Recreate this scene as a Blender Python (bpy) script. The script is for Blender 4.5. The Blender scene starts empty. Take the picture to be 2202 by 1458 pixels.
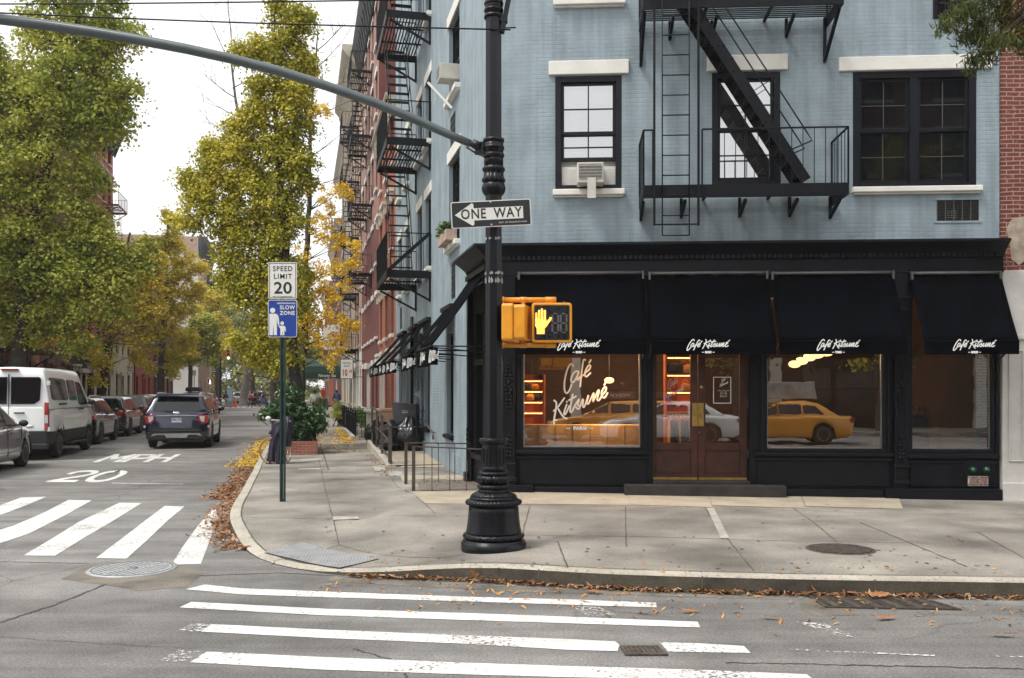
import bpy, math, random
import numpy as np
from mathutils import Matrix, Vector
R = math.radians
random.seed(7)
rng = np.random.default_rng(7)
scene = bpy.context.scene
COL = scene.collection
EYE = 1.9
FPX, CX, HY = 2000.0, 1101.0, 838.0
cam_d = bpy.data.cameras.new('camera')
cam = bpy.data.objects.new('camera', cam_d)
COL.objects.link(cam)
cam.location = (0, 0, EYE)
cam.rotation_euler = (R(90), 0, 0)
cam_d.sensor_width = 36.0
cam_d.lens = FPX / 2202 * 36
cam_d.shift_y = (HY - 729) / 2202
cam_d.clip_start = 0.05
cam_d.clip_end = 2000
scene.camera = cam
SUN_EL, SUN_AZ = 60, 238      # azimuth: compass style, light comes from behind the camera, left
world = bpy.data.worlds.new('World')
scene.world = world
world.use_nodes = True
wn = world.node_tree
for n in list(wn.nodes): wn.nodes.remove(n)
wo = wn.nodes.new('ShaderNodeOutputWorld')
wb = wn.nodes.new('ShaderNodeBackground')
ws = wn.nodes.new('ShaderNodeTexSky')
ws.sky_type = 'NISHITA'
ws.sun_disc = False
ws.sun_elevation = R(SUN_EL)
ws.sun_rotation = R(SUN_AZ)
ws.air_density = 1.0
ws.dust_density = 6.0
whs = wn.nodes.new('ShaderNodeHueSaturation')   # overcast: the cloud deck takes the blue out
whs.inputs['Saturation'].default_value = 0.08
wmx = wn.nodes.new('ShaderNodeMixRGB')
wmx.inputs[0].default_value = 0.7
wmx.inputs[2].default_value = (8.2, 8.35, 8.5, 1)
wn.links.new(ws.outputs[0], whs.inputs['Color'])
wn.links.new(whs.outputs[0], wmx.inputs[1])
wn.links.new(wmx.outputs[0], wb.inputs['Color'])
wb.inputs['Strength'].default_value = 0.15
wn.links.new(wb.outputs[0], wo.inputs['Surface'])
sun_d = bpy.data.lights.new('sun', 'SUN')
sun_d.energy = 1.9
sun_d.angle = R(14)
sun_d.color = (1.0, 0.95, 0.88)
sun = bpy.data.objects.new('sun', sun_d)
COL.objects.link(sun)
az = R(SUN_AZ)
sdir = Vector((math.sin(az) * math.cos(R(SUN_EL)), math.cos(az) * math.cos(R(SUN_EL)), math.sin(R(SUN_EL))))
sun.rotation_euler = sdir.to_track_quat('Z', 'Y').to_euler()
sun.location = (0, 0, 60)
scene.view_settings.view_transform = 'Standard'
scene.view_settings.look = 'None'
scene.view_settings.exposure = 0.38
scene.view_settings.gamma = 1.0
scene.render.engine = 'CYCLES'
scene.cycles.use_denoising = True
scene.cycles.max_bounces = 8
scene.cycles.diffuse_bounces = 3
scene.cycles.glossy_bounces = 3
scene.cycles.transmission_bounces = 4
scene.cycles.transparent_max_bounces = 10
scene.cycles.caustics_reflective = False
scene.cycles.caustics_refractive = False
W = {}
def tag(o, label=None, cat=None, group=None, kind=None):
    if label: o['label'] = label
    if cat: o['category'] = cat
    if group: o['group'] = group
    if kind: o['kind'] = kind
    return o
def place(o, parent, M):
    COL.objects.link(o)
    W[o.name] = M.copy()
    if parent is not None:
        o.parent = parent
        o.matrix_basis = W[parent.name].inverted() @ M
    else:
        o.matrix_basis = M
    return o
def frame(x, y, z=0.0, th=0.0):
    return Matrix.Translation((x, y, z)) @ Matrix.Rotation(th, 4, 'Z')
def thing(name, label, cat, M=None, group=None, kind=None, parent=None):
    o = bpy.data.objects.new(name, None)
    o.empty_display_size = 0.2
    place(o, parent, M or Matrix())
    return tag(o, label, cat, group, kind)
def copy_tree(o, M, label=None, parent=None, cat=None):
    """a thing with copies of its parts and sub-parts"""
    c = o.copy()
    COL.objects.link(c)
    if parent is None:
        c.matrix_basis = M
        W[c.name] = M.copy()
        if label: c['label'] = label
    else:
        c.parent = parent
        W[c.name] = W[parent.name] @ c.matrix_basis
    for ch in [k for k in o.children]:
        copy_tree(ch, None, parent=c)
    return c
def ST(s, t):
    """side street coordinates: s metres up the street from the corner, t metres right of the right-hand building line"""
    return (AX + DX * s + DY * t, AY + DY * s - DX * t)
def G(px, py, z=0.0):
    Y = (EYE - z) * FPX / (py - HY)
    return ((px - CX) * Y / FPX, Y)
def PZ(py, Y): return EYE + (HY - py) * Y / FPX
def PX(px, Y): return (px - CX) * Y / FPX
AX, AY = -0.34, 15.85                       # the corner of the blue building
_n = math.hypot(451, 2000)
DX, DY = -451 / _n, 2000 / _n                # side street direction
TH_F = R(-3.7)                                # front facade
TH_S = math.atan2(-DY, -DX)                  # right-hand buildings' fronts on the side street (x towards the camera)
TH_L = math.atan2(DY, DX)                    # left-hand buildings' fronts
FRONT = frame(AX, AY, 0, TH_F)
SIDE = frame(AX, AY, 0, TH_S)
STREET_TH = math.atan2(DY, DX) - math.pi / 2   # y axis up the street
def on_plane(M, px, py, v=0.0):
    """photo pixel -> (x, z) on a wall plane whose frame is M, v metres proud of it"""
    o = M.translation; nx = M.col[0].to_3d(); ny = M.col[1].to_3d()
    D = Vector(((px - CX) / FPX, 1, (HY - py) / FPX)); C = Vector((0, 0, EYE))
    t = ((o - C).dot(ny) - v) / D.dot(ny)
    P = C + D * t
    return (P - o).dot(nx), P.z - o.z
class MB:
    def __init__(self):
        self.v = []; self.f = []; self.m = []; self.mats = []; self.sm = []
    def mi(self, mat):
        if mat not in self.mats: self.mats.append(mat)
        return self.mats.index(mat)
    def add(self, verts, faces, mat, smooth=False, M=None):
        b = len(self.v)
        if M is not None: verts = [M @ Vector(p) for p in verts]
        self.v.extend(tuple(p) for p in verts)
        k = self.mi(mat)
        for f in faces:
            self.f.append(tuple(i + b for i in f)); self.m.append(k); self.sm.append(smooth)
        return self
    def box(self, x0, x1, y0, y1, z0, z1, mat, M=None):
        v = [(x, y, z) for z in (z0, z1) for y in (y0, y1) for x in (x0, x1)]
        f = [(0, 2, 3, 1), (4, 5, 7, 6), (0, 1, 5, 4), (2, 6, 7, 3), (0, 4, 6, 2), (1, 3, 7, 5)]
        return self.add(v, f, mat, M=M)
    def quad(self, a, b, c, d, mat): return self.add([a, b, c, d], [(0, 1, 2, 3)], mat)
    def bar(self, p, q, w, h, mat, up=(0, 0, 1)):
        p = Vector(p); q = Vector(q); d = (q - p).normalized(); up = Vector(up)
        s = d.cross(up)
        if s.length < 1e-4: s = d.cross(Vector((1, 0, 0)))
        s.normalize(); u = s.cross(d)
        v = []
        for c in (p, q):
            for a, b in ((-1, -1), (1, -1), (1, 1), (-1, 1)):
                v.append(c + s * a * w / 2 + u * b * h / 2)
        return self.add(v, [(0, 3, 2, 1), (4, 5, 6, 7), (0, 1, 5, 4), (1, 2, 6, 5), (2, 3, 7, 6), (3, 0, 4, 7)], mat)
    def tube(self, pts, r, mat, n=8, caps=True, flat=1.0):
        pts = [Vector(p) for p in pts]
        rs = r if isinstance(r, (list, tuple)) else [r] * len(pts)
        v = []; prev = None
        for i, p in enumerate(pts):
            d = (pts[min(i + 1, len(pts) - 1)] - pts[max(i - 1, 0)]).normalized()
            if prev is None:
                a = Vector((0, 0, 1)) if abs(d.z) < .9 else Vector((1, 0, 0))
                s = d.cross(a).normalized()
            else:
                s = (prev - d * prev.dot(d)).normalized()
            prev = s; u = d.cross(s)
            for k in range(n):
                t = 2 * math.pi * k / n
                v.append(p + (s * math.cos(t) + u * math.sin(t) * flat) * rs[i])
        f = []
        for i in range(len(pts) - 1):
            for k in range(n):
                a = i * n + k; b = i * n + (k + 1) % n
                f.append((a, b, b + n, a + n))
        if caps:
            f.append(tuple(range(n - 1, -1, -1))); f.append(tuple((len(pts) - 1) * n + k for k in range(n)))
        return self.add(v, f, mat, smooth=n > 5)
    def lathe(self, prof, mat, n=24, c=(0, 0, 0), smooth=True, rot=0.0, M=None, mod=None):
        v = []
        for j, (r, z) in enumerate(prof):
            for k in range(n):
                t = 2 * math.pi * k / n + rot
                rr = r * (mod(t, j, z) if mod else 1)
                v.append((c[0] + rr * math.cos(t), c[1] + rr * math.sin(t), c[2] + z))
        f = []
        for i in range(len(prof) - 1):
            for k in range(n):
                a = i * n + k; b = i * n + (k + 1) % n
                f.append((a, b, b + n, a + n))
        f.append(tuple(range(n - 1, -1, -1))); f.append(tuple((len(prof) - 1) * n + k for k in range(n)))
        return self.add(v, f, mat, smooth=smooth, M=M)
    def prism(self, poly, d0, d1, mat, axis='y', M=None):
        """2-D polygon (x,z) pushed along y (or (x,y) along z, or (y,z) along x)"""
        n = len(poly)
        def P(a, b, d): return (a, d, b) if axis == 'y' else ((a, b, d) if axis == 'z' else (d, a, b))
        v = [P(a, b, d0) for a, b in poly] + [P(a, b, d1) for a, b in poly]
        f = [tuple(range(n)), tuple(range(2 * n - 1, n - 1, -1))]
        for i in range(n):
            j = (i + 1) % n
            f.append((i, i + n, j + n, j))
        return self.add(v, f, mat, M=M)
    def ball(self, c, r, mat, n=12, m=8, M=None):
        r = r if isinstance(r, (tuple, list)) else (r, r, r)
        v = []; f = []
        for i in range(1, m):
            ph = math.pi * i / m
            for k in range(n):
                t = 2 * math.pi * k / n
                v.append((c[0] + r[0] * math.sin(ph) * math.cos(t), c[1] + r[1] * math.sin(ph) * math.sin(t), c[2] + r[2] * math.cos(ph)))
        top = len(v); v.append((c[0], c[1], c[2] + r[2])); v.append((c[0], c[1], c[2] - r[2]))
        for i in range(m - 2):
            for k in range(n):
                a = i * n + k; b = i * n + (k + 1) % n
                f.append((a, a + n, b + n, b))
        for k in range(n):
            f.append((top, k, (k + 1) % n)); b = (m - 2) * n
            f.append((top + 1, b + (k + 1) % n, b + k))
        return self.add(v, f, mat, smooth=True, M=M)
    def wall(self, x0, x1, z0, z1, holes, mat, y=0.0, reveal=0.14, rmat=None):
        """a wall in the xz plane with rectangular openings and reveals going in (+y)"""
        xs = sorted({x0, x1, *[h[0] for h in holes], *[h[1] for h in holes]})
        zs = sorted({z0, z1, *[h[2] for h in holes], *[h[3] for h in holes]})
        xs = [x for x in xs if x0 - 1e-6 <= x <= x1 + 1e-6]; zs = [z for z in zs if z0 - 1e-6 <= z <= z1 + 1e-6]
        nx = len(xs)
        v = [(x, y, z) for z in zs for x in xs]; f = []
        for j in range(len(zs) - 1):
            for i in range(nx - 1):
                cx = (xs[i] + xs[i + 1]) / 2; cz = (zs[j] + zs[j + 1]) / 2
                if any(h[0] < cx < h[1] and h[2] < cz < h[3] for h in holes): continue
                a = j * nx + i
                f.append((a, a + 1, a + nx + 1, a + nx))
        self.add(v, f, mat)
        for a, b, c, d in holes:
            q = [(a, y, c), (b, y, c), (b, y, d), (a, y, d), (a, y + reveal, c), (b, y + reveal, c), (b, y + reveal, d), (a, y + reveal, d)]
            self.add(q, [(0, 1, 5, 4), (1, 2, 6, 5), (2, 3, 7, 6), (3, 0, 4, 7)], rmat or mat)
        return self
    def text(self, s, M, size, mat, align='CENTER', xs=1.0, bold=0.0, depth=0.002, sp=1.0):
        """lettering lying in the local xz plane of M, facing -y"""
        cu = bpy.data.curves.new('t', 'FONT')
        cu.body = s; cu.size = size; cu.align_x = align; cu.align_y = 'CENTER'; cu.space_character = sp
        cu.offset = bold; cu.extrude = depth / 2; cu.resolution_u = 3
        o = bpy.data.objects.new('t', cu)
        COL.objects.link(o)
        me = bpy.data.meshes.new_from_object(o.evaluated_get(bpy.context.evaluated_depsgraph_get()))
        v = [(p.co.x * xs, p.co.y, p.co.z) for p in me.vertices]
        f = [tuple(p.vertices) for p in me.polygons]
        bpy.data.objects.remove(o); bpy.data.curves.remove(cu); bpy.data.meshes.remove(me)
        return self.add(v, f, mat, M=M @ Matrix.Rotation(R(90), 4, 'X'))
    def strokes(self, lines, w, mat, M, depth=0.002):
        """brush strokes: 2-D polylines (x, z) drawn as flat ribbons with round ends"""
        for ln in lines:
            P = [Vector(p) for p in ln]
            if len(P) > 2:
                Q = []
                E = [P[0]] + P + [P[-1]]
                for i in range(1, len(E) - 2):
                    for k in range(5):
                        t = k / 5
                        a, b, c, d = E[i - 1], E[i], E[i + 1], E[i + 2]
                        Q.append(0.5 * ((2 * b) + (c - a) * t + (2 * a - 5 * b + 4 * c - d) * t * t + (3 * b - a - 3 * c + d) * t ** 3))
                Q.append(P[-1]); P = Q
            v = []; f = []
            for i, p in enumerate(P):
                d = P[min(i + 1, len(P) - 1)] - P[max(i - 1, 0)]
                if d.length < 1e-9: d = Vector((1, 0))
                d.normalize(); nn = Vector((-d.y, d.x)) * w / 2
                ext = d * (-w * .3 if i == 0 else (w * .3 if i == len(P) - 1 else 0))
                v.append((p.x + nn.x + ext.x, 0, p.y + nn.y + ext.y)); v.append((p.x - nn.x + ext.x, 0, p.y - nn.y + ext.y))
            for i in range(len(P) - 1):
                a = 2 * i
                f.append((a, a + 1, a + 3, a + 2))
            self.add(v, f, mat, M=M)
        return self
    def mesh(self, name):
        me = bpy.data.meshes.new(name)
        me.from_pydata(self.v, [], self.f)
        for m in self.mats: me.materials.append(m)
        me.polygons.foreach_set('material_index', self.m)
        me.polygons.foreach_set('use_smooth', self.sm)
        me.update()
        return me
    def build(self, name, parent=None, M=None, bevel=0.0, label=None, cat=None, group=None, kind=None, segs=2):
        o = bpy.data.objects.new(name, self.mesh(name))
        if M is None: M = W[parent.name] if parent is not None else Matrix()
        place(o, parent, M)
        if bevel:
            b = o.modifiers.new('bevel', 'BEVEL'); b.width = bevel; b.segments = segs; b.limit_method = 'ANGLE'; b.angle_limit = R(35)
        return tag(o, label, cat, group, kind)
def _new(name):
    m = bpy.data.materials.new(name); m.use_nodes = True
    nt = m.node_tree
    return m, nt, nt.nodes['Principled BSDF'], nt.nodes['Material Output']
def ramp(nt, a, b, p0=0.35, p1=0.65):
    r = nt.nodes.new('ShaderNodeValToRGB')
    r.color_ramp.elements[0].position = p0; r.color_ramp.elements[0].color = (*a, 1)
    r.color_ramp.elements[1].position = p1; r.color_ramp.elements[1].color = (*b, 1)
    return r
def noise(nt, scale, detail=4, vec=None, rough=0.55):
    n = nt.nodes.new('ShaderNodeTexNoise'); n.inputs['Scale'].default_value = scale
    n.inputs['Detail'].default_value = detail; n.inputs['Roughness'].default_value = rough
    if vec: nt.links.new(vec, n.inputs['Vector'])
    return n
def mix(nt, a, b, fac, mode='MIX'):
    m = nt.nodes.new('ShaderNodeMixRGB'); m.blend_type = mode
    for k, x in ((0, fac), (1, a), (2, b)):
        if hasattr(x, 'is_linked') or hasattr(x, 'links'): nt.links.new(x, m.inputs[k])
        elif isinstance(x, (tuple, list)): m.inputs[k].default_value = (*x, 1)
        else: m.inputs[k].default_value = x
    return m.outputs[0]
def mat(name, col, rough=0.6, metal=0.0, var=0.12, scale=6.0, grain=0.0, bump=0.0, bscale=None, spec=0.5, coat=0.0, col2=None, spots=None):
    """plain surface with worn tone variation and fine relief"""
    m, nt, b, out = _new(name)
    tc = nt.nodes.new('ShaderNodeTexCoord')
    n1 = noise(nt, scale, 5, tc.outputs['Object'])
    c2 = col2 or tuple(max(0, c * (1 - var * 1.6)) for c in col)
    c1 = tuple(min(1, c * (1 + var)) for c in col)
    r = ramp(nt, c2, c1, 0.3, 0.7)
    nt.links.new(n1.outputs['Fac'], r.inputs['Fac'])
    last = r.outputs[0]
    if spots:
        n2 = noise(nt, scale * 9, 3, tc.outputs['Object'])
        r2 = ramp(nt, (0, 0, 0), (1, 1, 1), spots[1], spots[1] + .06)
        nt.links.new(n2.outputs['Fac'], r2.inputs['Fac'])
        last = mix(nt, last, spots[0], r2.outputs[0])
    if grain:
        n4 = noise(nt, 55, 4, tc.outputs['Object'], .85); r4 = ramp(nt, (1 - grain,) * 3, (1 + grain,) * 3, .34, .68); nt.links.new(n4.outputs['Fac'], r4.inputs['Fac'])
        last = mix(nt, last, r4.outputs[0], 1.0, 'MULTIPLY')
    nt.links.new(last, b.inputs['Base Color'])
    b.inputs['Roughness'].default_value = rough; b.inputs['Metallic'].default_value = metal
    b.inputs['Specular IOR Level'].default_value = spec; b.inputs['Coat Weight'].default_value = coat
    b.inputs['Coat Roughness'].default_value = 0.05
    if rough > 0.12 and metal < .9:
        rr = nt.nodes.new('ShaderNodeMapRange'); rr.inputs[3].default_value = rough * .85; rr.inputs[4].default_value = min(1, rough * 1.15)
        nt.links.new(n1.outputs['Fac'], rr.inputs[0]); nt.links.new(rr.outputs[0], b.inputs['Roughness'])
    if bump:
        n3 = noise(nt, bscale or scale * 8, 4, tc.outputs['Object'])
        bp = nt.nodes.new('ShaderNodeBump'); bp.inputs['Strength'].default_value = bump; bp.inputs['Distance'].default_value = 0.01
        nt.links.new(n3.outputs['Fac'], bp.inputs['Height']); nt.links.new(bp.outputs[0], b.inputs['Normal'])
    return m
def brick(name, c1, c2, mortar, painted=False, bw=0.215, bh=0.072, bump=0.5, patch=None, rough=0.8, streak=0.0):
    m, nt, b, out = _new(name)
    tc = nt.nodes.new('ShaderNodeTexCoord')
    sx = nt.nodes.new('ShaderNodeSeparateXYZ'); nt.links.new(tc.outputs['Object'], sx.inputs[0])
    ad = nt.nodes.new('ShaderNodeMath'); ad.operation = 'ADD'
    nt.links.new(sx.outputs[0], ad.inputs[0]); nt.links.new(sx.outputs[1], ad.inputs[1])
    wob = noise(nt, 1.3, 3, tc.outputs['Object'])
    wz = nt.nodes.new('ShaderNodeMath'); wz.operation = 'MULTIPLY_ADD'; wz.inputs[1].default_value = 0.05
    nt.links.new(wob.outputs['Fac'], wz.inputs[0]); nt.links.new(sx.outputs[2], wz.inputs[2])
    cb = nt.nodes.new('ShaderNodeCombineXYZ'); nt.links.new(ad.outputs[0], cb.inputs[0]); nt.links.new(wz.outputs[0], cb.inputs[1])
    t = nt.nodes.new('ShaderNodeTexBrick')
    nt.links.new(cb.outputs[0], t.inputs['Vector'])
    t.inputs['Scale'].default_value = 1.0; t.inputs['Brick Width'].default_value = bw; t.inputs['Row Height'].default_value = bh
    t.inputs['Mortar Size'].default_value = 0.009; t.inputs['Mortar Smooth'].default_value = 0.4; t.inputs['Bias'].default_value = -0.1
    t.inputs['Color1'].default_value = (*c1, 1); t.inputs['Color2'].default_value = (*c2, 1); t.inputs['Mortar'].default_value = (*mortar, 1)
    n1 = noise(nt, 2.2, 5, tc.outputs['Object']); n2 = noise(nt, 14, 4, tc.outputs['Object'])
    r = ramp(nt, (.78, .78, .78), (1.12, 1.12, 1.12), .3, .7); nt.links.new(n1.outputs['Fac'], r.inputs['Fac'])
    last = mix(nt, t.outputs['Color'], r.outputs[0], 0.75, 'MULTIPLY')
    if streak:
        mp = nt.nodes.new('ShaderNodeMapping'); mp.inputs['Scale'].default_value = (5, 5, .35); nt.links.new(tc.outputs['Object'], mp.inputs[0])
        n6 = noise(nt, 1.0, 5, mp.outputs[0]); r6 = ramp(nt, (1 - streak,) * 3, (1 + streak * .3,) * 3, .36, .60); nt.links.new(n6.outputs['Fac'], r6.inputs['Fac'])
        last = mix(nt, last, r6.outputs[0], 1.0, 'MULTIPLY')
    if patch:
        r2 = ramp(nt, (0, 0, 0), (1, 1, 1), patch[1], patch[1] + .05); nt.links.new(n2.outputs['Fac'], r2.inputs['Fac'])
        last = mix(nt, last, patch[0], r2.outputs[0])
    nt.links.new(last, b.inputs['Base Color'])
    b.inputs['Roughness'].default_value = rough
    hgt = t.outputs['Fac']
    inv = nt.nodes.new('ShaderNodeMath'); inv.operation = 'SUBTRACT'; inv.inputs[0].default_value = 1.0; nt.links.new(hgt, inv.inputs[1])
    if painted:      # thick paint fills the joints in places
        n4 = noise(nt, 0.9, 4, tc.outputs['Object']); r4 = ramp(nt, (.02,) * 3, (1, 1, 1), .42, .60)
        nt.links.new(n4.outputs['Fac'], r4.inputs['Fac'])
        mu = nt.nodes.new('ShaderNodeMath'); mu.operation = 'MULTIPLY'; nt.links.new(inv.outputs[0], mu.inputs[0]); nt.links.new(r4.outputs[0], mu.inputs[1]); inv = mu
    n3 = noise(nt, 22, 5, tc.outputs['Object'])
    a2 = nt.nodes.new('ShaderNodeMath'); a2.operation = 'MULTIPLY_ADD'; a2.inputs[1].default_value = 0.5
    nt.links.new(n3.outputs['Fac'], a2.inputs[0]); nt.links.new(inv.outputs[0], a2.inputs[2])
    bp = nt.nodes.new('ShaderNodeBump'); bp.inputs['Strength'].default_value = bump; bp.inputs['Distance'].default_value = 0.012
    nt.links.new(a2.outputs[0], bp.inputs['Height']); nt.links.new(bp.outputs[0], b.inputs['Normal'])
    return m
def glass(name, base=0.06, k=0.9, tint=(1, 1, 1), rough=0.0, wav=0.0):
    """thin pane: see-through with a mirror layer that grows towards grazing"""
    m, nt, b, out = _new(name)
    nt.nodes.remove(b)
    tr = nt.nodes.new('ShaderNodeBsdfTransparent'); tr.inputs[0].default_value = (*tint, 1)
    gl = nt.nodes.new('ShaderNodeBsdfGlossy'); gl.inputs['Roughness'].default_value = rough
    fr = nt.nodes.new('ShaderNodeFresnel'); fr.inputs['IOR'].default_value = 1.5
    ma = nt.nodes.new('ShaderNodeMath'); ma.operation = 'MULTIPLY_ADD'; ma.inputs[1].default_value = k; ma.inputs[2].default_value = base; ma.use_clamp = True
    nt.links.new(fr.outputs[0], ma.inputs[0])
    if wav:
        tc = nt.nodes.new('ShaderNodeTexCoord'); nz = noise(nt, 2.2, 2, tc.outputs['Object']); bp = nt.nodes.new('ShaderNodeBump'); bp.inputs['Strength'].default_value = wav; bp.inputs['Distance'].default_value = .01
        nt.links.new(nz.outputs['Fac'], bp.inputs['Height']); nt.links.new(bp.outputs[0], gl.inputs['Normal'])
    mx = nt.nodes.new('ShaderNodeMixShader')
    nt.links.new(ma.outputs[0], mx.inputs[0]); nt.links.new(tr.outputs[0], mx.inputs[1]); nt.links.new(gl.outputs[0], mx.inputs[2])
    nt.links.new(mx.outputs[0], out.inputs['Surface'])
    return m
def emit(name, col, strength):
    m, nt, b, out = _new(name)
    b.inputs['Base Color'].default_value = (*col, 1)
    b.inputs['Emission Color'].default_value = (*col, 1); b.inputs['Emission Strength'].default_value = strength
    return m
def leafmat(name, stops, rough=0.55, trans=0.35, nscale=0.8):
    """leaf colour differs leaf by leaf and in drifts through the crown"""
    m, nt, b, out = _new(name)
    g = nt.nodes.new('ShaderNodeNewGeometry'); tc = nt.nodes.new('ShaderNodeTexCoord')
    n1 = noise(nt, nscale, 3, tc.outputs['Object'])
    ma = nt.nodes.new('ShaderNodeMath'); ma.operation = 'MULTIPLY_ADD'; ma.inputs[1].default_value = 0.55
    nt.links.new(g.outputs['Random Per Island'], ma.inputs[0])
    sc = nt.nodes.new('ShaderNodeMapRange'); sc.inputs[1].default_value = .3; sc.inputs[2].default_value = .7
    sc.inputs[3].default_value = 0; sc.inputs[4].default_value = .45
    nt.links.new(n1.outputs['Fac'], sc.inputs[0]); nt.links.new(sc.outputs[0], ma.inputs[2])
    r = nt.nodes.new('ShaderNodeValToRGB'); nt.links.new(ma.outputs[0], r.inputs['Fac'])
    cr = r.color_ramp
    while len(cr.elements) < len(stops): cr.elements.new(0.5)
    for e, (p, c) in zip(cr.elements, stops): e.position = p; e.color = (*c, 1)
    nt.links.new(r.outputs[0], b.inputs['Base Color']); b.inputs['Roughness'].default_value = rough
    b.inputs['Specular IOR Level'].default_value = 0.3
    tl = nt.nodes.new('ShaderNodeBsdfTranslucent'); nt.links.new(r.outputs[0], tl.inputs[0])
    mx = nt.nodes.new('ShaderNodeMixShader'); mx.inputs[0].default_value = trans
    nt.links.new(b.outputs[0], mx.inputs[1]); nt.links.new(tl.outputs[0], mx.inputs[2]); nt.links.new(mx.outputs[0], out.inputs['Surface'])
    return m
def asphalt(name, c, patchy=0.25, seed=0.0):
    m, nt, b, out = _new(name)
    tc = nt.nodes.new('ShaderNodeTexCoord')
    n1 = noise(nt, 0.25, 6, tc.outputs['Object'], .6); n2 = noise(nt, 2.3, 5, tc.outputs['Object'], .65); n3 = noise(nt, 48, 4, tc.outputs['Object'], .85)
    r1 = ramp(nt, tuple(x * (1 - patchy * 1.3) for x in c), tuple(x * (1 + patchy * .7) for x in c), .38, .62); nt.links.new(n1.outputs['Fac'], r1.inputs['Fac'])
    r2 = ramp(nt, (.84, .84, .84), (1.1, 1.1, 1.09), .35, .65); nt.links.new(n2.outputs['Fac'], r2.inputs['Fac'])
    l = mix(nt, r1.outputs[0], r2.outputs[0], .9, 'MULTIPLY')
    r3 = ramp(nt, (.42, .42, .42), (1.8, 1.79, 1.74), .34, .70); nt.links.new(n3.outputs['Fac'], r3.inputs['Fac'])
    l = mix(nt, l, r3.outputs[0], .8, 'MULTIPLY')
    mp = nt.nodes.new('ShaderNodeMapping'); mp.inputs['Scale'].default_value = (.12, 2.4, 1); nt.links.new(tc.outputs['Object'], mp.inputs[0])
    n5 = noise(nt, 1.0, 4, mp.outputs[0]); r5 = ramp(nt, (.74, .74, .74), (1.1, 1.1, 1.1), .4, .6); nt.links.new(n5.outputs['Fac'], r5.inputs['Fac'])
    l = mix(nt, l, r5.outputs[0], .8, 'MULTIPLY')
    v = nt.nodes.new('ShaderNodeTexVoronoi'); v.feature = 'DISTANCE_TO_EDGE'; v.inputs['Scale'].default_value = .45
    wv = noise(nt, 1.6, 4, tc.outputs['Object']); wm = mix(nt, tc.outputs['Object'], wv.outputs['Color'], .22); nt.links.new(wm, v.inputs['Vector'])
    r6 = ramp(nt, (.55, .55, .55), (1, 1, 1), .0, .006); nt.links.new(v.outputs['Distance'], r6.inputs['Fac'])
    n6 = noise(nt, .35, 2, tc.outputs['Object']); r7 = ramp(nt, (0, 0, 0), (1, 1, 1), .5, .6); nt.links.new(n6.outputs['Fac'], r7.inputs['Fac'])
    cr = mix(nt, (1, 1, 1), r6.outputs[0], r7.outputs[0])
    l = mix(nt, l, cr, 1.0, 'MULTIPLY')
    nt.links.new(l, b.inputs['Base Color']); b.inputs['Roughness'].default_value = .85
    b.inputs['Specular IOR Level'].default_value = .3
    bp = nt.nodes.new('ShaderNodeBump'); bp.inputs['Strength'].default_value = .35; bp.inputs['Distance'].default_value = .006
    nt.links.new(n3.outputs['Fac'], bp.inputs['Height']); nt.links.new(bp.outputs[0], b.inputs['Normal'])
    return m
def paintmat(name, c, wear=0.36):
    """road paint that has lost chips: worn through to the asphalt by noise"""
    m, nt, b, out = _new(name)
    tc = nt.nodes.new('ShaderNodeTexCoord')
    n1 = noise(nt, 30, 5, tc.outputs['Object'], .7); n2 = noise(nt, 1.2, 4, tc.outputs['Object'])
    ad = nt.nodes.new('ShaderNodeMath'); ad.operation = 'MULTIPLY_ADD'; ad.inputs[1].default_value = .45
    nt.links.new(n2.outputs['Fac'], ad.inputs[0]); nt.links.new(n1.outputs['Fac'], ad.inputs[2])
    r = ramp(nt, (0, 0, 0), (1, 1, 1), wear + .18, wear + .24); nt.links.new(ad.outputs[0], r.inputs['Fac'])
    r2 = ramp(nt, tuple(x * .66 for x in c), c, .34, .62); n8 = noise(nt, 3.5, 6, tc.outputs['Object'], .7); nt.links.new(n8.outputs['Fac'], r2.inputs['Fac'])
    nt.links.new(r2.outputs[0], b.inputs['Base Color']); b.inputs['Roughness'].default_value = .7
    tr = nt.nodes.new('ShaderNodeBsdfTransparent')
    mx = nt.nodes.new('ShaderNodeMixShader'); nt.links.new(r.outputs[0], mx.inputs[0]); nt.links.new(tr.outputs[0], mx.inputs[1]); nt.links.new(b.outputs[0], mx.inputs[2])
    nt.links.new(mx.outputs[0], out.inputs['Surface'])
    return m
BLUE = brick('blue_painted_brick', (.298, .370, .412), (.288, .360, .402), (.268, .337, .379), painted=True, bump=.42, rough=.62, streak=.2)
WHITE_STONE = mat('white_painted_stone', (.78, .76, .70), .6, var=.06, scale=3, bump=.3)
NAVY = mat('dark_paint', (.0058, .0068, .0105), .5, spec=.2, var=.25, scale=2.5, bump=.12, bscale=30)
NAVY2 = mat('dark_trim_paint', (.0075, .009, .0145), .42, spec=.24, var=.2, scale=4, bump=.1)
IRON = mat('black_iron', (.004, .005, .008), .5, spec=.22, var=.3, scale=9, bump=.25, bscale=60)
CAST = mat('black_cast_iron', (.004, .005, .008), .34, spec=.32, var=.25, scale=7, bump=.35, bscale=24)
AWN = mat('navy_canvas', (.0022, .0028, .0045), .9, var=.3, scale=2, bump=1.0, bscale=5, spec=.03)
WHITE = mat('white_lettering', (.85, .85, .83), .5, var=.02)
STEEL = mat('galvanised_steel', (.42, .43, .43), .4, metal=.8, var=.15, scale=12)
ARMG = mat('grey_painted_arm', (.085, .105, .11), .32, var=.1, scale=4)
GREENP = mat('dark_green_post_paint', (.012, .035, .032), .45, var=.2, scale=10)
GLASSDK = mat('dark_window_glass', (.008, .010, .012), .03, var=.3, scale=1.2, spec=.45)
GLASS = glass('clear_pane', .55, 1.1)
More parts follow.
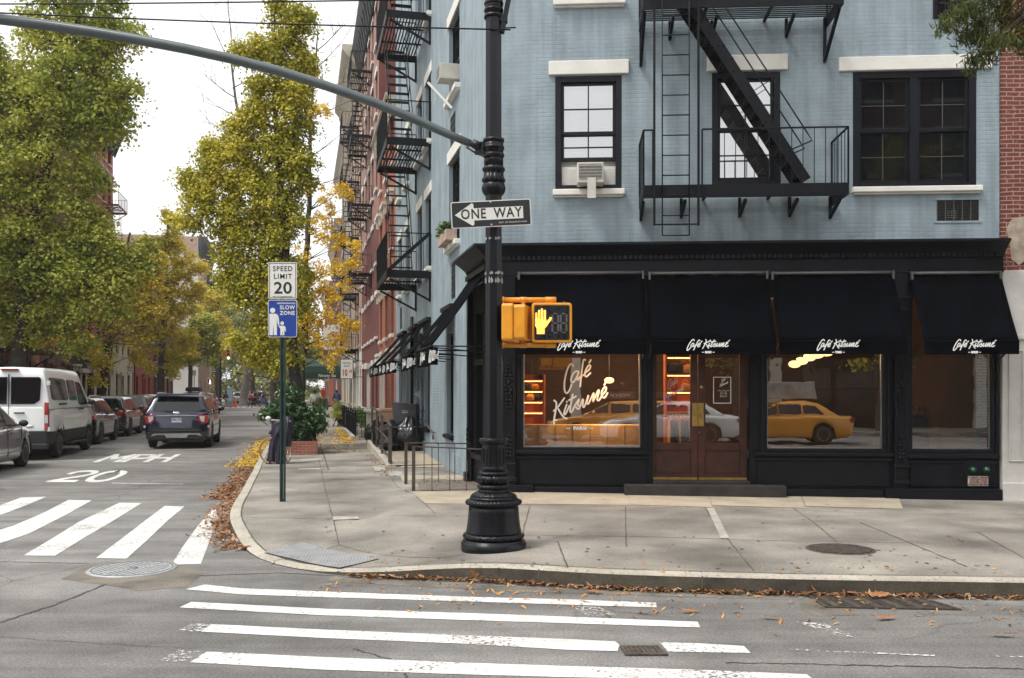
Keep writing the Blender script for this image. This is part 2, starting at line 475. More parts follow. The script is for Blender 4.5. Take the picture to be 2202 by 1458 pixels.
SHOPG = glass('shop_glass', .27, 1.8, wav=.05)
BLIND = mat('white_blind', (.82, .82, .80), .7, var=.03)
FENCEM = mat('brown_rusty_iron', (.075, .055, .045), .5, var=.3, scale=18, bump=.3)
ASPH = asphalt('asphalt', (.198, .190, .184))
CONC = mat('pavement_concrete', (.258, .236, .203), .85, grain=.36, var=.36, scale=.8, bump=.35, bscale=70)
CONC2 = mat('light_pavement_concrete', (.40, .34, .255), .85, grain=.32, var=.12, scale=2.2, bump=.3, bscale=70, spots=((.33, .29, .24), .62))
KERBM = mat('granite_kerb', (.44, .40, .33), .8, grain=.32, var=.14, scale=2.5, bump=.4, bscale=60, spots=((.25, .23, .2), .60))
KERBF = mat('dark_kerb_face', (.075, .065, .048), .85, grain=.32, var=.3, scale=3, bump=.5, bscale=40)  # face is darker and browner than the kerb top
JOINT = mat('dark_joint', (.10, .09, .075), .9, var=.3, scale=8)
PAINT = paintmat('white_road_paint', (.74, .735, .70), .40)
PAINTW = paintmat('worn_road_paint', (.70, .69, .66), .545)
mb = MB(); mb.quad((-400, -200, 0), (400, -200, 0), (400, 600, 0), (-400, 600, 0), ASPH)
mb.build('road', kind='structure')
RAMPC = G(650, 1205)
def zs(x, y):
    """height of the pavement surface"""
    z = 0.165
    s = (x - AX) * math.cos(TH_F) + (y - AY) * math.sin(TH_F)
    d = (y - (AY - 0.0645 * (x - AX)))                 # 0 at the facade, negative towards the kerb
    if s > 0: z -= 0.010 * s * max(0.0, min(1.0, 1 + d / 6.5))
    r = math.hypot(x - RAMPC[0], y - RAMPC[1])
    k = max(0.0, min(1.0, (2.6 - r) / 2.2)); k = k * k * (3 - 2 * k)
    z = z * (1 - k) + 0.03 * k
    if x < RAMPC[0] + .5 and y > RAMPC[1]:
        z -= 0.05 * (1 - k) * max(0.0, 1 - (y - RAMPC[1]) / 16)
    return z
def resample(P, n):
    P = [Vector(p) for p in P]; L = [0]
    for a, b in zip(P, P[1:]): L.append(L[-1] + (b - a).length)
    out = []
    for i in range(n):
        t = L[-1] * i / (n - 1); j = 0
        while j < len(L) - 2 and L[j + 1] < t: j += 1
        f = (t - L[j]) / max(1e-9, L[j + 1] - L[j])
        out.append(P[j].lerp(P[j + 1], f))
    return out
def smooth(P, it=3):
    for _ in range(it):
        Q = [P[0]]
        for a, b in zip(P, P[1:]): Q += [a.lerp(b, .25), a.lerp(b, .75)]
        Q.append(P[-1]); P = Q
    return P
kerb_px = [(5600, 1330), (2600, 1297), (2202, 1288), (1900, 1284), (1650, 1279), (1400, 1272), (1250, 1265), (1100, 1255), (950, 1247), (820, 1245), (720, 1237),
           (636, 1226), (566, 1209), (521, 1183), (497, 1150), (490, 1126), (498, 1100), (515, 1075), (528, 1050), (545, 1020)]
KO = [Vector(G(*p)) for p in kerb_px]
s_near = 4.2
KO += [Vector(ST(s_near + 2.4, -4.25)), Vector(ST(20, -4.25)), Vector(ST(40, -4.25)), Vector(ST(83.5, -4.25))]
KO = smooth(KO, 3)
NK = 280
KO = resample(KO, NK)
def offset(P, d):
    out = []
    for i, p in enumerate(P):
        a = P[max(i - 1, 0)]; b = P[min(i + 1, len(P) - 1)]
        t = (b - a).normalized(); out.append(p + Vector((t.y, -t.x)) * d)
    return out
KI = offset(KO, 0.17)
def front_pt(u): return (AX + math.cos(TH_F) * u - math.sin(TH_F) * .25, AY + math.sin(TH_F) * u + math.cos(TH_F) * .25)
inner = []
for i, k in enumerate(KI):
    rel = Vector((k.x - AX, k.y - AY))
    u = rel.x * math.cos(TH_F) + rel.y * math.sin(TH_F)
    s = rel.x * DX + rel.y * DY
    if u >= 0.3 and rel.y < 0 and s < 0: inner.append(Vector(front_pt(u + .2)))
    elif s > 0.0 and rel.x < 0 and s > 3: inner.append(Vector(ST(s, .25)))
    else: inner.append(None)
last = None
n = len(inner); i = 0
while i < n:
    if inner[i] is None:
        j = i
        while j < n and inner[j] is None: j += 1
        a = inner[i - 1]; b = inner[j] if j < n else Vector(ST(83.5, .25))
        c = Vector((AX + .15, AY + .2))
        path = resample([a, c, b], j - i + 2)
        for k in range(i, j): inner[k] = path[k - i + 1]
        i = j
    else: i += 1
mb = MB(); NR = 14
V = []
for i in range(NK):
    for j in range(NR + 1):
        p = KI[i].lerp(inner[i], j / NR); V.append((p.x, p.y, zs(p.x, p.y) + .004 * (j > 0)))
F = [(i * (NR + 1) + j, (i + 1) * (NR + 1) + j, (i + 1) * (NR + 1) + j + 1, i * (NR + 1) + j + 1) for i in range(NK - 1) for j in range(NR)]
mb.add(V, F, CONC, smooth=True); mb.build('pavement', kind='structure')
mb = MB()
seglen = 0; cut = 1.5; start = 0
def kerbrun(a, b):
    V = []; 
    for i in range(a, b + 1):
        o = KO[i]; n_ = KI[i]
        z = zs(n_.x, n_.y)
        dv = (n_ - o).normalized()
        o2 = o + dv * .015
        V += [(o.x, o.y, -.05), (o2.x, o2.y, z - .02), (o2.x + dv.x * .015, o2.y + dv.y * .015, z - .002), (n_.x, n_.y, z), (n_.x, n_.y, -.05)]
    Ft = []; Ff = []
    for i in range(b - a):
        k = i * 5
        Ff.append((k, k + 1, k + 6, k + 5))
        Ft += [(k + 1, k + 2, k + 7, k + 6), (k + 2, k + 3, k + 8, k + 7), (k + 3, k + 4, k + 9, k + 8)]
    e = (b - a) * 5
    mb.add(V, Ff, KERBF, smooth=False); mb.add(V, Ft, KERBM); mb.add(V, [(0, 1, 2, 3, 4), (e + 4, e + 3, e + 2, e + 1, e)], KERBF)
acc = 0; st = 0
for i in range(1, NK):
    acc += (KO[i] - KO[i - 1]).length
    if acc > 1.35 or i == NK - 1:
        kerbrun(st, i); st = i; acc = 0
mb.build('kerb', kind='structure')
mb = MB(); st = 0; acc = 0
for i in range(1, NK):
    acc += (KO[i] - KO[i - 1]).length
    if acc > 1.35:
        o = KO[i]; n_ = KI[i]; z = zs(n_.x, n_.y); t = (KO[i] - KO[i - 1]).normalized() * .006; d = (n_ - o).normalized()
        a = o - d * .004
        mb.add([(a.x - t.x, a.y - t.y, 0), (a.x + t.x, a.y + t.y, 0), (a.x + t.x + d.x * .02, a.y + t.y + d.y * .02, z - .01), (a.x - t.x + d.x * .02, a.y - t.y + d.y * .02, z - .01),
                (n_.x + t.x, n_.y + t.y, z + .003), (n_.x - t.x, n_.y - t.y, z + .003)], [(0, 1, 2, 3), (3, 2, 4, 5)], JOINT)
        acc = 0
def strip(mb, pts, w, m, dz=.006, wob=0.0):
    P = resample([Vector(p) for p in pts], max(2, int(sum((Vector(b) - Vector(a)).length for a, b in zip(pts, pts[1:])) / .22) + 2))
    V = []
    for i, p in enumerate(P):
        a = P[max(i - 1, 0)]; b = P[min(i + 1, len(P) - 1)]; t = (b - a).normalized(); nn = Vector((-t.y, t.x)) * w / 2
        jx = random.uniform(-wob, wob); q = p + Vector((-t.y, t.x)) * jx
        ww = random.uniform(.6, 1.3) if wob else 1
        for s in (1, -1):
            e = q + nn * s * ww; V.append((e.x, e.y, zs(e.x, e.y) + dz))
    mb.add(V, [(2 * i, 2 * i + 1, 2 * i + 3, 2 * i + 2) for i in range(len(P) - 1)], m)
for i in range(0, NK - 12, 10):
    strip(mb, [tuple(KI[k]) for k in range(i, i + 11)], .016, JOINT, .007, .003)
jl = [[(1140, 1088), (1128, 1130), (1118, 1165)], [(1345, 1088), (1347, 1176)], [(1512, 1085), (1562, 1155), (1620, 1228)], [(1705, 1088), (1755, 1125), (1800, 1165)],
      [(1110, 1152), (1400, 1154), (1640, 1162), (1950, 1166)], [(2100, 1140), (2202, 1200)], [(1130, 1086), (1500, 1090), (1720, 1094), (1960, 1100), (2202, 1100)],
      [(715, 1109), (890, 1110), (1005, 1111)], [(530, 1107), (640, 1109), (715, 1109)], [(685, 985), (700, 1050), (716, 1108), (730, 1150)], [(690, 1030), (830, 1028)],
      [(730, 1150), (800, 1168), (870, 1180), (950, 1190), (1000, 1186)], [(560, 1186), (680, 1162), (730, 1150)], [(905, 1075), (935, 1105)], [(600, 1005), (700, 1008), (820, 1012)],
      [(835, 1010), (850, 1040), (880, 1060)], [(1850, 1120), (2080, 1220)], [(1200, 1165), (1220, 1222)]]
for l in jl:
    strip(mb, [G(px, py, .165) for px, py in l], .013, JOINT, .008, .006)
for s in [6, 7.5, 9, 10.6, 12.2, 14, 16, 18, 20.5, 23, 26, 29, 33, 37, 42, 48, 55, 63, 72]:
    strip(mb, [ST(s, -4.0), ST(s, -1.3)], .03, JOINT, .008, .005)
strip(mb, [ST(s, -2.6) for s in (5, 20, 40, 80)], .03, JOINT, .008, .004)
mb.build('pavement_joints', kind='structure')
mb = MB()
def patch(px, m, dz=.010):
    P = [G(x, y, .165) for x, y in px]; c = Vector((sum(p[0] for p in P) / len(P), sum(p[1] for p in P) / len(P)))
    V = [(c.x, c.y, zs(c.x, c.y) + dz)] + [(p[0], p[1], zs(*p) + dz) for p in P]
    mb.add(V, [(0, i + 1, (i + 1) % len(P) + 1) for i in range(len(P))], m)
for a, b in ((885, 1115), (1115, 1345), (1345, 1520), (1520, 1720), (1720, 1930)):
    patch([(a, 1058 if a < 900 else 1052), (b, 1056), (b + 12, 1089 if b > 1400 else 1085), (a + (12 if a > 1000 else 30), 1084)], CONC2)
patch([(860, 1020), (1000, 1022), (1008, 1032), (865, 1033)], CONC2); patch([(855, 965), (950, 967), (985, 1005), (862, 1004)], CONC2)
patch([(895, 1037), (1060, 1037), (1075, 1052), (905, 1056)], mat('cellar_hatch_steel', (.20, .165, .13), .7, var=.25, scale=14, bump=.6, bscale=90), .013)
mb.build('pavement_patches', kind='structure')
SCAR = mat('pale_mortar_scar', (.40, .375, .33), .8, var=.2, scale=9)
mb = MB()
for px in ([(715, 1106), (770, 1106), (772, 1111), (716, 1112)], [(615, 990), (690, 985), (692, 989), (616, 996)], [(800, 1002), (826, 1000), (830, 1010), (808, 1012)],
           [(835, 1012), (865, 1013), (866, 1022), (838, 1022)], [(640, 1007), (690, 1006), (690, 1009), (642, 1009)], [(1520, 1090), (1535, 1090), (1568, 1158), (1550, 1158)]):
    patch(px, SCAR, .012)
mb.build('pavement_scars', kind='structure')
rs_ = random.Random(4); mb = MB(); GUM = mat('dark_gum_spot', (.085, .078, .068), .8, var=.3)
for _ in range(240):
    px = rs_.uniform(700, 2250); py = rs_.uniform(1062, 1232); x, y = G(px, py, .16)
    if _ < 60: x, y = ST(rs_.uniform(1, 12), rs_.uniform(-3.9, -1.4))
    q = rs_.uniform(.008, .024); a0 = rs_.random() * 6
    mb.add([(x + q * (1 + .3 * math.sin(3 * a + a0)) * math.cos(a), y + q * math.sin(a), zs(x, y) + .0115) for a in [k * math.pi / 5 for k in range(10)]], [tuple(range(10))], GUM)
mb.build('gum_spots', kind='structure')
mb = MB()
for k in range(0, 17):
    s0 = -2 + k * 5; s1 = s0 + 4.97
    a, b, c, d = ST(s0, -11.99), ST(s0, -17.2), ST(s1, -17.2), ST(s1, -11.99)
    mb.add([(*a, .15), (*d, .15), (*c, .15), (*b, .15)], [(3, 2, 1, 0)], CONC)
    a2, d2 = ST(s0, -11.84), ST(s1, -11.84)
    mb.add([(*a, .152), (*d, .152), (*d2, .148), (*a2, .148), (*a2, -.02), (*d2, -.02)], [(0, 3, 2, 1), (3, 4, 5, 2)], KERBM)
mb.build('left_pavement', kind='structure')
mb = MB()
for t0, t1 in ((-4.25, 0.3), (-17.2, -11.99)):
    a, b, c, d = ST(98, t0), ST(98, t1), ST(190, t1), ST(190, t0)
    mb.add([(*a, .15), (*b, .15), (*c, .15), (*d, .15), (*a, 0), (*b, 0)], [(0, 1, 2, 3), (4, 5, 1, 0)], CONC)
mb.build('far_pavement', kind='structure')
TARM = mat('tar_seam', (.045, .044, .042), .6, var=.2); BRP = mat('brownish_patch', (.175, .155, .125), .9, var=.3, scale=2, bump=.4, bscale=60, grain=.35)
def gpoly(mb, px, m, z=.004): mb.add([(*G(x, y, z), z) for x, y in px], [tuple(range(len(px)))], m)
mb = MB(); gpoly(mb, [(190, 1218), (240, 1208), (380, 1212), (440, 1232), (400, 1262), (300, 1270), (215, 1256), (130, 1245)], BRP, .0022); gpoly(mb, [(1720, 1292), (1830, 1296), (1850, 1322), (1760, 1325), (1722, 1312)], BRP, .0022); gpoly(mb, [(720, 1238), (1100, 1262), (1700, 1284), (1700, 1290), (1100, 1272), (700, 1250)], BRP, .0021)
def seam(pts, w=.016):
    P = resample([Vector(G(x, y, 0)) for x, y in pts], 60); V = []
    for i, p in enumerate(P):
        t = (P[min(i + 1, 59)] - P[max(i - 1, 0)]).normalized(); n_ = Vector((-t.y, t.x)); o = n_ * random.uniform(-.012, .012); k = random.uniform(.5, 1.3) * w
        V += [(*(p + o + n_ * k), .0026), (*(p + o - n_ * k), .0026)]
    mb.add(V, [(2 * i, 2 * i + 1, 2 * i + 3, 2 * i + 2) for i in range(59)], TARM)
seam([(-40, 1352), (120, 1300), (230, 1256)]); seam([(0, 1208), (190, 1212)], .01); seam([(390, 1240), (600, 1232), (740, 1240)], .012); seam([(760, 1395), (870, 1428), (880, 1480)], .008); seam([(1560, 1425), (2250, 1440)], .01); seam([(240, 1000), (560, 1003)], .012)
mb.build('road_patches', kind='structure')
stripes_l = [[(45, 1070), (99, 1068), (60, 1085), (-60, 1130), (-60, 1108)], [(147, 1075), (197, 1076), (140, 1108), (60, 1148), (0, 1168), (-40, 1180), (-40, 1152), (30, 1130), (95, 1102)],
             [(257, 1081), (304, 1082), (246, 1118), (178, 1158), (118, 1195), (51, 1194), (112, 1158), (170, 1122)],
             [(354, 1088), (397, 1089), (362, 1118), (318, 1160), (272, 1201), (206, 1200), (262, 1158), (318, 1115)],
             [(455, 1095), (482, 1095), (462, 1130), (452, 1160), (432, 1212), (380, 1214), (373, 1208), (390, 1180), (420, 1138)]]
for k, s in enumerate(stripes_l):
    mb = MB(); gpoly(mb, s, PAINT); mb.build('crosswalk_stripe', kind='structure')
stripes_f = [[(440, 1257), (520, 1265), (700, 1272), (1000, 1283), (1230, 1289), (1411, 1296), (1412, 1306), (1220, 1300), (1000, 1293), (700, 1284), (520, 1278), (400, 1267)],
             [(412, 1294), (700, 1309), (1000, 1318), (1220, 1326), (1500, 1337), (1506, 1349), (1220, 1340), (1000, 1333), (700, 1323), (386, 1306)],
             [(455, 1342), (700, 1354), (1000, 1366), (1220, 1374), (1322, 1379), (1332, 1386), (1328, 1400), (1220, 1397), (1000, 1384), (700, 1372), (432, 1358)],
             [(1418, 1381), (1500, 1383), (1600, 1389), (1614, 1404), (1500, 1402), (1437, 1401)],
             [(446, 1401), (700, 1413), (1000, 1425), (1220, 1432), (1500, 1440), (1735, 1450), (1760, 1470), (1500, 1462), (1220, 1456), (1000, 1450), (700, 1440), (408, 1424)]]
for s in stripes_f:
    mb = MB(); gpoly(mb, s, PAINT); mb.build('crosswalk_stripe', kind='structure')
mb = MB()
for s in ([(412, 1341), (455, 1342), (432, 1358), (380, 1357)], [(384, 1397), (446, 1401), (408, 1424), (344, 1420)], [(1230, 1303), (1290, 1305), (1330, 1325), (1262, 1324)],
          [(1712, 1337), (1770, 1340), (1850, 1372), (1790, 1364)], [(1700, 1395), (2010, 1408), (2010, 1411), (1700, 1398)], [(2140, 1409), (2202, 1411), (2202, 1414), (2140, 1412)]):
    gpoly(mb, s, PAINTW, .006)
for s in ([(240, 1038), (395, 1040), (395, 1041.5), (240, 1039.5)], [(485, 940), (520, 940), (520, 941.5), (485, 941.5)], [(522, 940), (560, 940), (560, 942), (522, 942)], [(518, 953), (530, 953), (530, 955), (518, 955)], [(485, 904), (515, 904), (515, 905), (485, 905)]):
    gpoly(mb, s, PAINTW)
mb.build('worn_markings', kind='structure')
GLY = {'M': ([[(0, 0), (0, 1)], [(0, 1), (.5, .35)], [(.5, .35), (1, 1)], [(1, 1), (1, 0)]], 1.05), 'P': ([[(0, 0), (0, 1)], [(0, .95), (.5, .96), (.82, .88), (.85, .7), (.78, .5), (.5, .43), (0, .43)]], .85),
       'H': ([[(0, 0), (0, 1)], [(.9, 0), (.9, 1)], [(0, .5), (.9, .5)]], .9), '2': ([[(.02, .72), (.1, .9), (.4, .98), (.75, .93), (.88, .74), (.7, .5), (.3, .25), (.02, .04)], [(.02, .05), (.9, .05)]], .9),
       '0': ([[(.45, .97), (.12, .85), (.02, .5), (.12, .15), (.45, .03), (.78, .15), (.88, .5), (.78, .85), (.45, .97)]], .9)}
def road_word(word, px, py_bottom, py_top, wpx, name):
    a = Vector(G(px, py_bottom)); b = Vector(G(px + wpx, py_bottom)); L = abs(Vector(G(px, py_top)).y - a.y) / DY
    width = (b - a).length; tot = sum(GLY[c][1] for c in word) + .28 * (len(word) - 1); sc = width / tot; x = 0; m2 = MB(); lay = 0
    for c in word:
        for ln in GLY[c][0]:
            t = MB(); t.strokes([[((x + p[0]) * sc, p[1] * 1.3 * sc) for p in ln]], (.085 if len(word) > 2 else .115) * width, PAINT, Matrix())
            t.v = [(a.x + v[0] + DX * v[2] * L / (1.3 * sc), a.y + DY * v[2] * L / (1.3 * sc), .0045 + lay * .0005) for v in t.v]; lay += 1
            m2.add(t.v, t.f, PAINT)
        x += GLY[c][1] + .28
    return m2.build(name, kind='structure')
road_word('MPH', 207, 993, 978, 147, 'road_lettering')
road_word('20', 103, 1036, 1013, 128, 'road_lettering')
def frame_window(M, parent, x0, x1, z0, z1, y=0.10, fm=None, cols=2, rows=2, split=True, pane=None, case=.075, label=None, units=1, name='window', blind=False, mt=.022, low=None, mm=None):
    """sash window filling an opening: casing, meeting rail, glazing bars; its glass, lintel and sill are sub-parts"""
    fm = fm or NAVY2
    mb = MB(); gl = MB()
    mb.box(x0, x0 + case, y - .05, y + .08, z0, z1, fm); mb.box(x1 - case, x1, y - .05, y + .08, z0, z1, fm)
    mb.box(x0 + case, x1 - case, y - .05, y + .08, z1 - case, z1, fm); mb.box(x0 + case, x1 - case, y - .05, y + .08, z0, z0 + case * .7, fm)
    ux0 = x0 + case; uw = (x1 - x0 - 2 * case - (units - 1) * .14) / units
    for u in range(units):
        a = ux0 + u * (uw + .14); b = a + uw
        if u: mb.box(a - .14, a, y - .04, y + .08, z0 + case * .7, z1 - case, fm)
        zb = z0 + case * .7; zt = z1 - case; zm = (zb + zt) / 2
        fr = .05
        sashes = [(zb, zm + .02, y + .035), (zm - .02, zt, y)] if split else [(zb, zt, y)]
        for k, (c, d, yy) in enumerate(sashes):
            if k == 0 and low: c = zb + low
            mb.box(a, a + fr, yy, yy + .035, c, d, fm); mb.box(b - fr, b, yy, yy + .035, c, d, fm)
            mb.box(a + fr, b - fr, yy, yy + .035, c, c + fr * 1.3, fm); mb.box(a + fr, b - fr, yy, yy + .035, d - fr * .9, d, fm)
            for i in range(1, cols): 
                xm = a + fr + (b - a - 2 * fr) * i / cols; mb.box(xm - mt / 2, xm + mt / 2, yy + .004, yy + .03, c + fr, d - fr, mm or fm)
            for j in range(1, rows):
                zz = c + fr + (d - c - 2 * fr) * j / rows; mb.box(a + fr, b - fr, yy + .005, yy + .029, zz - mt / 2, zz + mt / 2, mm or fm)
            gl.add([(a + fr, yy + .018, c + fr), (b - fr, yy + .018, c + fr), (b - fr, yy + .018, d - fr), (a + fr, yy + .018, d - fr)], [(0, 1, 2, 3)], pane or GLASSDK)
    w = mb.build(name, parent, M=M, bevel=0.004, segs=1)
    g = gl.build('pane', w)
    if blind:
        bm = MB(); zt = z1 - case - .03
        bm.box(x0 + case, x1 - case, y + .13, y + .135, z0 + .05, z1 - .05, BLIND)
        nsl = int((zt - z0 - .1) / .032)
        for k in range(nsl):
            zz = zt - k * .032
            if zz < (z0 + z1) / 2 + .55:
                bm.add([(x0 + case, y + .095, zz - .012), (x1 - case, y + .095, zz - .012), (x1 - case, y + .118, zz + .010), (x0 + case, y + .118, zz + .010)], [(0, 1, 2, 3)], BLIND)
        bm.build('blind', w)
    if label: w['label'] = label
    return w
def lintel(w, M, x0, x1, z0, z1, d=.05, m=None, name='lintel'):
    mb = MB(); mb.box(x0, x1, -d, .02, z0, z1, m or WHITE_STONE); return mb.build(name, w, M=M, bevel=.012)
def sill(w, M, x0, x1, z0, z1, d=.10, m=None):
    mb = MB(); mb.box(x0, x1, -d, .04, z0, z1, m or WHITE_STONE); mb.box(x0 + .02, x1 - .02, -d * .6, .03, z0 - .03, z0 - .001, m or WHITE_STONE); return mb.build('sill', w, M=M, bevel=.014)
blue = thing('corner_building', 'pale blue painted brick corner building with a dark navy shop front and black fire escapes', 'building', FRONT)
U = lambda px, py=700, v=0: on_plane(FRONT, px, py, v)[0]
Zf = lambda px, py, v=0: on_plane(FRONT, px, py, v)[1]
def R4(x0, x1, y0, y1, v=0):    # pixel box -> x0,x1,z0,z1 on the facade plane
    a, zt = on_plane(FRONT, x0, (y0 + y1) / 2, v)[0], on_plane(FRONT, (x0 + x1) / 2, y0, v)[1]
    b, zb = on_plane(FRONT, x1, (y0 + y1) / 2, v)[0], on_plane(FRONT, (x0 + x1) / 2, y1, v)[1]
    return a, b, zb, zt
UE = U(2149)                      # right end of the front
ZB = Zf(1600, 522)                # bottom of the blue wall
TOP = 17.2
w1 = R4(1194, 1337, 163, 406); w2 = R4(1531, 1678, 155, 396); w3 = R4(1834, 2100, 152, 402)
w4 = R4(1194, 1337, -230, -2); w5 = R4(1531, 1678, -240, -10); w6 = R4(2006, 2082, -60, 40); w7 = R4(1834, 1960, -240, -60)
vent = R4(2014, 2105, 430, 475)
mb = MB(); mb.wall(0, UE, ZB, TOP, [w1, w2, w3, w4, w5, w6, w7, vent], BLUE, reveal=.16)
mb.build('front_wall', blue)
SL = 16.75
def Sx(px): return (3.234 * 0 + (6468.0 / (px - 650) - AY) / DY)   # s of the wall seen in column px
sw = []      # (s0, s1, z0, z1, kind)
for z0, z1 in ((5.0, 6.86), (8.2, 9.85), (11.4, 13.1)):
    sw += [(3.35, 4.75, z0, z1, 'w'), (7.7, 8.75, z0, z1, 'w'), (9.55, 10.5, z0, z1, 'w'), (12.6, 13.5, z0, z1, 'w'), (14.9, 15.8, z0, z1, 'w')]
gw = [(4.15, 5.05, .92, 3.15, 'g'), (7.95, 8.85, .92, 3.15, 'g'), (12.5, 13.4, .92, 3.15, 'g'), (14.7, 15.6, .92, 3.15, 'g'), (9.6, 10.7, .16, 2.6, 'd')]
holes = [(-b, -a, c, d) for a, b, c, d, k in sw + gw]
mb = MB(); mb.wall(-SL, -1.95, 0, TOP, holes, BLUE, reveal=.2); mb.wall(-1.95, 0, ZB, TOP, [], BLUE)
mb.box(-SL, -1.96, -.035, -.001, 0, .55, BLUE)
mb.build('side_wall', blue, M=SIDE)
mb = MB(); mb.box(0.01, UE, 8, 8.2, 0, TOP, BLUE); mb.box(UE - .2, UE - .01, .3, 8, ZB, TOP, BLUE); mb.box(.3, UE - .21, .3, 8, TOP - .1, TOP, CONC); mb.build('roof', blue)
mb = MB()
mb.add([(-SL, .02, 0), (-SL, 9, 0), (-SL, 9, TOP), (-SL, .02, TOP)], [(0, 1, 2, 3)], BLUE); mb.build('rear_wall', blue, M=SIDE)
w = frame_window(FRONT, blue, *w1, y=.06, case=.10, pane=GLASS, blind=True, label='sash window with white blind over an air conditioner', low=.42)
lintel(w, FRONT, *R4(1180, 1352, 131, 161)); sill(w, FRONT, *R4(1189, 1343, 408, 421))
acp = R4(1208, 1326, 362, 402, -.08); mb = MB()
mb.box(acp[0], acp[1], .075, .09, acp[2], acp[3] + .03, mat('ac_side_panel', (.62, .60, .56), .6))
for k in range(46):
    xx = acp[0] + (acp[1] - acp[0]) * (k + .5) / 46; mb.box(xx - .004, xx + .004, .066, .075, acp[2] + .02, acp[3], WHITE_STONE)
mb.build('accordion_panel', w)
w = frame_window(FRONT, blue, *w2, y=.06, case=.10, pane=GLASS, blind=True, label='sash window with white blind behind the fire escape')
lintel(w, FRONT, *R4(1520, 1693, 119, 153)); 
w = frame_window(FRONT, blue, *w3, y=.06, case=.11, pane=GLASSDK, units=2, mt=.014, mm=mat('lit_glazing_bar', (.085, .08, .07), .6), label='dark double sash window under a long white lintel')  # paler bar colour carries the lit edges of the glazing bars
lintel(w, FRONT, *R4(1803, 2131, 121, 151)); sill(w, FRONT, *R4(1831, 2109, 402, 414))
w = frame_window(FRONT, blue, *w4, y=.06, case=.10); sill(w, FRONT, *R4(1190, 1345, 0, 13))
frame_window(FRONT, blue, *w5, y=.06, case=.10); frame_window(FRONT, blue, *w7, y=.06, case=.10)
w = frame_window(FRONT, blue, *w6, y=.03, case=.03, cols=3, rows=3, split=False, label='small dark leaded window high on the front')
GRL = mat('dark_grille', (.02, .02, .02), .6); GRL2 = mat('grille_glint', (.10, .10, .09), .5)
a, b, c, d = vent; mb = MB(); mb.box(a, b, .02, .03, c, d, GRL); mb.box(a - .04, b + .04, -.012, -.001, d, d + .035, BLUE); mb.box(a - .04, b + .04, -.012, -.001, c - .035, c, BLUE)
for k in range(9):
    zz = c + (d - c) * (k + .5) / 9; mb.box(a, b, .004, .018, zz - .009, zz + .006, GRL)
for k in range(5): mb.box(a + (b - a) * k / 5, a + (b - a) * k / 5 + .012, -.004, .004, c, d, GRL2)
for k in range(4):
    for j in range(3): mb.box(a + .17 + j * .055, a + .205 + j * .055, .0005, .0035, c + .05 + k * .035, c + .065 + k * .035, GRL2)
mb.build('vent_grille', blue)
for a, b, c, d, k in sw:
    if k == 'w' and (c < 11 or a < 9):
        w = frame_window(SIDE, blue, -b, -a, c, d, y=.13, case=.07)
        lintel(w, SIDE, -b - .16, -a + .16, d, d + .27, .03); sill(w, SIDE, -b - .08, -a + .08, c - .11, c, .12)
for a, b, c, d, k in gw:
    if k == 'g':
        w = frame_window(SIDE, blue, -b, -a, c, d, y=.13, case=.09, name='ground_floor_window'); sill(w, SIDE, -b - .05, -a + .05, c - .08, c, .10, m=NAVY2)
mb = MB(); mb.box(-10.7, -9.6, .17, .2, .17, 2.6, NAVY2); mb.box(-10.6, -10.22, .15, .168, .4, 1.2, NAVY); mb.box(-10.08, -9.7, .15, .168, .4, 1.2, NAVY); mb.box(-10.6, -9.7, .15, .168, 1.35, 2.3, GLASSDK)
sd = mb.build('side_door', blue, M=SIDE, bevel=.01); mb = MB(); mb.ball((-9.68, .10, 1.05), .035, STEEL); mb.build('handle', sd, M=SIDE)
for a, b, c, d, nm in ((3.9, 4.35, 3.86, 4.62, 'side_vent'), (14.7, 15.2, 3.9, 4.6, 'side_vent'), (3.9, 4.5, 6.95, 7.8, 'side_vent')):
    mb = MB(); mb.box(-b, -a, -.01, -.001, c, d, GRL)
    for k in range(6): mb.box(-b + .03, -a - .03, -.02, -.0105, c + (d - c) * (k + .4) / 6, c + (d - c) * (k + .6) / 6, GRL)
    mb.build(nm, blue, M=SIDE)
mb = MB(); mb.tube([(-9.15, -.07, .2), (-9.15, -.07, 3.4)], .04, mat('grey_blue_pipe', (.20, .26, .30), .5)); mb.tube([(-11.2, -.08, 0.2), (-11.2, -.08, 4.0)], .05, NAVY2)
mb.build('drainpipe', blue, M=SIDE)
sf = MB()
zg = -0.05
XS = [U(1080), U(1111), U(1393), U(1404), U(1613), U(1637), U(1912), U(1920), U(1949), U(1956), U(2140), UE]
g1 = R4(1125, 1377, 640, 962); g2 = R4(1650, 1899, 640, 965); g3 = R4(1962, 2132, 640, 966)
door = (U(1403), U(1613), Zf(1500, 1035), Zf(1500, 650))
ZW = Zf(1500, 592)
glz = [g1, g2, g3]
sf.wall(0.0, UE - .004, zg, ZW, [g1, g2, g3, (door[0], door[1], zg, door[3])], NAVY, reveal=.14)
for g in glz:   # stepped window frames, each step proud of the last
    for k, (o, y) in enumerate(((.055, -.02), (.11, -.035))):
        a, b, c, d = g[0] - o, g[1] + o, g[2] - o, g[3] + o; e = .05
        i0, i1 = g[0] - o + e, g[1] + o - e
        sf.box(a, i0, y - k * .01, -.001 - k * .02, c, d, NAVY2); sf.box(i1, b, y - k * .01, -.001 - k * .02, c, d, NAVY2)
        sf.box(i0, i1, y - k * .01, -.001 - k * .02, c, c + e, NAVY2); sf.box(i0, i1, y - k * .01, -.001 - k * .02, d - e, d, NAVY2)
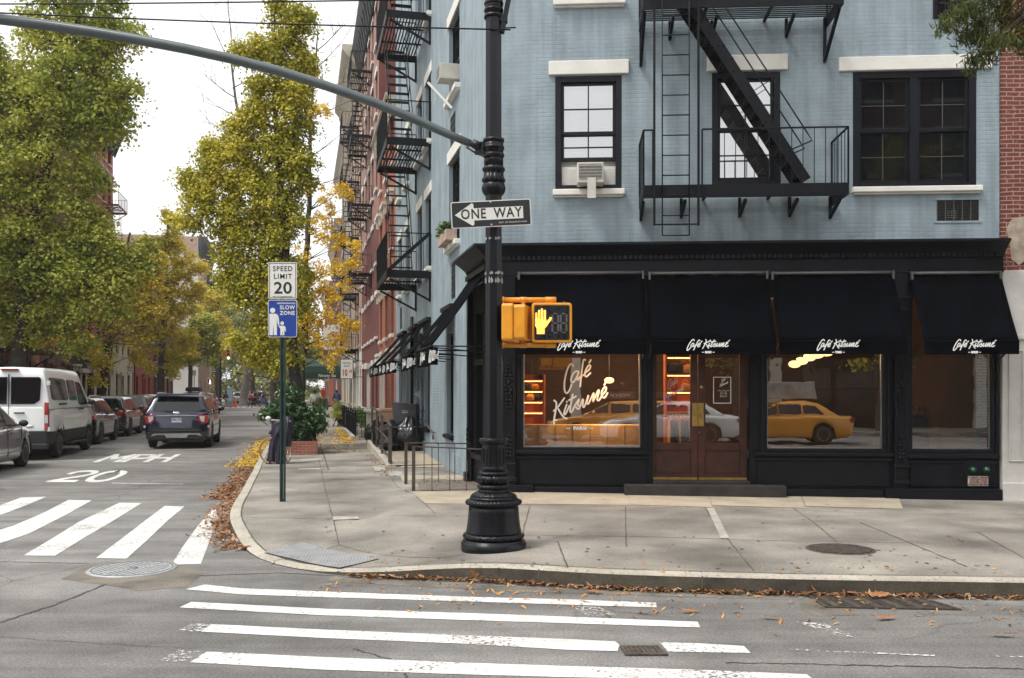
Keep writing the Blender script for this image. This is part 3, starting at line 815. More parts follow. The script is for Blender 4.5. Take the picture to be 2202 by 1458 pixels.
for (xa, xb, yz) in ((U(1111), U(1397), 972), (U(1622), U(1918), 976), (U(1950), U(2146), 980)):
    z = Zf((1100 + 1400) / 2 if xa < 2.5 else 1800, yz)
    sf.box(xa, xb, -.075, -.04, z - .03, z + .03, NAVY2)
    zb = z - .07
    sf.box(xa + .05, xb - .05, -.03, -.001, .30, zb - .04, NAVY)
    sf.box(xa, xb, -.05, -.002, zb - .04, zb, NAVY2)
sf.box(U(1080), U(1147), -.16, -.003, zg, Zf(1110, 1041), NAVY); sf.box(U(1148), U(1345), -.06, -.003, zg, Zf(1250, 1047), NAVY2)
sf.box(U(1683), U(1898), -.06, -.003, zg, Zf(1800, 1052), NAVY2); sf.box(U(1899), UE - .01, -.14, -.003, zg, Zf(2000, 1050), NAVY)
front = sf.build('shop_front', blue, bevel=.006, segs=1)
ORN = NAVY2
def pilaster(x0, x1, name='pilaster', zt=None):
    mb = MB(); zt = zt or ZW; m = (x0 + x1) / 2
    mb.box(x0, x1, -.10, -.003, zg, zt, NAVY)
    mb.box(x0 - .02, x1 + .02, -.13, -.1, .35, .42, NAVY2); mb.box(x0 - .02, x1 + .02, -.13, -.1, .62, .66, NAVY2)
    mb.box(x0 + .02, x0 + .04, -.115, -.1, .7, 2.25, NAVY2); mb.box(x1 - .04, x1 - .02, -.115, -.1, .7, 2.25, NAVY2)
    mb.box(x0 - .03, x1 + .03, -.15, -.1, zt - .42, zt - .38, NAVY2); mb.box(x0 - .02, x1 + .02, -.135, -.1, zt - .62, zt - .59, NAVY2)
    p = mb.build(name, blue, bevel=.006, segs=1)
    o = MB(); zc = Zf(1095, 823); hw = (x1 - x0) * .5
    def blob(x, z, r, ry=None): o.ball((m + x, -.112, z), (r, .022, ry or r), NAVY2, 10, 6)
    o.tube([(m + .055 * math.cos(t), -.118, zc + .075 * math.sin(t)) for t in [k * math.pi / 8 for k in range(17)]], .011, NAVY2, 6, caps=False); blob(0, zc, .036, .052)
    for s in (-1, 1):
        for x, z, r in ((.05, .12, .03), (.075, .06, .022), (.075, -.05, .024), (.05, -.13, .028), (.03, -.19, .026), (.055, -.24, .022), (.035, -.30, .026), (.03, .19, .024), (.012, .25, .018), (.045, -.35, .02), (.03, -.42, .02)):
            blob(s * x * .8, zc + z, r)
            o.tube([(m + s * x * .8, -.12, zc + z), (m + s * (x * .8 + r), -.125, zc + z + r * .6), (m + s * x * .7, -.12, zc + z + r * 1.3)], .008, NAVY2, 5)
    blob(0, zc + .31, .014, .03)
    for k in range(5):
        for s in (-1, 1): blob(s * .03, .78 + k * .065, .024)
    blob(0, 1.12, .02, .03)
    o.build('ornament', p)
pilaster(U(1080), U(1109)); pilaster(U(1920), U(1948))
mb = MB()
mb.wall(-1.9, -.14, zg, ZW, [(-1.5, -.35, .75, 3.3)], NAVY, reveal=.12)
mb.box(-1.95, -1.78, -.10, -.003, zg, ZW, NAVY2); mb.box(-1.98, -1.75, -.16, -.101, zg, .34, NAVY2); mb.box(-.3, -.005, -.10, -.003, zg, ZW, NAVY)
mb.box(-1.5, -.35, -.03, -.003, 2.35, 2.45, NAVY2); mb.box(-1.78, -.3, -.06, -.004, .62, .72, NAVY2)
for k in range(7): mb.ball((-1.865, -.105, .6 + k * .09), (.04, .02, .05), NAVY2, 8, 5)
ret = mb.build('shop_front_return', blue, M=SIDE, bevel=.006, segs=1)
mb = MB(); mb.add([(-1.5, .06, .75), (-.35, .06, .75), (-.35, .06, 3.3), (-1.5, .06, 3.3)], [(0, 1, 2, 3)], SHOPG)
mb.build('side_shop_glass', blue, M=SIDE)
mb = MB(); mb.box(0.0, U(1080), -.09, -.003, zg, ZW, NAVY); mb.build('corner_pier', blue, bevel=.01)
zc0 = Zf(1600, 590); zc1 = ZB
prof = [(0.0, zc0), (.10, zc0), (.10, zc0 + .04), (.07, zc0 + .05), (.07, zc0 + .235), (.10, zc0 + .25), (.13, zc0 + .30), (.16, zc0 + .33), (.20, zc0 + .36), (.26, zc0 + .41), (.33, zc0 + .46), (.36, zc0 + .47), (.36, zc0 + .51), (0.0, zc1 + .02)]
NF = FRONT.to_3x3() @ Vector((0, -1, 0)); NS = SIDE.to_3x3() @ Vector((0, -1, 0))
A3 = Vector((AX, AY, 0)); nb = (NF + NS); nb = nb / nb.dot(NF)
V = []
E0 = A3 + FRONT.to_3x3() @ Vector((UE + .03, 0, 0)); E2 = Vector((*ST(1.95, 0), 0))
for base, nn in ((E0, NF), (A3, nb), (E2, NS)):
    for d, z in prof: V.append(tuple(base + nn * d + Vector((0, 0, z))))
k = len(prof); F = []
for r in range(2):
    for j in range(k - 1): F.append((r * k + j, r * k + j + 1, (r + 1) * k + j + 1, (r + 1) * k + j))
F.append(tuple(range(k))); F.append(tuple(2 * k + j for j in range(k - 1, -1, -1)))
mb = MB(); mb.add(V, F, NAVY2)
corn = MB(); corn.v = [tuple(FRONT.inverted() @ Vector(p)) for p in mb.v]; corn.f = mb.f; corn.m = mb.m; corn.sm = mb.sm; corn.mats = mb.mats
dx = .085
x = .1
while x < UE - .05:
    corn.box(x, x + .05, -.145, -.072, zc0 + .255, zc0 + .315, NAVY2); x += dx
corn = corn.build('cornice', blue)
mb = MB()
for k in range(20): mb.box(-.15 - k * .085 - .05, -.15 - k * .085, -.145, -.072, zc0 + .255, zc0 + .315, NAVY2)
mb.build('dentil', corn, M=SIDE)
mb = MB(); mb.box(-1.9, -.1, -.082, -.0715, zc0 + .06, zc0 + .225, mat('weathered_brown_panel', (.06, .05, .04), .6, var=.2)); mb.build('frieze_panel', corn, M=SIDE)
WOODF = mat('pale_wood_counter', (.78, .46, .22), .45, var=.10, scale=3, bump=.05)
for k, (g, lb) in enumerate(zip(glz, ('left shop window with the big white script lettering', 'middle shop window right of the doors', 'right shop window beside the pilaster'))):
    mb = MB(); a, b, c, d = g
    mb.box(a, a + .018, .06, .10, c, d, STEEL); mb.box(b - .018, b, .06, .10, c, d, STEEL); mb.box(a + .018, b - .018, .06, .10, c, c + .018, STEEL)
    sw_ = mb.build('shop_window', blue, label=lb)
    g_ = MB(); g_.add([(a + .018, .08, c + .018), (b - .018, .08, c + .018), (b - .018, .08, d), (a + .018, .08, d)], [(0, 1, 2, 3)], SHOPG); g_.build('shop_glass', sw_)
    if k == 0: win1 = sw_
LOGO = [[(600, 375), (585, 350), (555, 352), (500, 420), (450, 510), (425, 580), (440, 603), (475, 575), (525, 520)],
        [(590, 440), (560, 435), (525, 480), (520, 512), (545, 515), (590, 455)], [(592, 440), (580, 505), (600, 515), (625, 485)],
        [(735, 375), (715, 358), (690, 380), (650, 460), (600, 560), (585, 595)], [(610, 478), (668, 466)],
        [(670, 490), (720, 470), (745, 445), (720, 430), (690, 460), (675, 500), (695, 518), (735, 495)], [(755, 412), (785, 382)],
        [(870, 345), (885, 385), (870, 420), (830, 500), (795, 560)], [(985, 360), (930, 400), (830, 440)], [(870, 440), (900, 490), (920, 535), (945, 550)],
        [(965, 430), (930, 490), (935, 515), (965, 480)], [(985, 392), (992, 386)],
        [(1075, 355), (1030, 420), (985, 500), (1000, 515), (1040, 480)], [(1000, 405), (1110, 385)],
        [(1040, 480), (1095, 430), (1085, 465), (1095, 500), (1070, 514), (1050, 505)],
        [(1095, 500), (1150, 430), (1125, 495), (1140, 510), (1180, 470), (1210, 425), (1185, 500), (1200, 508)],
        [(1200, 508), (1255, 425), (1228, 510), (1290, 430), (1305, 435), (1272, 500), (1290, 510), (1330, 470)],
        [(1330, 470), (1375, 445), (1395, 418), (1370, 410), (1345, 450), (1335, 495), (1355, 515), (1405, 490)], [(1408, 385), (1438, 362)]]
BIG = [[(785, 195), (765, 165), (735, 165), (690, 250), (655, 400), (650, 520), (665, 580), (695, 590), (730, 540), (760, 460)],
       [(850, 265), (800, 280), (755, 360), (755, 420), (790, 425), (845, 330), (862, 270)], [(862, 270), (838, 370), (850, 395), (885, 355)],
       [(965, 100), (940, 92), (925, 150), (905, 300), (885, 495)], [(850, 375), (950, 312)],
       [(960, 290), (1020, 240), (1040, 190), (1010, 180), (965, 260), (955, 320), (980, 345), (1040, 290)], [(1020, 140), (1045, 95)],
       [(495, 700), (530, 740), (520, 850), (500, 960), (495, 1050)], [(650, 665), (560, 790), (490, 860)], [(560, 830), (600, 900), (650, 960), (690, 970)],
       [(685, 760), (655, 850), (645, 905), (670, 900), (725, 780)], [(685, 716), (689, 726)],
       [(775, 610), (750, 740), (735, 860), (760, 870), (800, 790)], [(715, 700), (825, 640)],
       [(800, 790), (870, 680), (850, 760), (882, 800), (855, 830), (820, 800)],
       [(882, 800), (930, 680), (925, 780), (950, 790), (1010, 620), (985, 740), (1010, 750)],
       [(1010, 750), (1090, 590), (1075, 720), (1150, 560), (1165, 575), (1140, 680), (1165, 700), (1205, 640)],
       [(1215, 620), (1265, 560), (1275, 512), (1245, 510), (1205, 580), (1215, 640), (1250, 660), (1295, 590)], [(1245, 470), (1270, 427)]]
def logo_px(lines, f, M, v):
    return [[on_plane(M, *f(p), v) for p in l] for l in lines]
DECAL = leafmat('white_window_decal', [(0, (.85, .84, .80)), (1, (.85, .84, .80))], .6, .16)
mb = MB(); Mv = FRONT @ Matrix.Translation((0, .072, 0))
mb.strokes(logo_px(BIG, lambda p: (1120 + p[0] / 6.94, 760 + p[1] / 6.94), FRONT, -.072), .029, DECAL, Mv)
LI = FRONT.inverted()
def flat(mb):    # strokes were written in world space: bring them back to the parent's frame
    mb.v = [tuple(LI @ Vector(p)) for p in mb.v]; return mb
def txt_px(mb, s, px, py, hpx, v, m, M=None, sp=1.0, bold=0.0, xs=1.0):
    M = M or FRONT
    x, z = on_plane(M, px, py, v); sc = on_plane(M, px, py - hpx / 2, v)[1] - on_plane(M, px, py + hpx / 2, v)[1]
    mb.text(s, M @ Matrix.Translation((x, -v, z)), sc / .70, m, sp=sp, bold=bold, xs=xs)
txt_px(mb, 'PARIS', 1247, 921, 6.5, -.072, WHITE, sp=1.25, bold=.006)
for px in (1222, 1272):
    x, z = on_plane(FRONT, px, 921, -.072); mb.box(x - .035, x + .035, .071, .073, z - .006, z + .006, WHITE, M=FRONT)
flat(mb).build('lettering', win1)
MAHO = mat('mahogany', (.065, .017, .009), .36, var=.35, scale=5, bump=.06, coat=.1)
BRASS = mat('brass', (.62, .42, .14), .28, metal=1.0, var=.18, scale=9, bump=.15, bscale=30)
DI = .16
def leaf(px0, px1, gx0, gx1, name_lbl, left):
    a, b = U(px0), U(px1); z0, z1 = Zf(1500, 1030), door[3]; g = (U(gx0), U(gx1), Zf(1500, 953), door[3])
    mb = MB(); y0, y1 = DI, DI + .05
    mb.box(a, g[0], y0, y1, z0, z1, MAHO); mb.box(g[1], b, y0, y1, z0, z1, MAHO)
    mb.box(g[0], g[1], y0, y1, z0, z0 + .09, MAHO); zp0, zp1 = Zf(1500, 1021), Zf(1500, 969)
    mb.box(g[0], g[1], y0, y1, zp1 + .0, g[2], MAHO); mb.box(g[0], g[1], y0 + .025, y1, z0 + .09, zp1, MAHO)
    for s in (0, 1):
        i = .012
        xa, xb = g[0] - .01, g[1] + .01
        if s == 0: mb.box(xa, xb, y0 - .012, y0 - .001, zp1 - .008, zp1 + .010, MAHO); mb.box(xa, xb, y0 - .012, y0 - .001, z0 + .08, z0 + .098, MAHO)
        else: mb.box(xa - .012, xa, y0 - .012, y0 - .001, z0 + .08, zp1 + .01, MAHO); mb.box(xb, xb + .012, y0 - .012, y0 - .001, z0 + .08, zp1 + .01, MAHO)
    d = mb.build('door', blue, bevel=.004, segs=1, label=name_lbl)
    q = MB(); q.add([(g[0], y0 + .02, g[2]), (g[1], y0 + .02, g[2]), (g[1], y0 + .02, g[3]), (g[0], y0 + .02, g[3])], [(0, 1, 2, 3)], SHOPG); q.build('pane', d)
    h = MB(); hx = (U(1491), U(1503)) if left else (U(1504), U(1516)); hz = (Zf(1500, 917), Zf(1500, 867))
    h.box(hx[0], hx[1], y0 - .012, y0 - .001, hz[0], hz[1], BRASS); hm = (hx[0] + hx[1]) / 2
    h.tube([(hm, y0 - .012, hz[0] + .16), (hm, y0 - .05, hz[0] + .17), (hm, y0 - .055, hz[0] + .24), (hm, y0 - .05, hz[1] - .10), (hm, y0 - .012, hz[1] - .09)], .009, BRASS, 8)
    h.build('handle', d)
    k = MB(); k.box(a + .01, b - .01, y0 - .02, y0 - .001, z0 - .03, z0 + .012, BRASS); k.build('kick_strip', d)
    for zz in (.75, 1.6):
        hg = MB(); xx = a - .01 if left else b + .002; hg.box(xx, xx + .012, y0 - .02, y0 - .002, zz, zz + .13, STEEL); hg.build('hinge', d)
    return d
dl = leaf(1405, 1503, 1414, 1487, 'left mahogany door leaf', True); dr = leaf(1504, 1611, 1520, 1594, 'right mahogany door leaf', False)
mb = MB(); mb.ball((U(1511), DI - .004, Zf(1511, 832)), (.028, .012, .028), BRASS); mb.ball((U(1506), DI - .004, Zf(1506, 931)), (.010, .01, .012), BRASS); mb.build('lock', dr)
mb = MB()
SM = [[(p[0] * .30 + 1425 - 480 * .30 / 1 * .0, p[1]) for p in l] for l in BIG]
f_small = lambda p: (1428 + (p[0] - 480) / 6.94 * .355, 812 + (p[1] - 90) / 6.94 * .355)
mb.strokes(logo_px(BIG, f_small, FRONT, -(DI + .015)), .010, mat('pale_decal', (.5, .48, .45), .5), FRONT @ Matrix.Translation((0, DI + .014, 0)))
txt_px(mb, 'PARIS', 1450, 864, 3, -(DI + .014), WHITE, sp=1.2)
flat(mb).build('lettering', dl)
mb = MB(); f2 = lambda p: (1548 + (p[0] - 480) / 6.94 * .15, 812 + (p[1] - 90) / 6.94 * .15)
mb.strokes(logo_px(BIG, f2, FRONT, -(DI + .015)), .0055, WHITE, FRONT @ Matrix.Translation((0, DI + .014, 0)))
for k, s in enumerate(('MON - THU  8 - 7PM', 'FRI  8 - 8PM', 'SAT  9 - 8PM', 'SUN  9 - 7PM', 'BROOKLYN')): txt_px(mb, s, 1556, 840 + k * 3.2, 1.9, -(DI + .014), WHITE)
a, b = U(1537), U(1576); c, d = Zf(1556, 868), Zf(1556, 810)
for q in ((a, a + .012, c, d), (b - .012, b, c, d), (a + .012, b - .012, c, c + .012), (a + .012, b - .012, d - .012, d)):
    mb.box(q[0], q[1], DI + .008, DI + .012, q[2], q[3], mat('pale_line', (.45, .45, .43), .5) if q is None else WHITE, M=FRONT)
flat(mb).build('lettering', dr)
mb = MB(); mb.box(door[0], U(1404.5), .02, .30, .18, door[3], NAVY2); mb.box(U(1612), door[1] - .001, .02, .30, .18, door[3], NAVY2)
mb.build('door_jamb', blue)
STEPM = mat('worn_dark_stone_step', (.024, .021, .019), .7, var=.4, scale=3, bump=.6, bscale=30, spots=((.10, .085, .065), .64))
mb = MB(); mb.box(U(1341), U(1683), -.30, -.062, -.05, Zf(1500, 1044, .3), STEPM); mb.box(U(1404), U(1612), -.062, .3, -.04, Zf(1500, 1034), STEPM)
mb.build('door_step', blue, bevel=.015)
mb = MB(); a, b, c, d = R4(2074, 2128, 990, 1022, .05); mb.box(a, b, -.055, -.031, c, d, NAVY2)
sc = mb.build('sprinkler_connection', blue, bevel=.004)
GRN = mat('green_bronze', (.03, .10, .055), .4, metal=.6, var=.3, scale=20)
for px in (2091, 2120):
    x, z = on_plane(FRONT, px, 1010, .1); q = MB()
    q.lathe([(.050, 0), (.052, .03), (.040, .05), (.048, .07), (.048, .10), (.02, .105), (.014, .125), (0.001, .126)], GRN, 14, M=Matrix.Translation((x, -.055, z)) @ Matrix.Rotation(R(90), 4, 'X'))
    q.build('hose_coupling', sc)
mb = MB(); a, b, c, d = R4(2082, 2125, 1024, 1045, .05)
ENAM = mat('cream_enamel', (.66, .61, .52), .4, var=.1, scale=12); DRED = mat('dark_red_lettering', (.16, .03, .025), .5)
mb.box(a, b, -.055, -.031, c, d, ENAM); es = mb.build('enamel_sign', blue, bevel=.003)
mb = MB()
for k, s in enumerate(('AUTOMATIC SPRINKLER', 'SHUT OFF VALVE', 'LOCATED 15 FEET', 'OPPOSITE THIS SIGN')):
    zz = d - (d - c) * (k + .6) / 4.2
    mb.text(s, Matrix.Translation(((a + b) / 2, -.058, zz)), .042, DRED, xs=.80 if k == 0 else .85, bold=.0015)
mb.build('lettering', es)
AWC = mat('awning_rail', (.18, .18, .18), .4, metal=.5)
def front_awning(p0, p1, lx, lbl, v=.72, pyt=592, pyb=735, pyv=762, lw=None):
    a, b = U(p0), U(p1); zt = Zf((p0 + p1) / 2, pyt) ; zb = on_plane(FRONT, (p0 + p1) / 2, pyb, v)[1]; zv = on_plane(FRONT, (p0 + p1) / 2, pyv, v)[1]
    mb = MB(); n = 14
    V = []
    for i in range(n + 1):
        x = a + (b - a) * i / n
        for j in range(9):
            t = j / 8; sag = -.04 * math.sin(math.pi * t) * (.7 + .3 * math.sin(i * .9 + p0)) + .008 * math.sin(i * 2.4 + t * 5 + p0)
            V.append((x, -(.08 + (v - .08) * t), zt + (zb - zt) * t + sag))
    F = [(i * 9 + j, i * 9 + j + 1, (i + 1) * 9 + j + 1, (i + 1) * 9 + j) for i in range(n) for j in range(8)]
    mb.add(V, F, AWN, smooth=True)
    aw = mb.build('awning', blue, label=lbl)
    so = aw.modifiers.new('thick', 'SOLIDIFY'); so.thickness = .006
    vb = MB(); V = []
    for i in range(41):
        x = a + (b - a) * i / 40
        for z in (zb, (zb + zv) / 2, zv): V.append((x, -v - .006 * math.sin(i * .9) * (zb - z) / (zb - zv), z))
    vb.add(V, [(i * 3 + j, i * 3 + j + 1, i * 3 + j + 4, i * 3 + j + 3) for i in range(40) for j in range(2)], AWN, smooth=True)
    vb.tube([(a, -v + .01, zb), (b, -v + .01, zb)], .018, AWN, 8)
    va = vb.build('valance', aw)
    r = MB(); r.tube([(a, -.10, zt + .03), (b, -.10, zt + .03)], .028, AWC, 8); r.build('awning_bar', aw)
    for x in (a + .02, b - .02): r = MB(); r.box(x - .015, x + .015, -.14, -.06, zt - .08, zt + .05, AWC); r.build('bar_bracket', aw); r = MB(); r.bar((x, -.09, zb - .25), (x, -v + .02, zb), .03, .02, NAVY2); r.build('awning_arm', aw)
    L = MB(); cx_ = lx
    f = lambda p: (cx_ + (p[0] - 930) / 11.01, 730.5 + (p[1] - 350) / 11.01)
    L.strokes(logo_px(LOGO, f, FRONT, v + .014), .0155, WHITE, FRONT @ Matrix.Translation((0, -v - .014, 0)))
    txt_px(L, 'PARIS', cx_ + 0, 757.5, 3.4, v + .014, WHITE, sp=1.1, bold=.006)
    for dx_ in (-11.5, 11.5):
        x, z = on_plane(FRONT, cx_ + dx_, 757.5, v + .014); L.box(x - .016, x + .016, -v - .015, -v - .013, z - .005, z + .005, WHITE, M=FRONT)
    flat(L).build('lettering', va)
front_awning(1114, 1384, 1245, 'awning over the left shop window'); front_awning(1393, 1649, 1523, 'awning over the double doors')
front_awning(1655, 1918, 1803, 'awning over the middle shop window'); front_awning(1953, 2147, 2096, 'rightmost awning above the sprinkler sign')
def side_awning(s0, s1, zt, zb, zv, out, lbl, logo=True, fabric=True):
    mb = MB(); a, b = -s1, -s0
    V = []
    for i in range(9):
        x = a + (b - a) * i / 8
        for j in range(7):
            t = j / 6; V.append((x, -(.06 + (out - .06) * t), zt + (zb - zt) * t - .03 * math.sin(math.pi * t)))
    mb.add(V, [(i * 7 + j, i * 7 + j + 1, (i + 1) * 7 + j + 1, (i + 1) * 7 + j) for i in range(8) for j in range(6)], AWN, smooth=True)
    mb.box(a - .05, b + .05, -.13, -.003, zt - .03, zt + .06, NAVY2)
    aw = mb.build('awning', blue, M=SIDE, label=lbl); so = aw.modifiers.new('thick', 'SOLIDIFY'); so.thickness = .012
    vb = MB(); vb.box(a, b, -out - .012, -out, zv, zb, AWN); vb.box(b, b + .01, -out - .012, -out + .13, zv + .02, zb, AWN)
    va = vb.build('valance', aw, M=SIDE)
    r = MB(); 
    for x in (a + .03, b - .03):
        r.tube([(x, -.02, zb + .02), (x, -out, zb + .02)], .014, NAVY2, 6); r.tube([(x, -.02, zb - .09), (x, -out, zb + .0)], .012, NAVY2, 6)
    r.tube([(a, -out + .01, zb + .01), (b, -out + .01, zb + .01)], .016, NAVY2, 6)
    r.build('awning_arm', aw, M=SIDE)
    if logo:
        L = MB(); P = [[((p[0] - 930) * .00085 * .8 + (a + b) / 2, -(p[1] - 450) * .00085 + (zb + zv) / 2 + .02) for p in l] for l in LOGO]
        L.strokes(P, .022, WHITE, Matrix.Translation((0, -out - .014, 0)))
        P2 = [[((p[0] - 930) * .00016, -(p[1] - 450) * .0008 + (zb + zv) / 2 + .02) for p in l] for l in LOGO]
        L.build('lettering', va, M=SIDE)
        L = MB(); L.strokes(P2, .02, WHITE, Matrix.Translation((b + .013, -out + .06, 0)) @ Matrix.Rotation(R(90), 4, 'Z'))
        L.build('lettering', va, M=SIDE)
side_awning(.08, 1.9, 3.98, 2.62, 2.30, 1.05, 'large side awning at the corner of the shop front')
side_awning(3.9, 5.2, 3.66, 2.62, 2.30, 1.0, 'second side awning from the corner')
side_awning(7.7, 9.3, 3.66, 2.62, 2.30, 1.0, 'third side awning from the corner')
side_awning(10.0, 11.8, 3.66, 2.62, 2.30, 1.0, 'fourth side awning from the corner')
side_awning(13.2, 15.2, 3.66, 2.62, 2.30, 1.0, 'farthest side awning on the blue wall')
PAPER = mat('white_paper', (.78, .78, .80), .7, var=.03); TAPE = mat('blue_tape', (.03, .12, .5), .5)
mb = MB(); mb.box(-9.52, -9.28, -.02, -.012, 1.75, 2.25, PAPER); mb.box(-9.50, -9.34, -.02, -.012, .95, 1.72, PAPER)
mb.add([(-9.5, -.021, 1.9), (-9.3, -.021, 1.9), (-9.35, -.25, 1.8), (-9.4, -.021, 1.62)], [(0, 1, 2), (0, 2, 3)], PAPER)
for z in (2.24, 1.94, 1.68, .93): mb.box(-9.49, -9.38, -.026, -.0205, z - .025, z + .025, TAPE)
tag(mb.build('paper_notice', None, M=SIDE), 'white paper notices fixed with blue tape on the blue side wall', 'notice')
mb = MB(); mb.tube([(-8.95, -.10, 1.12), (-8.1, -.12, 1.10), (-6.5, -.12, .86), (-6.45, -.12, .72)], .022, FENCEM, 8)
for x, z in ((-8.6, 1.11), (-6.9, .92)): mb.tube([(x, -.12, z), (x, -.04, z - .06), (x, .0, z - .06)], .012, FENCEM, 6)
tag(mb.build('wall_handrail', None, M=SIDE), 'short sloping brown handrail fixed to the blue side wall', 'handrail')
def flat_run(mb, x0, x1, y0, y1, z, m, n):
    """platform floor of flat bars running along x"""
    for k in range(n):
        y = y0 + (y1 - y0) * (k + .5) / n; mb.box(x0, x1, y - .017, y + .017, z - .01, z + .002, m)
def escape_platform(M, parent, x0, x1, z, d, name='fire_escape', hatch=None, brackets=(), drop=(.75, .75), rail_h=.86, dense=.16, beam=.14, label=None, m=None, ends=True, railgap=None):
    m = m or IRON
    mb = MB(); flat_run(mb, x0, x1, -d + .04, -.04, z, m, max(6, int(d / .085)))
    mb.box(x0, x1, -d, -d + .02, z - beam, z + .02, m); mb.box(x0, x0 + .02, -d + .021, -.001, z - beam, z + .02, m); mb.box(x1 - .02, x1, -d + .021, -.001, z - beam, z + .02, m)
    nx = max(2, int((x1 - x0) / .8))
    for k in range(1, nx): xx = x0 + (x1 - x0) * k / nx; mb.box(xx - .02, xx + .02, -d + .021, -.002, z - .05, z - .011, m)
    for ib, xx in enumerate(brackets):
        dp = drop[0] if ib in (0, len(brackets) - 1) else drop[1]; reach = .92 if dp > .5 else .6
        mb.bar((xx, -.03, z - .012), (xx, -.03, z - dp), .05, .045, m); mb.bar((xx, -d * reach, z - min(beam, dp * .4) - .02), (xx, -.04, z - dp + .04), .05, .05, m)
    fe = mb.build(name, parent, M=M, label=label)
    r = MB()
    def rail(p, q, n):
        p = Vector(p); q = Vector(q)
        r.bar(p + Vector((0, 0, rail_h)), q + Vector((0, 0, rail_h)), .03, .022, m)
        for k in range(n + 1):
            a = p.lerp(q, k / n); t = .024 if k in (0, n) else .011
            r.bar(a, a + Vector((0, 0, rail_h)), t, t, m, up=(0, 1, 0))
    nb = int((x1 - x0) / dense)
    if railgap:
        rail((x0 + .01, -d + .01, z), (railgap[0], -d + .01, z), max(1, int((railgap[0] - x0) / dense))); rail((railgap[1], -d + .01, z), (x1 - .01, -d + .01, z), int((x1 - railgap[1]) / dense))
    else: rail((x0 + .01, -d + .01, z), (x1 - .01, -d + .01, z), nb)
    if ends: rail((x0 + .01, -d + .01, z), (x0 + .01, -.01, z), max(3, int(d / .17))); rail((x1 - .01, -d + .01, z), (x1 - .01, -.01, z), max(3, int(d / .17)))
    r.build('railing', fe)
    return fe
def steep_stair(M, fe, x0, z0, x1, z1, yo, yi, m=None, steps=11, hand=True, sw=.17):
    """open stair from (x0,z0) up to (x1,z1) between y=yo (outer) and y=yi"""
    m = m or IRON; mb = MB()
    for y in (yo, yi): mb.bar((x0, y, z0), (x1, y, z1), .014, sw, m)
    for k in range(steps):
        t = (k + .5) / steps; x = x0 + (x1 - x0) * t; z = z0 + (z1 - z0) * t
        for q in (-.07, 0, .07): mb.box(x + q - .026, x + q + .026, min(yo, yi) + .008, max(yo, yi) - .008, z - .006, z + .006, m)
        if sw > .1:
            for s in (-1, 1): mb.ball((x + .05 * s, yo - .012, z + .045), .014, m, 6, 4)
    if hand:
        dv = Vector((x1 - x0, 0, z1 - z0)); n = Vector((-dv.z, 0, dv.x)).normalized() * (.42 if dv.x < 0 else -.42)
        if n.z < 0: n = -n
        for y in (yo, yi):
            a = Vector((x0, y, z0)) + dv * .18 + n; b = Vector((x1, y, z1)) - dv * .02 + n
            mb.tube([Vector((x0, y, z0)) + dv * .14 + Vector((0, 0, .05)), a - dv * .045, a, b], .012, m, 6)
            mid = a.lerp(b, .35); mb.bar(mid, mid - n, .03, .008, m)
    return mb.build('stairway', fe, M=M)
PD = .95
zpl = Zf(1600, 398, PD) - .0; px0, px1 = U(1383, 410, PD), U(1826, 410, PD)
bk = [px0 + .03] + [on_plane(FRONT, p, 430, .1)[0] for p in (1466, 1592, 1700)] + [px1 - .04]
beamh = Zf(1600, 396, PD) - Zf(1600, 415, PD)
fe = escape_platform(FRONT, blue, px0, px1, zpl, PD, brackets=bk, drop=(.38, .34), beam=.17, rail_h=Zf(1600, 276, PD) - zpl, dense=.168, label='black iron fire escape on the front', railgap=(U(1404, 300, PD), U(1510, 300, PD)))
ladd = MB()
for px in (1407, 1502):
    x, za = on_plane(FRONT, px, 485, PD + .06); zb_ = on_plane(FRONT, px, -60, PD + .06)[1]; ladd.bar((x, -PD - .06, za), (x, -PD - .06, zb_), .035, .04, IRON, up=(0, 1, 0))
xa, za = on_plane(FRONT, 1407, 483, PD + .06); xb, _ = on_plane(FRONT, 1502, 483, PD + .06); ladd.bar((xa, -PD - .06, za), (xb, -PD - .06, za), .03, .02, IRON)
ladd.build('ladder_guide', fe)
ladd = MB()
xa, zl = on_plane(FRONT, 1424, 507, PD + .02); xb, _ = on_plane(FRONT, 1482, 507, PD + .02); zh = on_plane(FRONT, 1424, -40, PD + .02)[1]
for x in (xa, xb): ladd.tube([(x, -PD - .035, zl), (x, -PD - .035, zh)], .011, IRON, 6)
step = (on_plane(FRONT, 1424, 258, PD)[1] - on_plane(FRONT, 1424, 301, PD)[1]); z = zl
while z < zh: ladd.tube([(xa, -PD - .035, z), (xb, -PD - .035, z)], .010, IRON, 6); z += step
ladd.build('ladder', fe)
x0_, z0_ = on_plane(FRONT, 1728, 393, .62); x1_, z1_ = on_plane(FRONT, 1468, -8, .62)
steep_stair(FRONT, fe, x0_, z0_, x1_, z1_, -.78, -.28, steps=15)
z2 = Zf(1600, -8, PD); bk2 = [px0 + .03, U(1440, 30), U(1530, 20), U(1690, 20), U(1815, 10, PD) - .05]
fe2 = escape_platform(FRONT, blue, px0, U(1815, 10, PD), z2, PD, brackets=bk2, drop=(.75, .32), beam=.16, label='upper black fire escape at the top of the picture', railgap=(U(1404, 300, PD), U(1510, 300, PD)))
FZ = [4.86, 8.16, 11.32, 14.5]
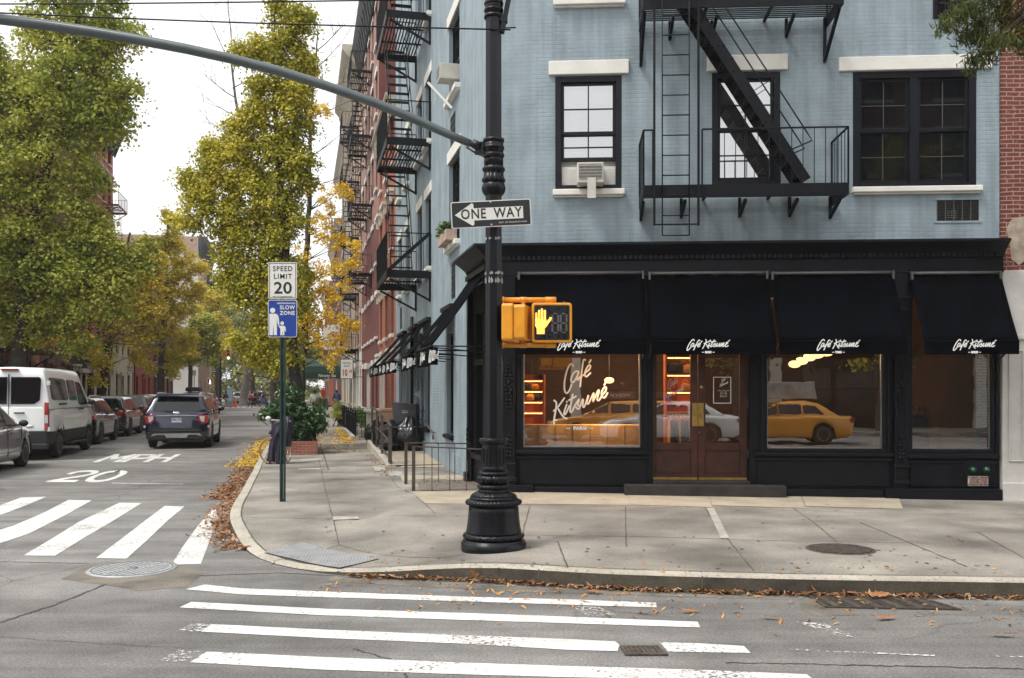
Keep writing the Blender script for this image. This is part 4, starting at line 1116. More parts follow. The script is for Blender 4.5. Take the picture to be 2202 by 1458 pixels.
for i, z in enumerate(FZ[:3]):
    fe = escape_platform(SIDE, blue, -10.75, -7.65, z, 1.12, brackets=(-7.72, -10.68), beam=.17, dense=.11, rail_h=.95, label=None)
    if i == 0:
        q = MB(); q.bar((-7.64, -.05, z + .95), (-7.64, -1.1, z - .02), .05, .09, IRON); q.build('brace', fe, M=SIDE)
    if i < 2: steep_stair(SIDE, fe, -8.1, z, -10.2, FZ[i + 1], -.95, -.42, steps=11, hand=True, sw=.10)
    else: steep_stair(SIDE, fe, -8.1, z, -10.2, 14.5, -.95, -.42, steps=11, sw=.10)
fe = escape_platform(SIDE, blue, -10.75, -7.65, 14.5, 1.12, brackets=(-7.72, -10.68), beam=.17, dense=.11)
INW = mat('brown_inner_wall', (.085, .05, .03), .8, var=.25, scale=1.5); INF = mat('inner_floor', (.16, .09, .045), .5, var=.2, scale=3); INC = mat('inner_ceiling', (.05, .035, .025), .8)
ORG = mat('orange_brown_shelf_wall', (.50, .12, .03), .6, var=.15, scale=2)
inner = MB(); Lr = UE - .25
x0, x1, y0, y1, z0, z1 = .30, Lr, .30, 5.6, .21, 3.7
inner.quad((x0, y0, z0), (x1, y0, z0), (x1, y1, z0), (x0, y1, z0), INF); inner.quad((x0, y0, z1), (x0, y1, z1), (x1, y1, z1), (x1, y0, z1), INC)
inner.quad((x0, y1, z0), (x1, y1, z0), (x1, y1, z1), (x0, y1, z1), INW); inner.quad((x0, y0, z0), (x0, y1, z0), (x0, y1, z1), (x0, y0, z1), INW); inner.quad((x1, y0, z0), (x1, y0, z1), (x1, y1, z1), (x1, y1, z0), INW)
inner.build('shop_interior', blue)
LAMPM = emit('lamp_globe_glow', (1.0, .66, .28), 2.2); SHLF = emit('shelf_light_glow', (1.0, .42, .12), 9.0)
def spot(loc, power, col, size=.3, name='shop_lamp_and_fill_light'):
    L = bpy.data.lights.new(name, 'POINT'); L.energy = power; L.color = col; L.shadow_soft_size = size
    o = bpy.data.objects.new(name, L); COL.objects.link(o); o.location = FRONT @ Vector(loc); return o
def pendant(px, py, d, r, lbl, grp='glowing pendant lamps inside the shop'):
    x, z = on_plane(FRONT, px, py, -d); t = thing('pendant_lamp', lbl, 'lamp', FRONT @ Matrix.Translation((x, d, z)), group=grp)
    q = MB(); q.ball((0, 0, 0), (r, r, r * .62), LAMPM, 16, 10); q.build('lamp_globe', t)
    q = MB(); q.lathe([(r * .45, r * .5), (r * .2, r * .85), (.008, r * 1.2), (.006, 3.7 - z)], NAVY2, 10); q.build('cord', t)
pendant(1310, 818, 3.2, .10, 'single glowing pendant lamp right of the script lettering', None)
for k, (px, py) in enumerate(((1709, 783), (1724, 776), (1741, 768), (1758, 762), (1778, 757))):
    pendant(px, py + 0, 2.0 + k * .55, .115 + .008 * k, ['lowest and nearest lamp of the glowing row in the middle window', 'second lamp of the glowing row in the middle window', 'third lamp of the glowing row in the middle window', 'fourth lamp of the glowing row in the middle window', 'highest lamp of the glowing row, half behind the awning'][k])
spot((2.0, 3.0, 2.6), 120, (1, .55, .24)); spot((5.4, 3.0, 2.6), 30, (1, .68, .38)); spot((1.9, .34, 2.0), 75, (1, .60, .28), .08)  # last light is an unseen extra that brightens the counter, no lamp there
def shelving(px0, px1, pys, d, name, lbl, zb):
    a = on_plane(FRONT, px0, 850, -d)[0]; b = on_plane(FRONT, px1, 850, -d)[0]; zt = on_plane(FRONT, px0, pys[0] - 12, -d)[1]
    t = thing(name, lbl, 'shelf', FRONT @ Matrix.Translation((a, d, .21)))
    M = W[t.name]; q = MB(); wv = b - a; zo = .21
    q.box(0, wv, .35, .38, 0, zt - zo, ORG); q.box(-.03, 0, 0, .38, 0, zt - zo, ORG); q.box(wv, wv + .03, 0, .38, 0, zt - zo, ORG); q.build('back_panel', t)
    for p in pys:
        z = on_plane(FRONT, px0, p, -d)[1] - zo
        q = MB(); q.box(0, wv, 0, .35, z - .02, z + .005, WOODF); s = q.build('shelf_board', t)
        q = MB(); q.box(0.02, wv - .02, .02, .05, z - .034, z - .021, SHLF); q.build('light_strip', s)
    return t, a, b
shelving(1108, 1168, (817, 840, 863, 886), 2.4, 'display_shelf', 'orange lit display shelf seen at the left of the left shop window', .2)
shelving(1434, 1500, (767, 805, 842, 886), 2.2, 'display_shelf', 'orange lit display shelf seen through the left door leaf', .2)
BAGS = [mat('black_bag_cloth', (.012, .012, .014), .6), mat('ochre_bag_cloth', (.55, .30, .07), .7), mat('tan_bag_cloth', (.60, .34, .14), .7)]
def bag(px, py, d, w_, h_, m, lbl, handle=True):
    x, z = on_plane(FRONT, px, py, -d); t = thing('handbag' if handle else 'cushion', lbl, 'bag' if handle else 'cushion', FRONT @ Matrix.Translation((x, d, z)))
    q = MB(); q.ball((0, 0, h_ / 2), (w_ / 2, .07, h_ / 2), m, 12, 8); q.box(-w_ / 2 * .86, w_ / 2 * .86, -.05, .05, .01, h_ * .86, m); q.build('bag_body' if handle else 'cushion_body', t, bevel=.02)
    if handle: q = MB(); q.tube([(-w_ * .22, 0, h_ * .9), (-w_ * .18, 0, h_ * 1.25), (0, 0, h_ * 1.4), (w_ * .18, 0, h_ * 1.25), (w_ * .22, 0, h_ * .9)], .012, m, 6); q.build('handle', t)
bag(1130, 838, 2.52, .20, .14, BAGS[0], 'black bag on the top lit shelf in the left window', False); bag(1151, 838, 2.52, .16, .12, BAGS[1], 'ochre pouch on the top lit shelf in the left window', False)
bag(1141, 862, 2.52, .18, .14, BAGS[2], 'tan handbag on the second lit shelf in the left window'); bag(1157, 862, 2.52, .14, .14, BAGS[0], 'black handbag on the second lit shelf in the left window')
bag(1452, 803, 2.35, .36, .24, BAGS[0], 'black cushion on the upper shelf behind the left door', False); bag(1480, 803, 2.35, .24, .18, BAGS[2], 'pale patterned cushion on the upper shelf behind the left door', False)
bag(1474, 841, 2.35, .22, .16, BAGS[2], 'tan handbag on the middle shelf behind the left door')
for k, px in enumerate((1449, 1458, 1466)): bag(px, 876, 2.35, .07, .06, BAGS[(0, 2, 0)[k]], ('small black box left on the shelf behind the left door', 'small tan box on the shelf behind the left door', 'small black box right on the shelf behind the left door')[k], False)
rail = MB(); xa = on_plane(FRONT, 1434, 892, -2.1)[0]; xb = on_plane(FRONT, 1490, 892, -2.1)[0]; zr = on_plane(FRONT, 1450, 889, -2.1)[1]; rail.tube([(xa, 2.1, zr), (xb, 2.1, zr)], .012, STEEL, 6)
tag(rail.build('clothes_rail', None, M=FRONT), 'thin metal clothes rail seen through the left door leaf', 'rail')
for k in range(7):
    x = xa + (xb - xa) * (k + .7) / 7.6; t = thing('garment', 'dark garment on a wooden hanger seen through the left door leaf', 'garment', FRONT @ Matrix.Translation((x, 2.1, zr)), group='garments hanging behind the left door')
    q = MB(); q.bar((0, 0, -.03), (.05, -.10, -.13), .012, .02, BAGS[1]); q.bar((0, 0, -.03), (-.03, .12, -.13), .012, .02, BAGS[1]); q.build('hanger', t)
    q = MB(); q.ball((0, 0, -.45), (.035, .18, .34), BAGS[0] if k % 3 else BAGS[2], 10, 8); q.build('cloth', t)
q = MB(); a, b = on_plane(FRONT, 1122, 940, -.5)[0], on_plane(FRONT, 1380, 940, -.5)[0]; zt = on_plane(FRONT, 1250, 914, -.5)[1]
q.box(a, b, .5, .95, .22, zt, WOODF)
for k in range(7): q.box(a + (b - a) * k / 7, a + (b - a) * k / 7 + .005, .492, .499, .22, zt, MAHO)
tag(q.build('window_counter', None, M=FRONT, bevel=.006), 'pale wood counter standing inside the left shop window', 'counter')
q = MB(); a, b = on_plane(FRONT, 1960, 900, -2.4)[0], on_plane(FRONT, 2110, 900, -2.4)[0]; zt = on_plane(FRONT, 2000, 893, -2.4)[1]
q.box(a, b, 2.4, 3.0, .22, zt - .05, mat('grey_bar_front', (.16, .15, .14), .6)); q.box(a - .03, b + .03, 2.35, 3.05, zt - .05, zt, MAHO)
tag(q.build('bar_counter', None, M=FRONT, bevel=.006), 'dark bar counter inside the right shop window', 'counter')
GOB = glass('goblet_glass', .25, 1.5)
gproto = None
for k in range(22):
    x = a + (b - a) * (k + .5) / 22; M = FRONT @ Matrix.Translation((x, 2.5 + .1 * (k % 2), zt))
    if gproto is None:
        q = MB(); q.lathe([(.028, 0), (.006, .008), (.005, .07), (.03, .10), (.033, .14), (.028, .17)], GOB, 10); gproto = q.build('wine_glass', None, M=M)
        tag(gproto, 'wine glass standing in the row on the bar inside the right window', 'glass', 'wine glasses on the bar')
    else: c_ = gproto.copy(); COL.objects.link(c_); c_.matrix_basis = M; W[c_.name] = M
LZ = 10.25; LX = PX(1061.5, LZ); LG = zs(LX, LZ)
k_ = LZ / FPX
def zy(y): return EYE + (HY - y) * k_ - LG
post = thing('lamp_post', 'tall black fluted cast iron lamp post in the foreground with a signal arm and signs', 'lamp post', frame(LX, LZ, LG))
def rope(amp, n): return lambda t, j, z: 1 + amp * math.sin(n * t + z * 90)
mb = MB()
r = lambda px: px * k_
mb.lathe([(r(70), -.01), (r(70.5), .01), (r(70), .075), (r(68), .085), (r(66.5), .088), (r(66), .105), (r(63), .115)], CAST, 40)
mb.lathe([(r(60), .115), (r(63.5), .125), (r(65.5), .145), (r(64), .168), (r(60), .18)], CAST, 182, mod=rope(.022, 26))
mb.lathe([(r(60), .178), (r(59.5), .20), (r(57.5), .25), (r(55.5), .33), (r(54), .42), (r(53), .49)], CAST, 40)
mb.lathe([(r(53), .485), (r(58), .495), (r(60), .515), (r(58.5), .535), (r(52), .55)], CAST, 308, mod=rope(.03, 44))
mb.lathe([(r(52), .548), (r(51), .57), (r(50), .575), (r(49), .582)], CAST, 40)
mb.lathe([(r(49), .58), (r(45), .605), (r(38), .625), (r(35), .632)], CAST, 182, mod=rope(.04, 26))
mb.lathe([(r(34), .63), (r(32), .645), (r(31.5), .66)], CAST, 32)
mb.lathe([(r(31), .658), (r(34), .672), (r(34.5), .69), (r(33), .705), (r(29), .715)], CAST, 168, mod=rope(.03, 24))
mb.lathe([(r(28), .712), (r(31.5), .735), (r(34), .76), (r(33.5), .79), (r(30), .815)], CAST, 96, mod=lambda t, j, z: 1 + .10 * abs(math.sin(6 * t)) * (j in (2, 3)) + .03 * math.sin(24 * t))
mb.lathe([(r(29.5), .812), (r(32), .825), (r(31.5), .845), (r(27), .855)], CAST, 210, mod=rope(.03, 30))
mb.lathe([(r(26.5), .853), (r(26.5), .90), (r(25.5), .905), (r(25.5), .91)], CAST, 32)
mb.lathe([(r(27), .905), (r(26.5), 1.14), (r(26.5), 1.16)], CAST, 8, smooth=False, rot=math.pi / 8)
mb.lathe([(r(26), 1.155), (r(28), 1.165), (r(30.5), 1.18), (r(31), 1.195), (r(29), 1.21), (r(27), 1.215)], CAST, 210, mod=rope(.025, 30))
mb.lathe([(r(30.5), 1.20), (r(30), 1.215), (r(21), 1.222)], CAST, 32)
for k in range(8):
    t = math.pi / 4 * k; M = Matrix.Rotation(t, 4, 'Z') @ Matrix.Translation((0, -r(25.2), 0))
    P = [(math.cos(a) * .026, .94 if False else (0.95 + .0 if False else 0)) for a in (0,)]
    loop = [(math.cos(a) * .028, -.004, 1.02 + (.065 if math.sin(a) > 0 else -.065) + math.sin(a) * .028) for a in [q * math.pi / 8 for q in range(17)]]
    mb.tube([M @ Vector(p) for p in loop], .0045, CAST, 5, caps=False)
pb = mb.build('base', post)
mb = MB(); mb.lathe([(r(20.5), 1.22), (r(19.5), 1.6), (r(18.5), zy(420)), (r(17.5), zy(-300))], CAST, 8, smooth=False, rot=math.pi / 8); mb.build('shaft', post)
mb = MB()
mb.lathe([(r(18.5), zy(421)), (r(21), zy(418)), (r(24), zy(413)), (r(25.5), zy(405)), (r(24), zy(398)), (r(21), zy(393))], CAST, 72, mod=rope(.02, 20))
mb.lathe([(r(20.5), zy(394)), (r(24), zy(388)), (r(20.5), zy(382)), (r(20), zy(372))], CAST, 72, mod=lambda t, j, z: 1 + .10 * abs(math.sin(6 * t)))
mb.lathe([(r(20), zy(373)), (r(24), zy(366)), (r(23.5), zy(362)), (r(20), zy(357))], CAST, 72, mod=lambda t, j, z: 1 + .03 * math.sin(14 * t))
mb.lathe([(r(20.5), zy(358)), (r(21), zy(345)), (r(20.5), zy(340))], CAST, 24)
mb.build('ornate_collar', post)
mb = MB()
for ya, yb in ((338, 331), (322, 315), (306, 299)): mb.lathe([(r(22.5), zy(ya)), (r(23), zy((ya + yb) / 2)), (r(22.5), zy(yb))], CAST, 24)
mb.lathe([(r(21), zy(340)), (r(21), zy(299))], CAST, 24)
mb.box(-r(40), -r(15), -.03, .03, zy(332), zy(306), CAST); mb.tube([(-r(32), -.045, zy(318)), (-r(32), .045, zy(318))], r(5), CAST, 10)
mb.tube([(-r(28), 0, zy(316)), (-r(36), 0, zy(313)), (-r(46), 0, zy(307))], [r(9), r(10), r(9)], CAST, 12)
mb.tube([(-r(58), -.03, zy(318)), (-r(40), -.04, zy(330)), (-r(22), -.05, zy(338)), (-r(8), -.115, zy(338))], r(2.2), CAST, 6)
mb.build('clamp', post); mb = MB()
for ya, yb in ((40, 33), (26, 20), (12, 5)): mb.lathe([(r(20.5), zy(ya)), (r(21), zy((ya + yb) / 2)), (r(20.5), zy(yb))], CAST, 24)
mb.lathe([(r(19.4), zy(40)), (r(19.4), zy(-10))], CAST, 24)
mb.build('clamp', post)
mb = MB()
pts = [(1012, 309), (960, 287), (880, 251), (800, 219), (700, 184), (600, 153), (500, 127), (400, 105), (300, 86), (200, 69), (100, 54), (0, 41), (-150, 26), (-400, 8), (-700, -5)]
mb.tube([((px - 1061.5) * k_, 0, zy(py)) for px, py in pts], [r(8), r(9)] + [r(9.8 + .2 * i) for i in range(len(pts) - 2)], ARMG, 16)
mb.build('signal_arm', post)
mb = MB(); mb.bar((r(18), -.02, zy(72)), (r(40), -.02, zy(-40)), .05, .075, CAST, up=(0, 1, 0)); mb.tube([(r(20), -.05, zy(64)), (r(48), -.05, zy(63))], r(1.5), CAST, 6); mb.box(r(14), r(30), -.06, .02, zy(50), zy(34), CAST)
mb.build('strut', post)
SCRAP = mat('torn_white_sticker', (.55, .55, .53), .8, var=.3, scale=30); mb = MB()
random.seed(3)
for y0, hh, n in ((516, 4, 26), (590, 5, 34), (607, 9, 44)):
    for q in range(n):
        t = random.uniform(math.pi * 1.02, math.pi * 1.98); R_ = r(19.6) + .002
        tt = round((t - math.pi / 8) / (math.pi / 4)) * math.pi / 4 if False else t
        a = math.floor(tt / (math.pi / 4)) * math.pi / 4 + math.pi / 8 * 2 * .5; a = math.floor(t / (math.pi / 4)) * math.pi / 4 + math.pi / 8
        M = Matrix.Rotation(a - math.pi / 2 + math.pi, 4, 'Z') if False else Matrix.Rotation(a + math.pi / 2, 4, 'Z')
        ap = r(19.4) * math.cos(math.pi / 8) + .004
        off = random.uniform(-.026, .02); z = zy(y0) + random.uniform(-.006, .006)
        h_ = random.uniform(.4, 1.3) * hh * k_
        mb.add([M @ Vector((off, -ap, z)), M @ Vector((off + .012, -ap, z - h_ * .3)), M @ Vector((off + random.uniform(.012, .03), -ap, z + h_ * .4)), M @ Vector((off + .006, -ap, z + h_))], [(0, 1, 2, 3)], SCRAP)
mb.build('sticker_remains', post)
SBLK = mat('sign_black', (.012, .014, .018), .4, var=.05); SWHT = mat('sign_white', (.74, .73, .68), .4, var=.03)
Ms = W[post.name] @ Matrix.Translation((PX(1056, 10.02) - LX, 10.02 - LZ, EYE + (HY - 459.5) * 10.02 / FPX - LG)) @ Matrix.Rotation(R(-2.8), 4, 'Y')
ks = 10.02 / FPX
def rrect(w, h, rr, n=5):
    P = []
    for cx, cz, a0 in ((w / 2 - rr, h / 2 - rr, 0), (-w / 2 + rr, h / 2 - rr, 90), (-w / 2 + rr, -h / 2 + rr, 180), (w / 2 - rr, -h / 2 + rr, 270)):
        for i in range(n + 1):
            a = R(a0 + 90 * i / n); P.append((cx + rr * math.cos(a), cz + rr * math.sin(a)))
    return P
mb = MB(); mb.prism(rrect(172 * ks, 57 * ks, .02), -.002, .002, SWHT); mb.prism(rrect(168 * ks, 53 * ks, .015), -.0045, -.0025, SBLK)
ow = mb.build('one_way_sign', post, M=Ms, label='black and white ONE WAY sign pointing left')
mb = MB(); A = [(-78, 0), (-41, 24), (-37, 22), (-37, 13), (69, 13), (69, -13), (-37, -13), (-37, -22), (-41, -24)]
mb.prism([(a * ks, b * ks) for a, b in A], -.0065, -.005, SWHT); mb.build('arrow', ow)
mb = MB(); mb.text('ONE', Matrix.Translation((-38 * ks, -.0075, 0)), 30 * ks, SBLK, bold=.0022, xs=.82, sp=1.12); mb.text('WAY', Matrix.Translation((36 * ks, -.0075, 0)), 30 * ks, SBLK, bold=.0022, xs=.82, sp=1.12)
mb.text('DEPT. OF TRANSPORTATION', Matrix.Translation((46 * ks, -.0075, -20.5 * ks)), 4.2 * ks, SWHT, sp=1.1)
mb.build('lettering', ow)
mb = MB()
for z in (24, -24): mb.ball((0 * ks, -.006, z * ks), .012, STEEL, 10, 6)
mb.build('bolt', ow)
YEL = mat('signal_yellow', (.80, .33, .02), .38, var=.08, scale=6, coat=.2)
zc_ = lambda y: zy(y); xo = lambda x: (x - 1061.5) * k_
for y in (645, 742):
    ped = MB(); dn = y > 700
    ped.tube([(xo(1078), 0, zc_(y)), (xo(1196), 0, zc_(y))], r(5.6), YEL, 14)
    ped.tube([(xo(1172), 0, zc_(y)), (xo(1195), 0, zc_(y))], r(6.6), YEL, 14); ped.tube([(xo(1118), 0, zc_(y)), (xo(1133), 0, zc_(y))], r(6.4), YEL, 14)
    ped.tube([(xo(1080), 0, zc_(y)), (xo(1084), 0, zc_(y))], r(7.5), YEL, 14)
    for x in (1125, 1184): ped.tube([(xo(x), 0, zc_(727 if dn else 647)), (xo(x), 0, zc_(740 if dn else 660))], r(4.5), YEL, 10)
    ped.build('signal_bracket', post)
def signal_box(M, w_, h_, d_, lbl):
    mb = MB(); mb.prism(rrect(w_, h_, .035), -.055, d_ * .35, YEL); mb.prism(rrect(w_ * .9, h_ * .94, .04), d_ * .351, d_, YEL)
    o = mb.build('pedestrian_signal', post, M=M, label=lbl, bevel=.012)
    q = MB(); q.prism(rrect(w_ * .875, h_ * .875, .02), -.058, -.0555, SBLK); q.prism(rrect(w_ * .82, h_ * .82, .02), -.0600, -.0582, mat('signal_lens', (.018, .02, .024), .25, var=.5, scale=25)); q.build('lens', o)
    q = MB()
    for sx in (-.3, .3): q.ball((sx * w_, -.05, h_ / 2 + .003), .009, STEEL, 8, 5)
    q.build('bolt', o)
    return o
M1 = W[post.name] @ Matrix.Translation((xo(1186), -.04, zc_(695)))
s1 = signal_box(M1, 86 * k_, 85 * k_, .14, 'yellow pedestrian signal showing a lit hand')
kk = 1 / 11.22 * k_; hp = lambda x, y: ((x - 1305) * kk, (725 - y) * kk)
HANDM = emit('lit_hand_leds', (1.0, .50, .08), 1.35)
nt = HANDM.node_tree; pb_ = nt.nodes['Principled BSDF']; tc = nt.nodes.new('ShaderNodeTexCoord'); vo = nt.nodes.new('ShaderNodeTexVoronoi'); vo.inputs['Scale'].default_value = 95
nt.links.new(tc.outputs['Object'], vo.inputs['Vector']); rr_ = ramp(nt, (1.0, .62, .16), (1.0, .22, .01), .3, .7); nt.links.new(vo.outputs['Distance'], rr_.inputs['Fac']); nt.links.new(rr_.outputs[0], pb_.inputs['Emission Color'])
q = MB(); palm = [(905, 640), (1165, 640), (1180, 700), (1205, 740), (1200, 790), (1150, 850), (1132, 870), (1132, 1000), (943, 1000), (943, 870), (905, 800)]
q.prism([hp(*p) for p in palm], -.0622, -.0602, HANDM)
for ln, w_ in (([(933, 515), (933, 655)], 52), ([(1000, 450), (1000, 655)], 52), ([(1066, 415), (1066, 655)], 52), ([(1134, 450), (1134, 655)], 54), ([(1275, 628), (1165, 770)], 64)):
    q.strokes([[hp(*p) for p in ln]], w_ * kk, HANDM, Matrix.Translation((0, -.0612, 0)))
    q.lathe([(w_ * kk / 2, -.0005), (w_ * kk / 2, .0005)], HANDM, 12, M=Matrix.Translation((*[hp(*ln[0])[0]], -.0615, hp(*ln[0])[1])) @ Matrix.Rotation(R(90), 4, 'X'))
q.build('lit_hand', s1)
DIM = mat('unlit_leds', (.11, .105, .10), .6, var=.4, scale=60); q = MB()
for cx in (1385, 1585):
    for sx in (-70, 70):
        for z0, z1 in ((540, 720), (760, 940)): q.add([(*[hp(cx + sx - 22, z0)[0]], -.0612, hp(0, z0)[1]), (hp(cx + sx + 22, z0)[0], -.0612, hp(0, z0)[1]), (hp(cx + sx + 22, z1)[0], -.0612, hp(0, z1)[1]), (hp(cx + sx - 22, z1)[0], -.0612, hp(0, z1)[1])], [(0, 1, 2, 3)], DIM)
    for z in (510, 740, 965): q.add([(hp(cx - 45, z)[0], -.0612, hp(0, z - 16)[1]), (hp(cx + 45, z)[0], -.0612, hp(0, z - 16)[1]), (hp(cx + 45, z)[0], -.0612, hp(0, z + 16)[1]), (hp(cx - 45, z)[0], -.0612, hp(0, z + 16)[1])], [(0, 1, 2, 3)], DIM)
q.build('countdown_digits', s1)
M2 = W[post.name] @ Matrix.Translation((xo(1097), .0, zc_(695))) @ Matrix.Rotation(R(-102), 4, 'Z')
signal_box(M2, 78 * k_, 80 * k_, .20, 'yellow pedestrian signal turned towards the side street')
for (a, b, lbl) in (((-300, 9, 10.5), (900, -1, 10.5), 'upper thin black cable crossing the sky'), ((-300, 13, 10.2), (1098, 64, 10.15), 'lower thin black cable running to the lamp post')):
    P = []
    for k in range(17):
        t = k / 16; x = a[0] + (b[0] - a[0]) * t; y = a[1] + (b[1] - a[1]) * t + (6 if a[1] > 10 else 3) * math.sin(math.pi * t); Z = a[2] + (b[2] - a[2]) * t
        P.append((PX(x, Z), Z, PZ(y, Z)))
    mb = MB(); mb.tube(P, .0085, IRON, 6); tag(mb.build('cable'), lbl, 'cable')
SZ = 14.7; SX0 = PX(609, SZ); sg = zs(SX0, SZ); kz = SZ / FPX
sp_ = thing('speed_sign', 'white speed limit 20 sign over a blue slow zone sign on a dark green post', 'road sign', frame(SX0, SZ, sg))
zz = lambda y: EYE + (HY - y) * kz - sg
mb = MB(); n = int((zz(570) - .05) / .0254)
holes = [(-.006, .006, .05 + k * .0254, .062 + k * .0254) for k in range(n) if (k // 9) % 4 != 3]
mb.wall(-.019, .019, 0, zz(568), holes, GREENP, reveal=.003)
mb.box(-.022, -.0191, -.03, .004, 0, zz(568), GREENP); mb.box(.0191, .022, -.03, .004, 0, zz(568), GREENP); mb.box(-.048, -.0221, -.033, -.030, 0, zz(568), GREENP); mb.box(.0221, .048, -.033, -.030, 0, zz(568), GREENP)
mb.build('post', sp_)
def cent(x, y): return ((x - 609) * kz, zz(y))
mb = MB(); c = cent(609.3, 604); P = [(a + c[0], b + c[1]) for a, b in rrect(61 * kz, 79 * kz, .025)]; mb.prism(P, -.045, -.042, SWHT)
ps = mb.build('speed_limit_panel', sp_, label='white panel reading SPEED LIMIT 20')
mb = MB()
w_, h_ = 57 * kz, 75 * kz
for x0, x1, z0, z1 in ((-w_ / 2, w_ / 2, h_ / 2 - .008, h_ / 2), (-w_ / 2, w_ / 2, -h_ / 2, -h_ / 2 + .008), (-w_ / 2, -w_ / 2 + .008, -h_ / 2 + .0081, h_ / 2 - .0081), (w_ / 2 - .008, w_ / 2, -h_ / 2 + .0081, h_ / 2 - .0081)):
    mb.box(x0 + c[0], x1 + c[0], -.0475, -.0455, z0 + c[1], z1 + c[1], SBLK)
mb.build('border', ps)
mb = MB(); T = lambda x, y: Matrix.Translation((cent(x, y)[0], -.047, cent(x, y)[1]))
mb.text('SPEED', T(609.5, 579), 15 * kz, SBLK, xs=.92, bold=.0012, sp=1.18); mb.text('LIMIT', T(609.5, 595.5), 15 * kz, SBLK, xs=.95, bold=.0012, sp=1.2)
mb.text('20', T(609.8, 621), 35 * kz, SBLK, xs=1.12, bold=.004, sp=1.02); mb.text('DEPT OF TRANSPORTATION', T(609, 638.5), 2.9 * kz, SBLK, xs=1.1)
mb.build('lettering', ps)
SBLU = mat('sign_blue', (.008, .045, .30), .4, var=.05)
c2_ = cent(609, 685.5); mb = MB(); mb.prism([(a + c2_[0], b + c2_[1]) for a, b in rrect(62 * kz, 80 * kz, .03)], -.045, -.042, SWHT)
mb.prism([(a + c2_[0], b + c2_[1]) for a, b in rrect(59.5 * kz, 77.5 * kz, .026)], -.0475, -.0455, SBLU)
ps = mb.build('slow_zone_panel', sp_, label='blue panel with two white figures')
mb = MB(); mb.text('NEIGHBORHOOD', T(617, 653), 4.6 * kz, SWHT, xs=1.05, bold=.0008); mb.text('SLOW', T(619.5, 662), 11.5 * kz, SWHT, xs=.95, bold=.002, sp=1.1); mb.text('ZONE', T(619.5, 674), 11.5 * kz, SWHT, xs=.95, bold=.002, sp=1.1)
mb.v = [(x, y - .0025, z) for x, y, z in mb.v]
mb.build('lettering', ps)
mb = MB(); f = lambda x, y: cent(x, y)
def disc(x, y, rad): mb.prism([(f(x, y)[0] + rad * kz * math.cos(a), f(x, y)[1] + rad * kz * math.sin(a)) for a in [q * math.pi / 10 for q in range(20)]], -.0495, -.0478, SWHT)
disc(588, 668, 5.6); disc(608.5, 695.5, 3.9)
mb.prism([f(*p) for p in [(581, 675), (595, 675), (599, 678), (601, 683), (603, 702), (600, 702), (597, 686), (597, 721), (590.5, 721), (589.5, 698), (588.5, 721), (581, 721)]], -.0495, -.0478, SWHT)
mb.prism([f(*p) for p in [(604, 701), (613, 701), (615.5, 704), (616.5, 713), (614, 713), (613, 706), (613, 721), (609.6, 721), (609, 711), (608, 721), (604.5, 721), (604.5, 707), (600, 702), (602, 699)]], -.0495, -.0478, SWHT)
mb.build('figures', ps)
mb = MB()
for y in (569, 640, 650, 722): mb.ball((0, -.046, zz(y)), .008, STEEL, 8, 5)
mb.build('bolt', sp_)
LSTEEL = mat('worn_light_steel', (.42, .43, .44), .45, metal=.3, var=.15, scale=14, bump=.2, bscale=60); GAPDK = mat('dark_grate_pit', (.018, .017, .016), .9); RUST = mat('rusty_brown_iron', (.085, .07, .058), .6, var=.35, scale=22, bump=.4)
def manhole(px, py, rad_px, zf, lbl, m1, m2, style, dz=.004):
    x, y = G(px, py, zf); rad = rad_px * y / FPX; z = (zs(x, y) if zf > 0 else 0) + dz
    t = thing('manhole_cover', lbl, 'manhole cover', frame(x, y, z))
    mb = MB(); mb.lathe([(rad, -.01), (rad, .004), (rad * .9, .006)], m1, 48); mb.lathe([(rad * .88, -.01), (rad * .88, .0055)], m1 if style == 0 else m2, 48)
    mb.build('frame_ring', t)
    q = MB(); q.tube([(rad * .89 * math.cos(a), rad * .89 * math.sin(a), .005) for a in [k * math.pi / 24 for k in range(49)]], .005, GAPDK, 4, caps=False)
    if style == 0:
        a = rad * .8; n = 22
        for i in range(n):
            for j in range(n):
                xx = -a + 2 * a * (i + .5) / n; yy = -a + 2 * a * (j + .5) / n
                if math.hypot(xx, yy) > a or abs(abs(xx) - abs(yy)) < .02 or math.hypot(xx, yy) < rad * .12: continue
                if (i + j) % 2: continue
                q.box(xx - .011, xx + .011, yy - .007, yy + .007, .006, .0095, m2)
        q.lathe([(rad * .13, .006), (rad * .13, .0095)], m2, 20)
    else:
        a = rad * .86; n = 13
        for i in range(n):
            for j in range(n):
                xx = -a + 2 * a * (i + .5) / n; yy = -a + 2 * a * (j + .5) / n
                if math.hypot(xx, yy) > a: continue
                q.box(xx - .019, xx + .019, yy - .019, yy + .019, .0055, .015, m1)
    q.build('cover_pattern', t)
manhole(285, 1224, 92, 0, 'large round pale steel manhole cover in the road', LSTEEL, mat('cover_groove', (.20, .20, .20), .6), 0)
manhole(1807, 1188, 72, .13, 'round rusty waffle patterned manhole cover in the pavement', RUST, GAPDK, 1, .006)
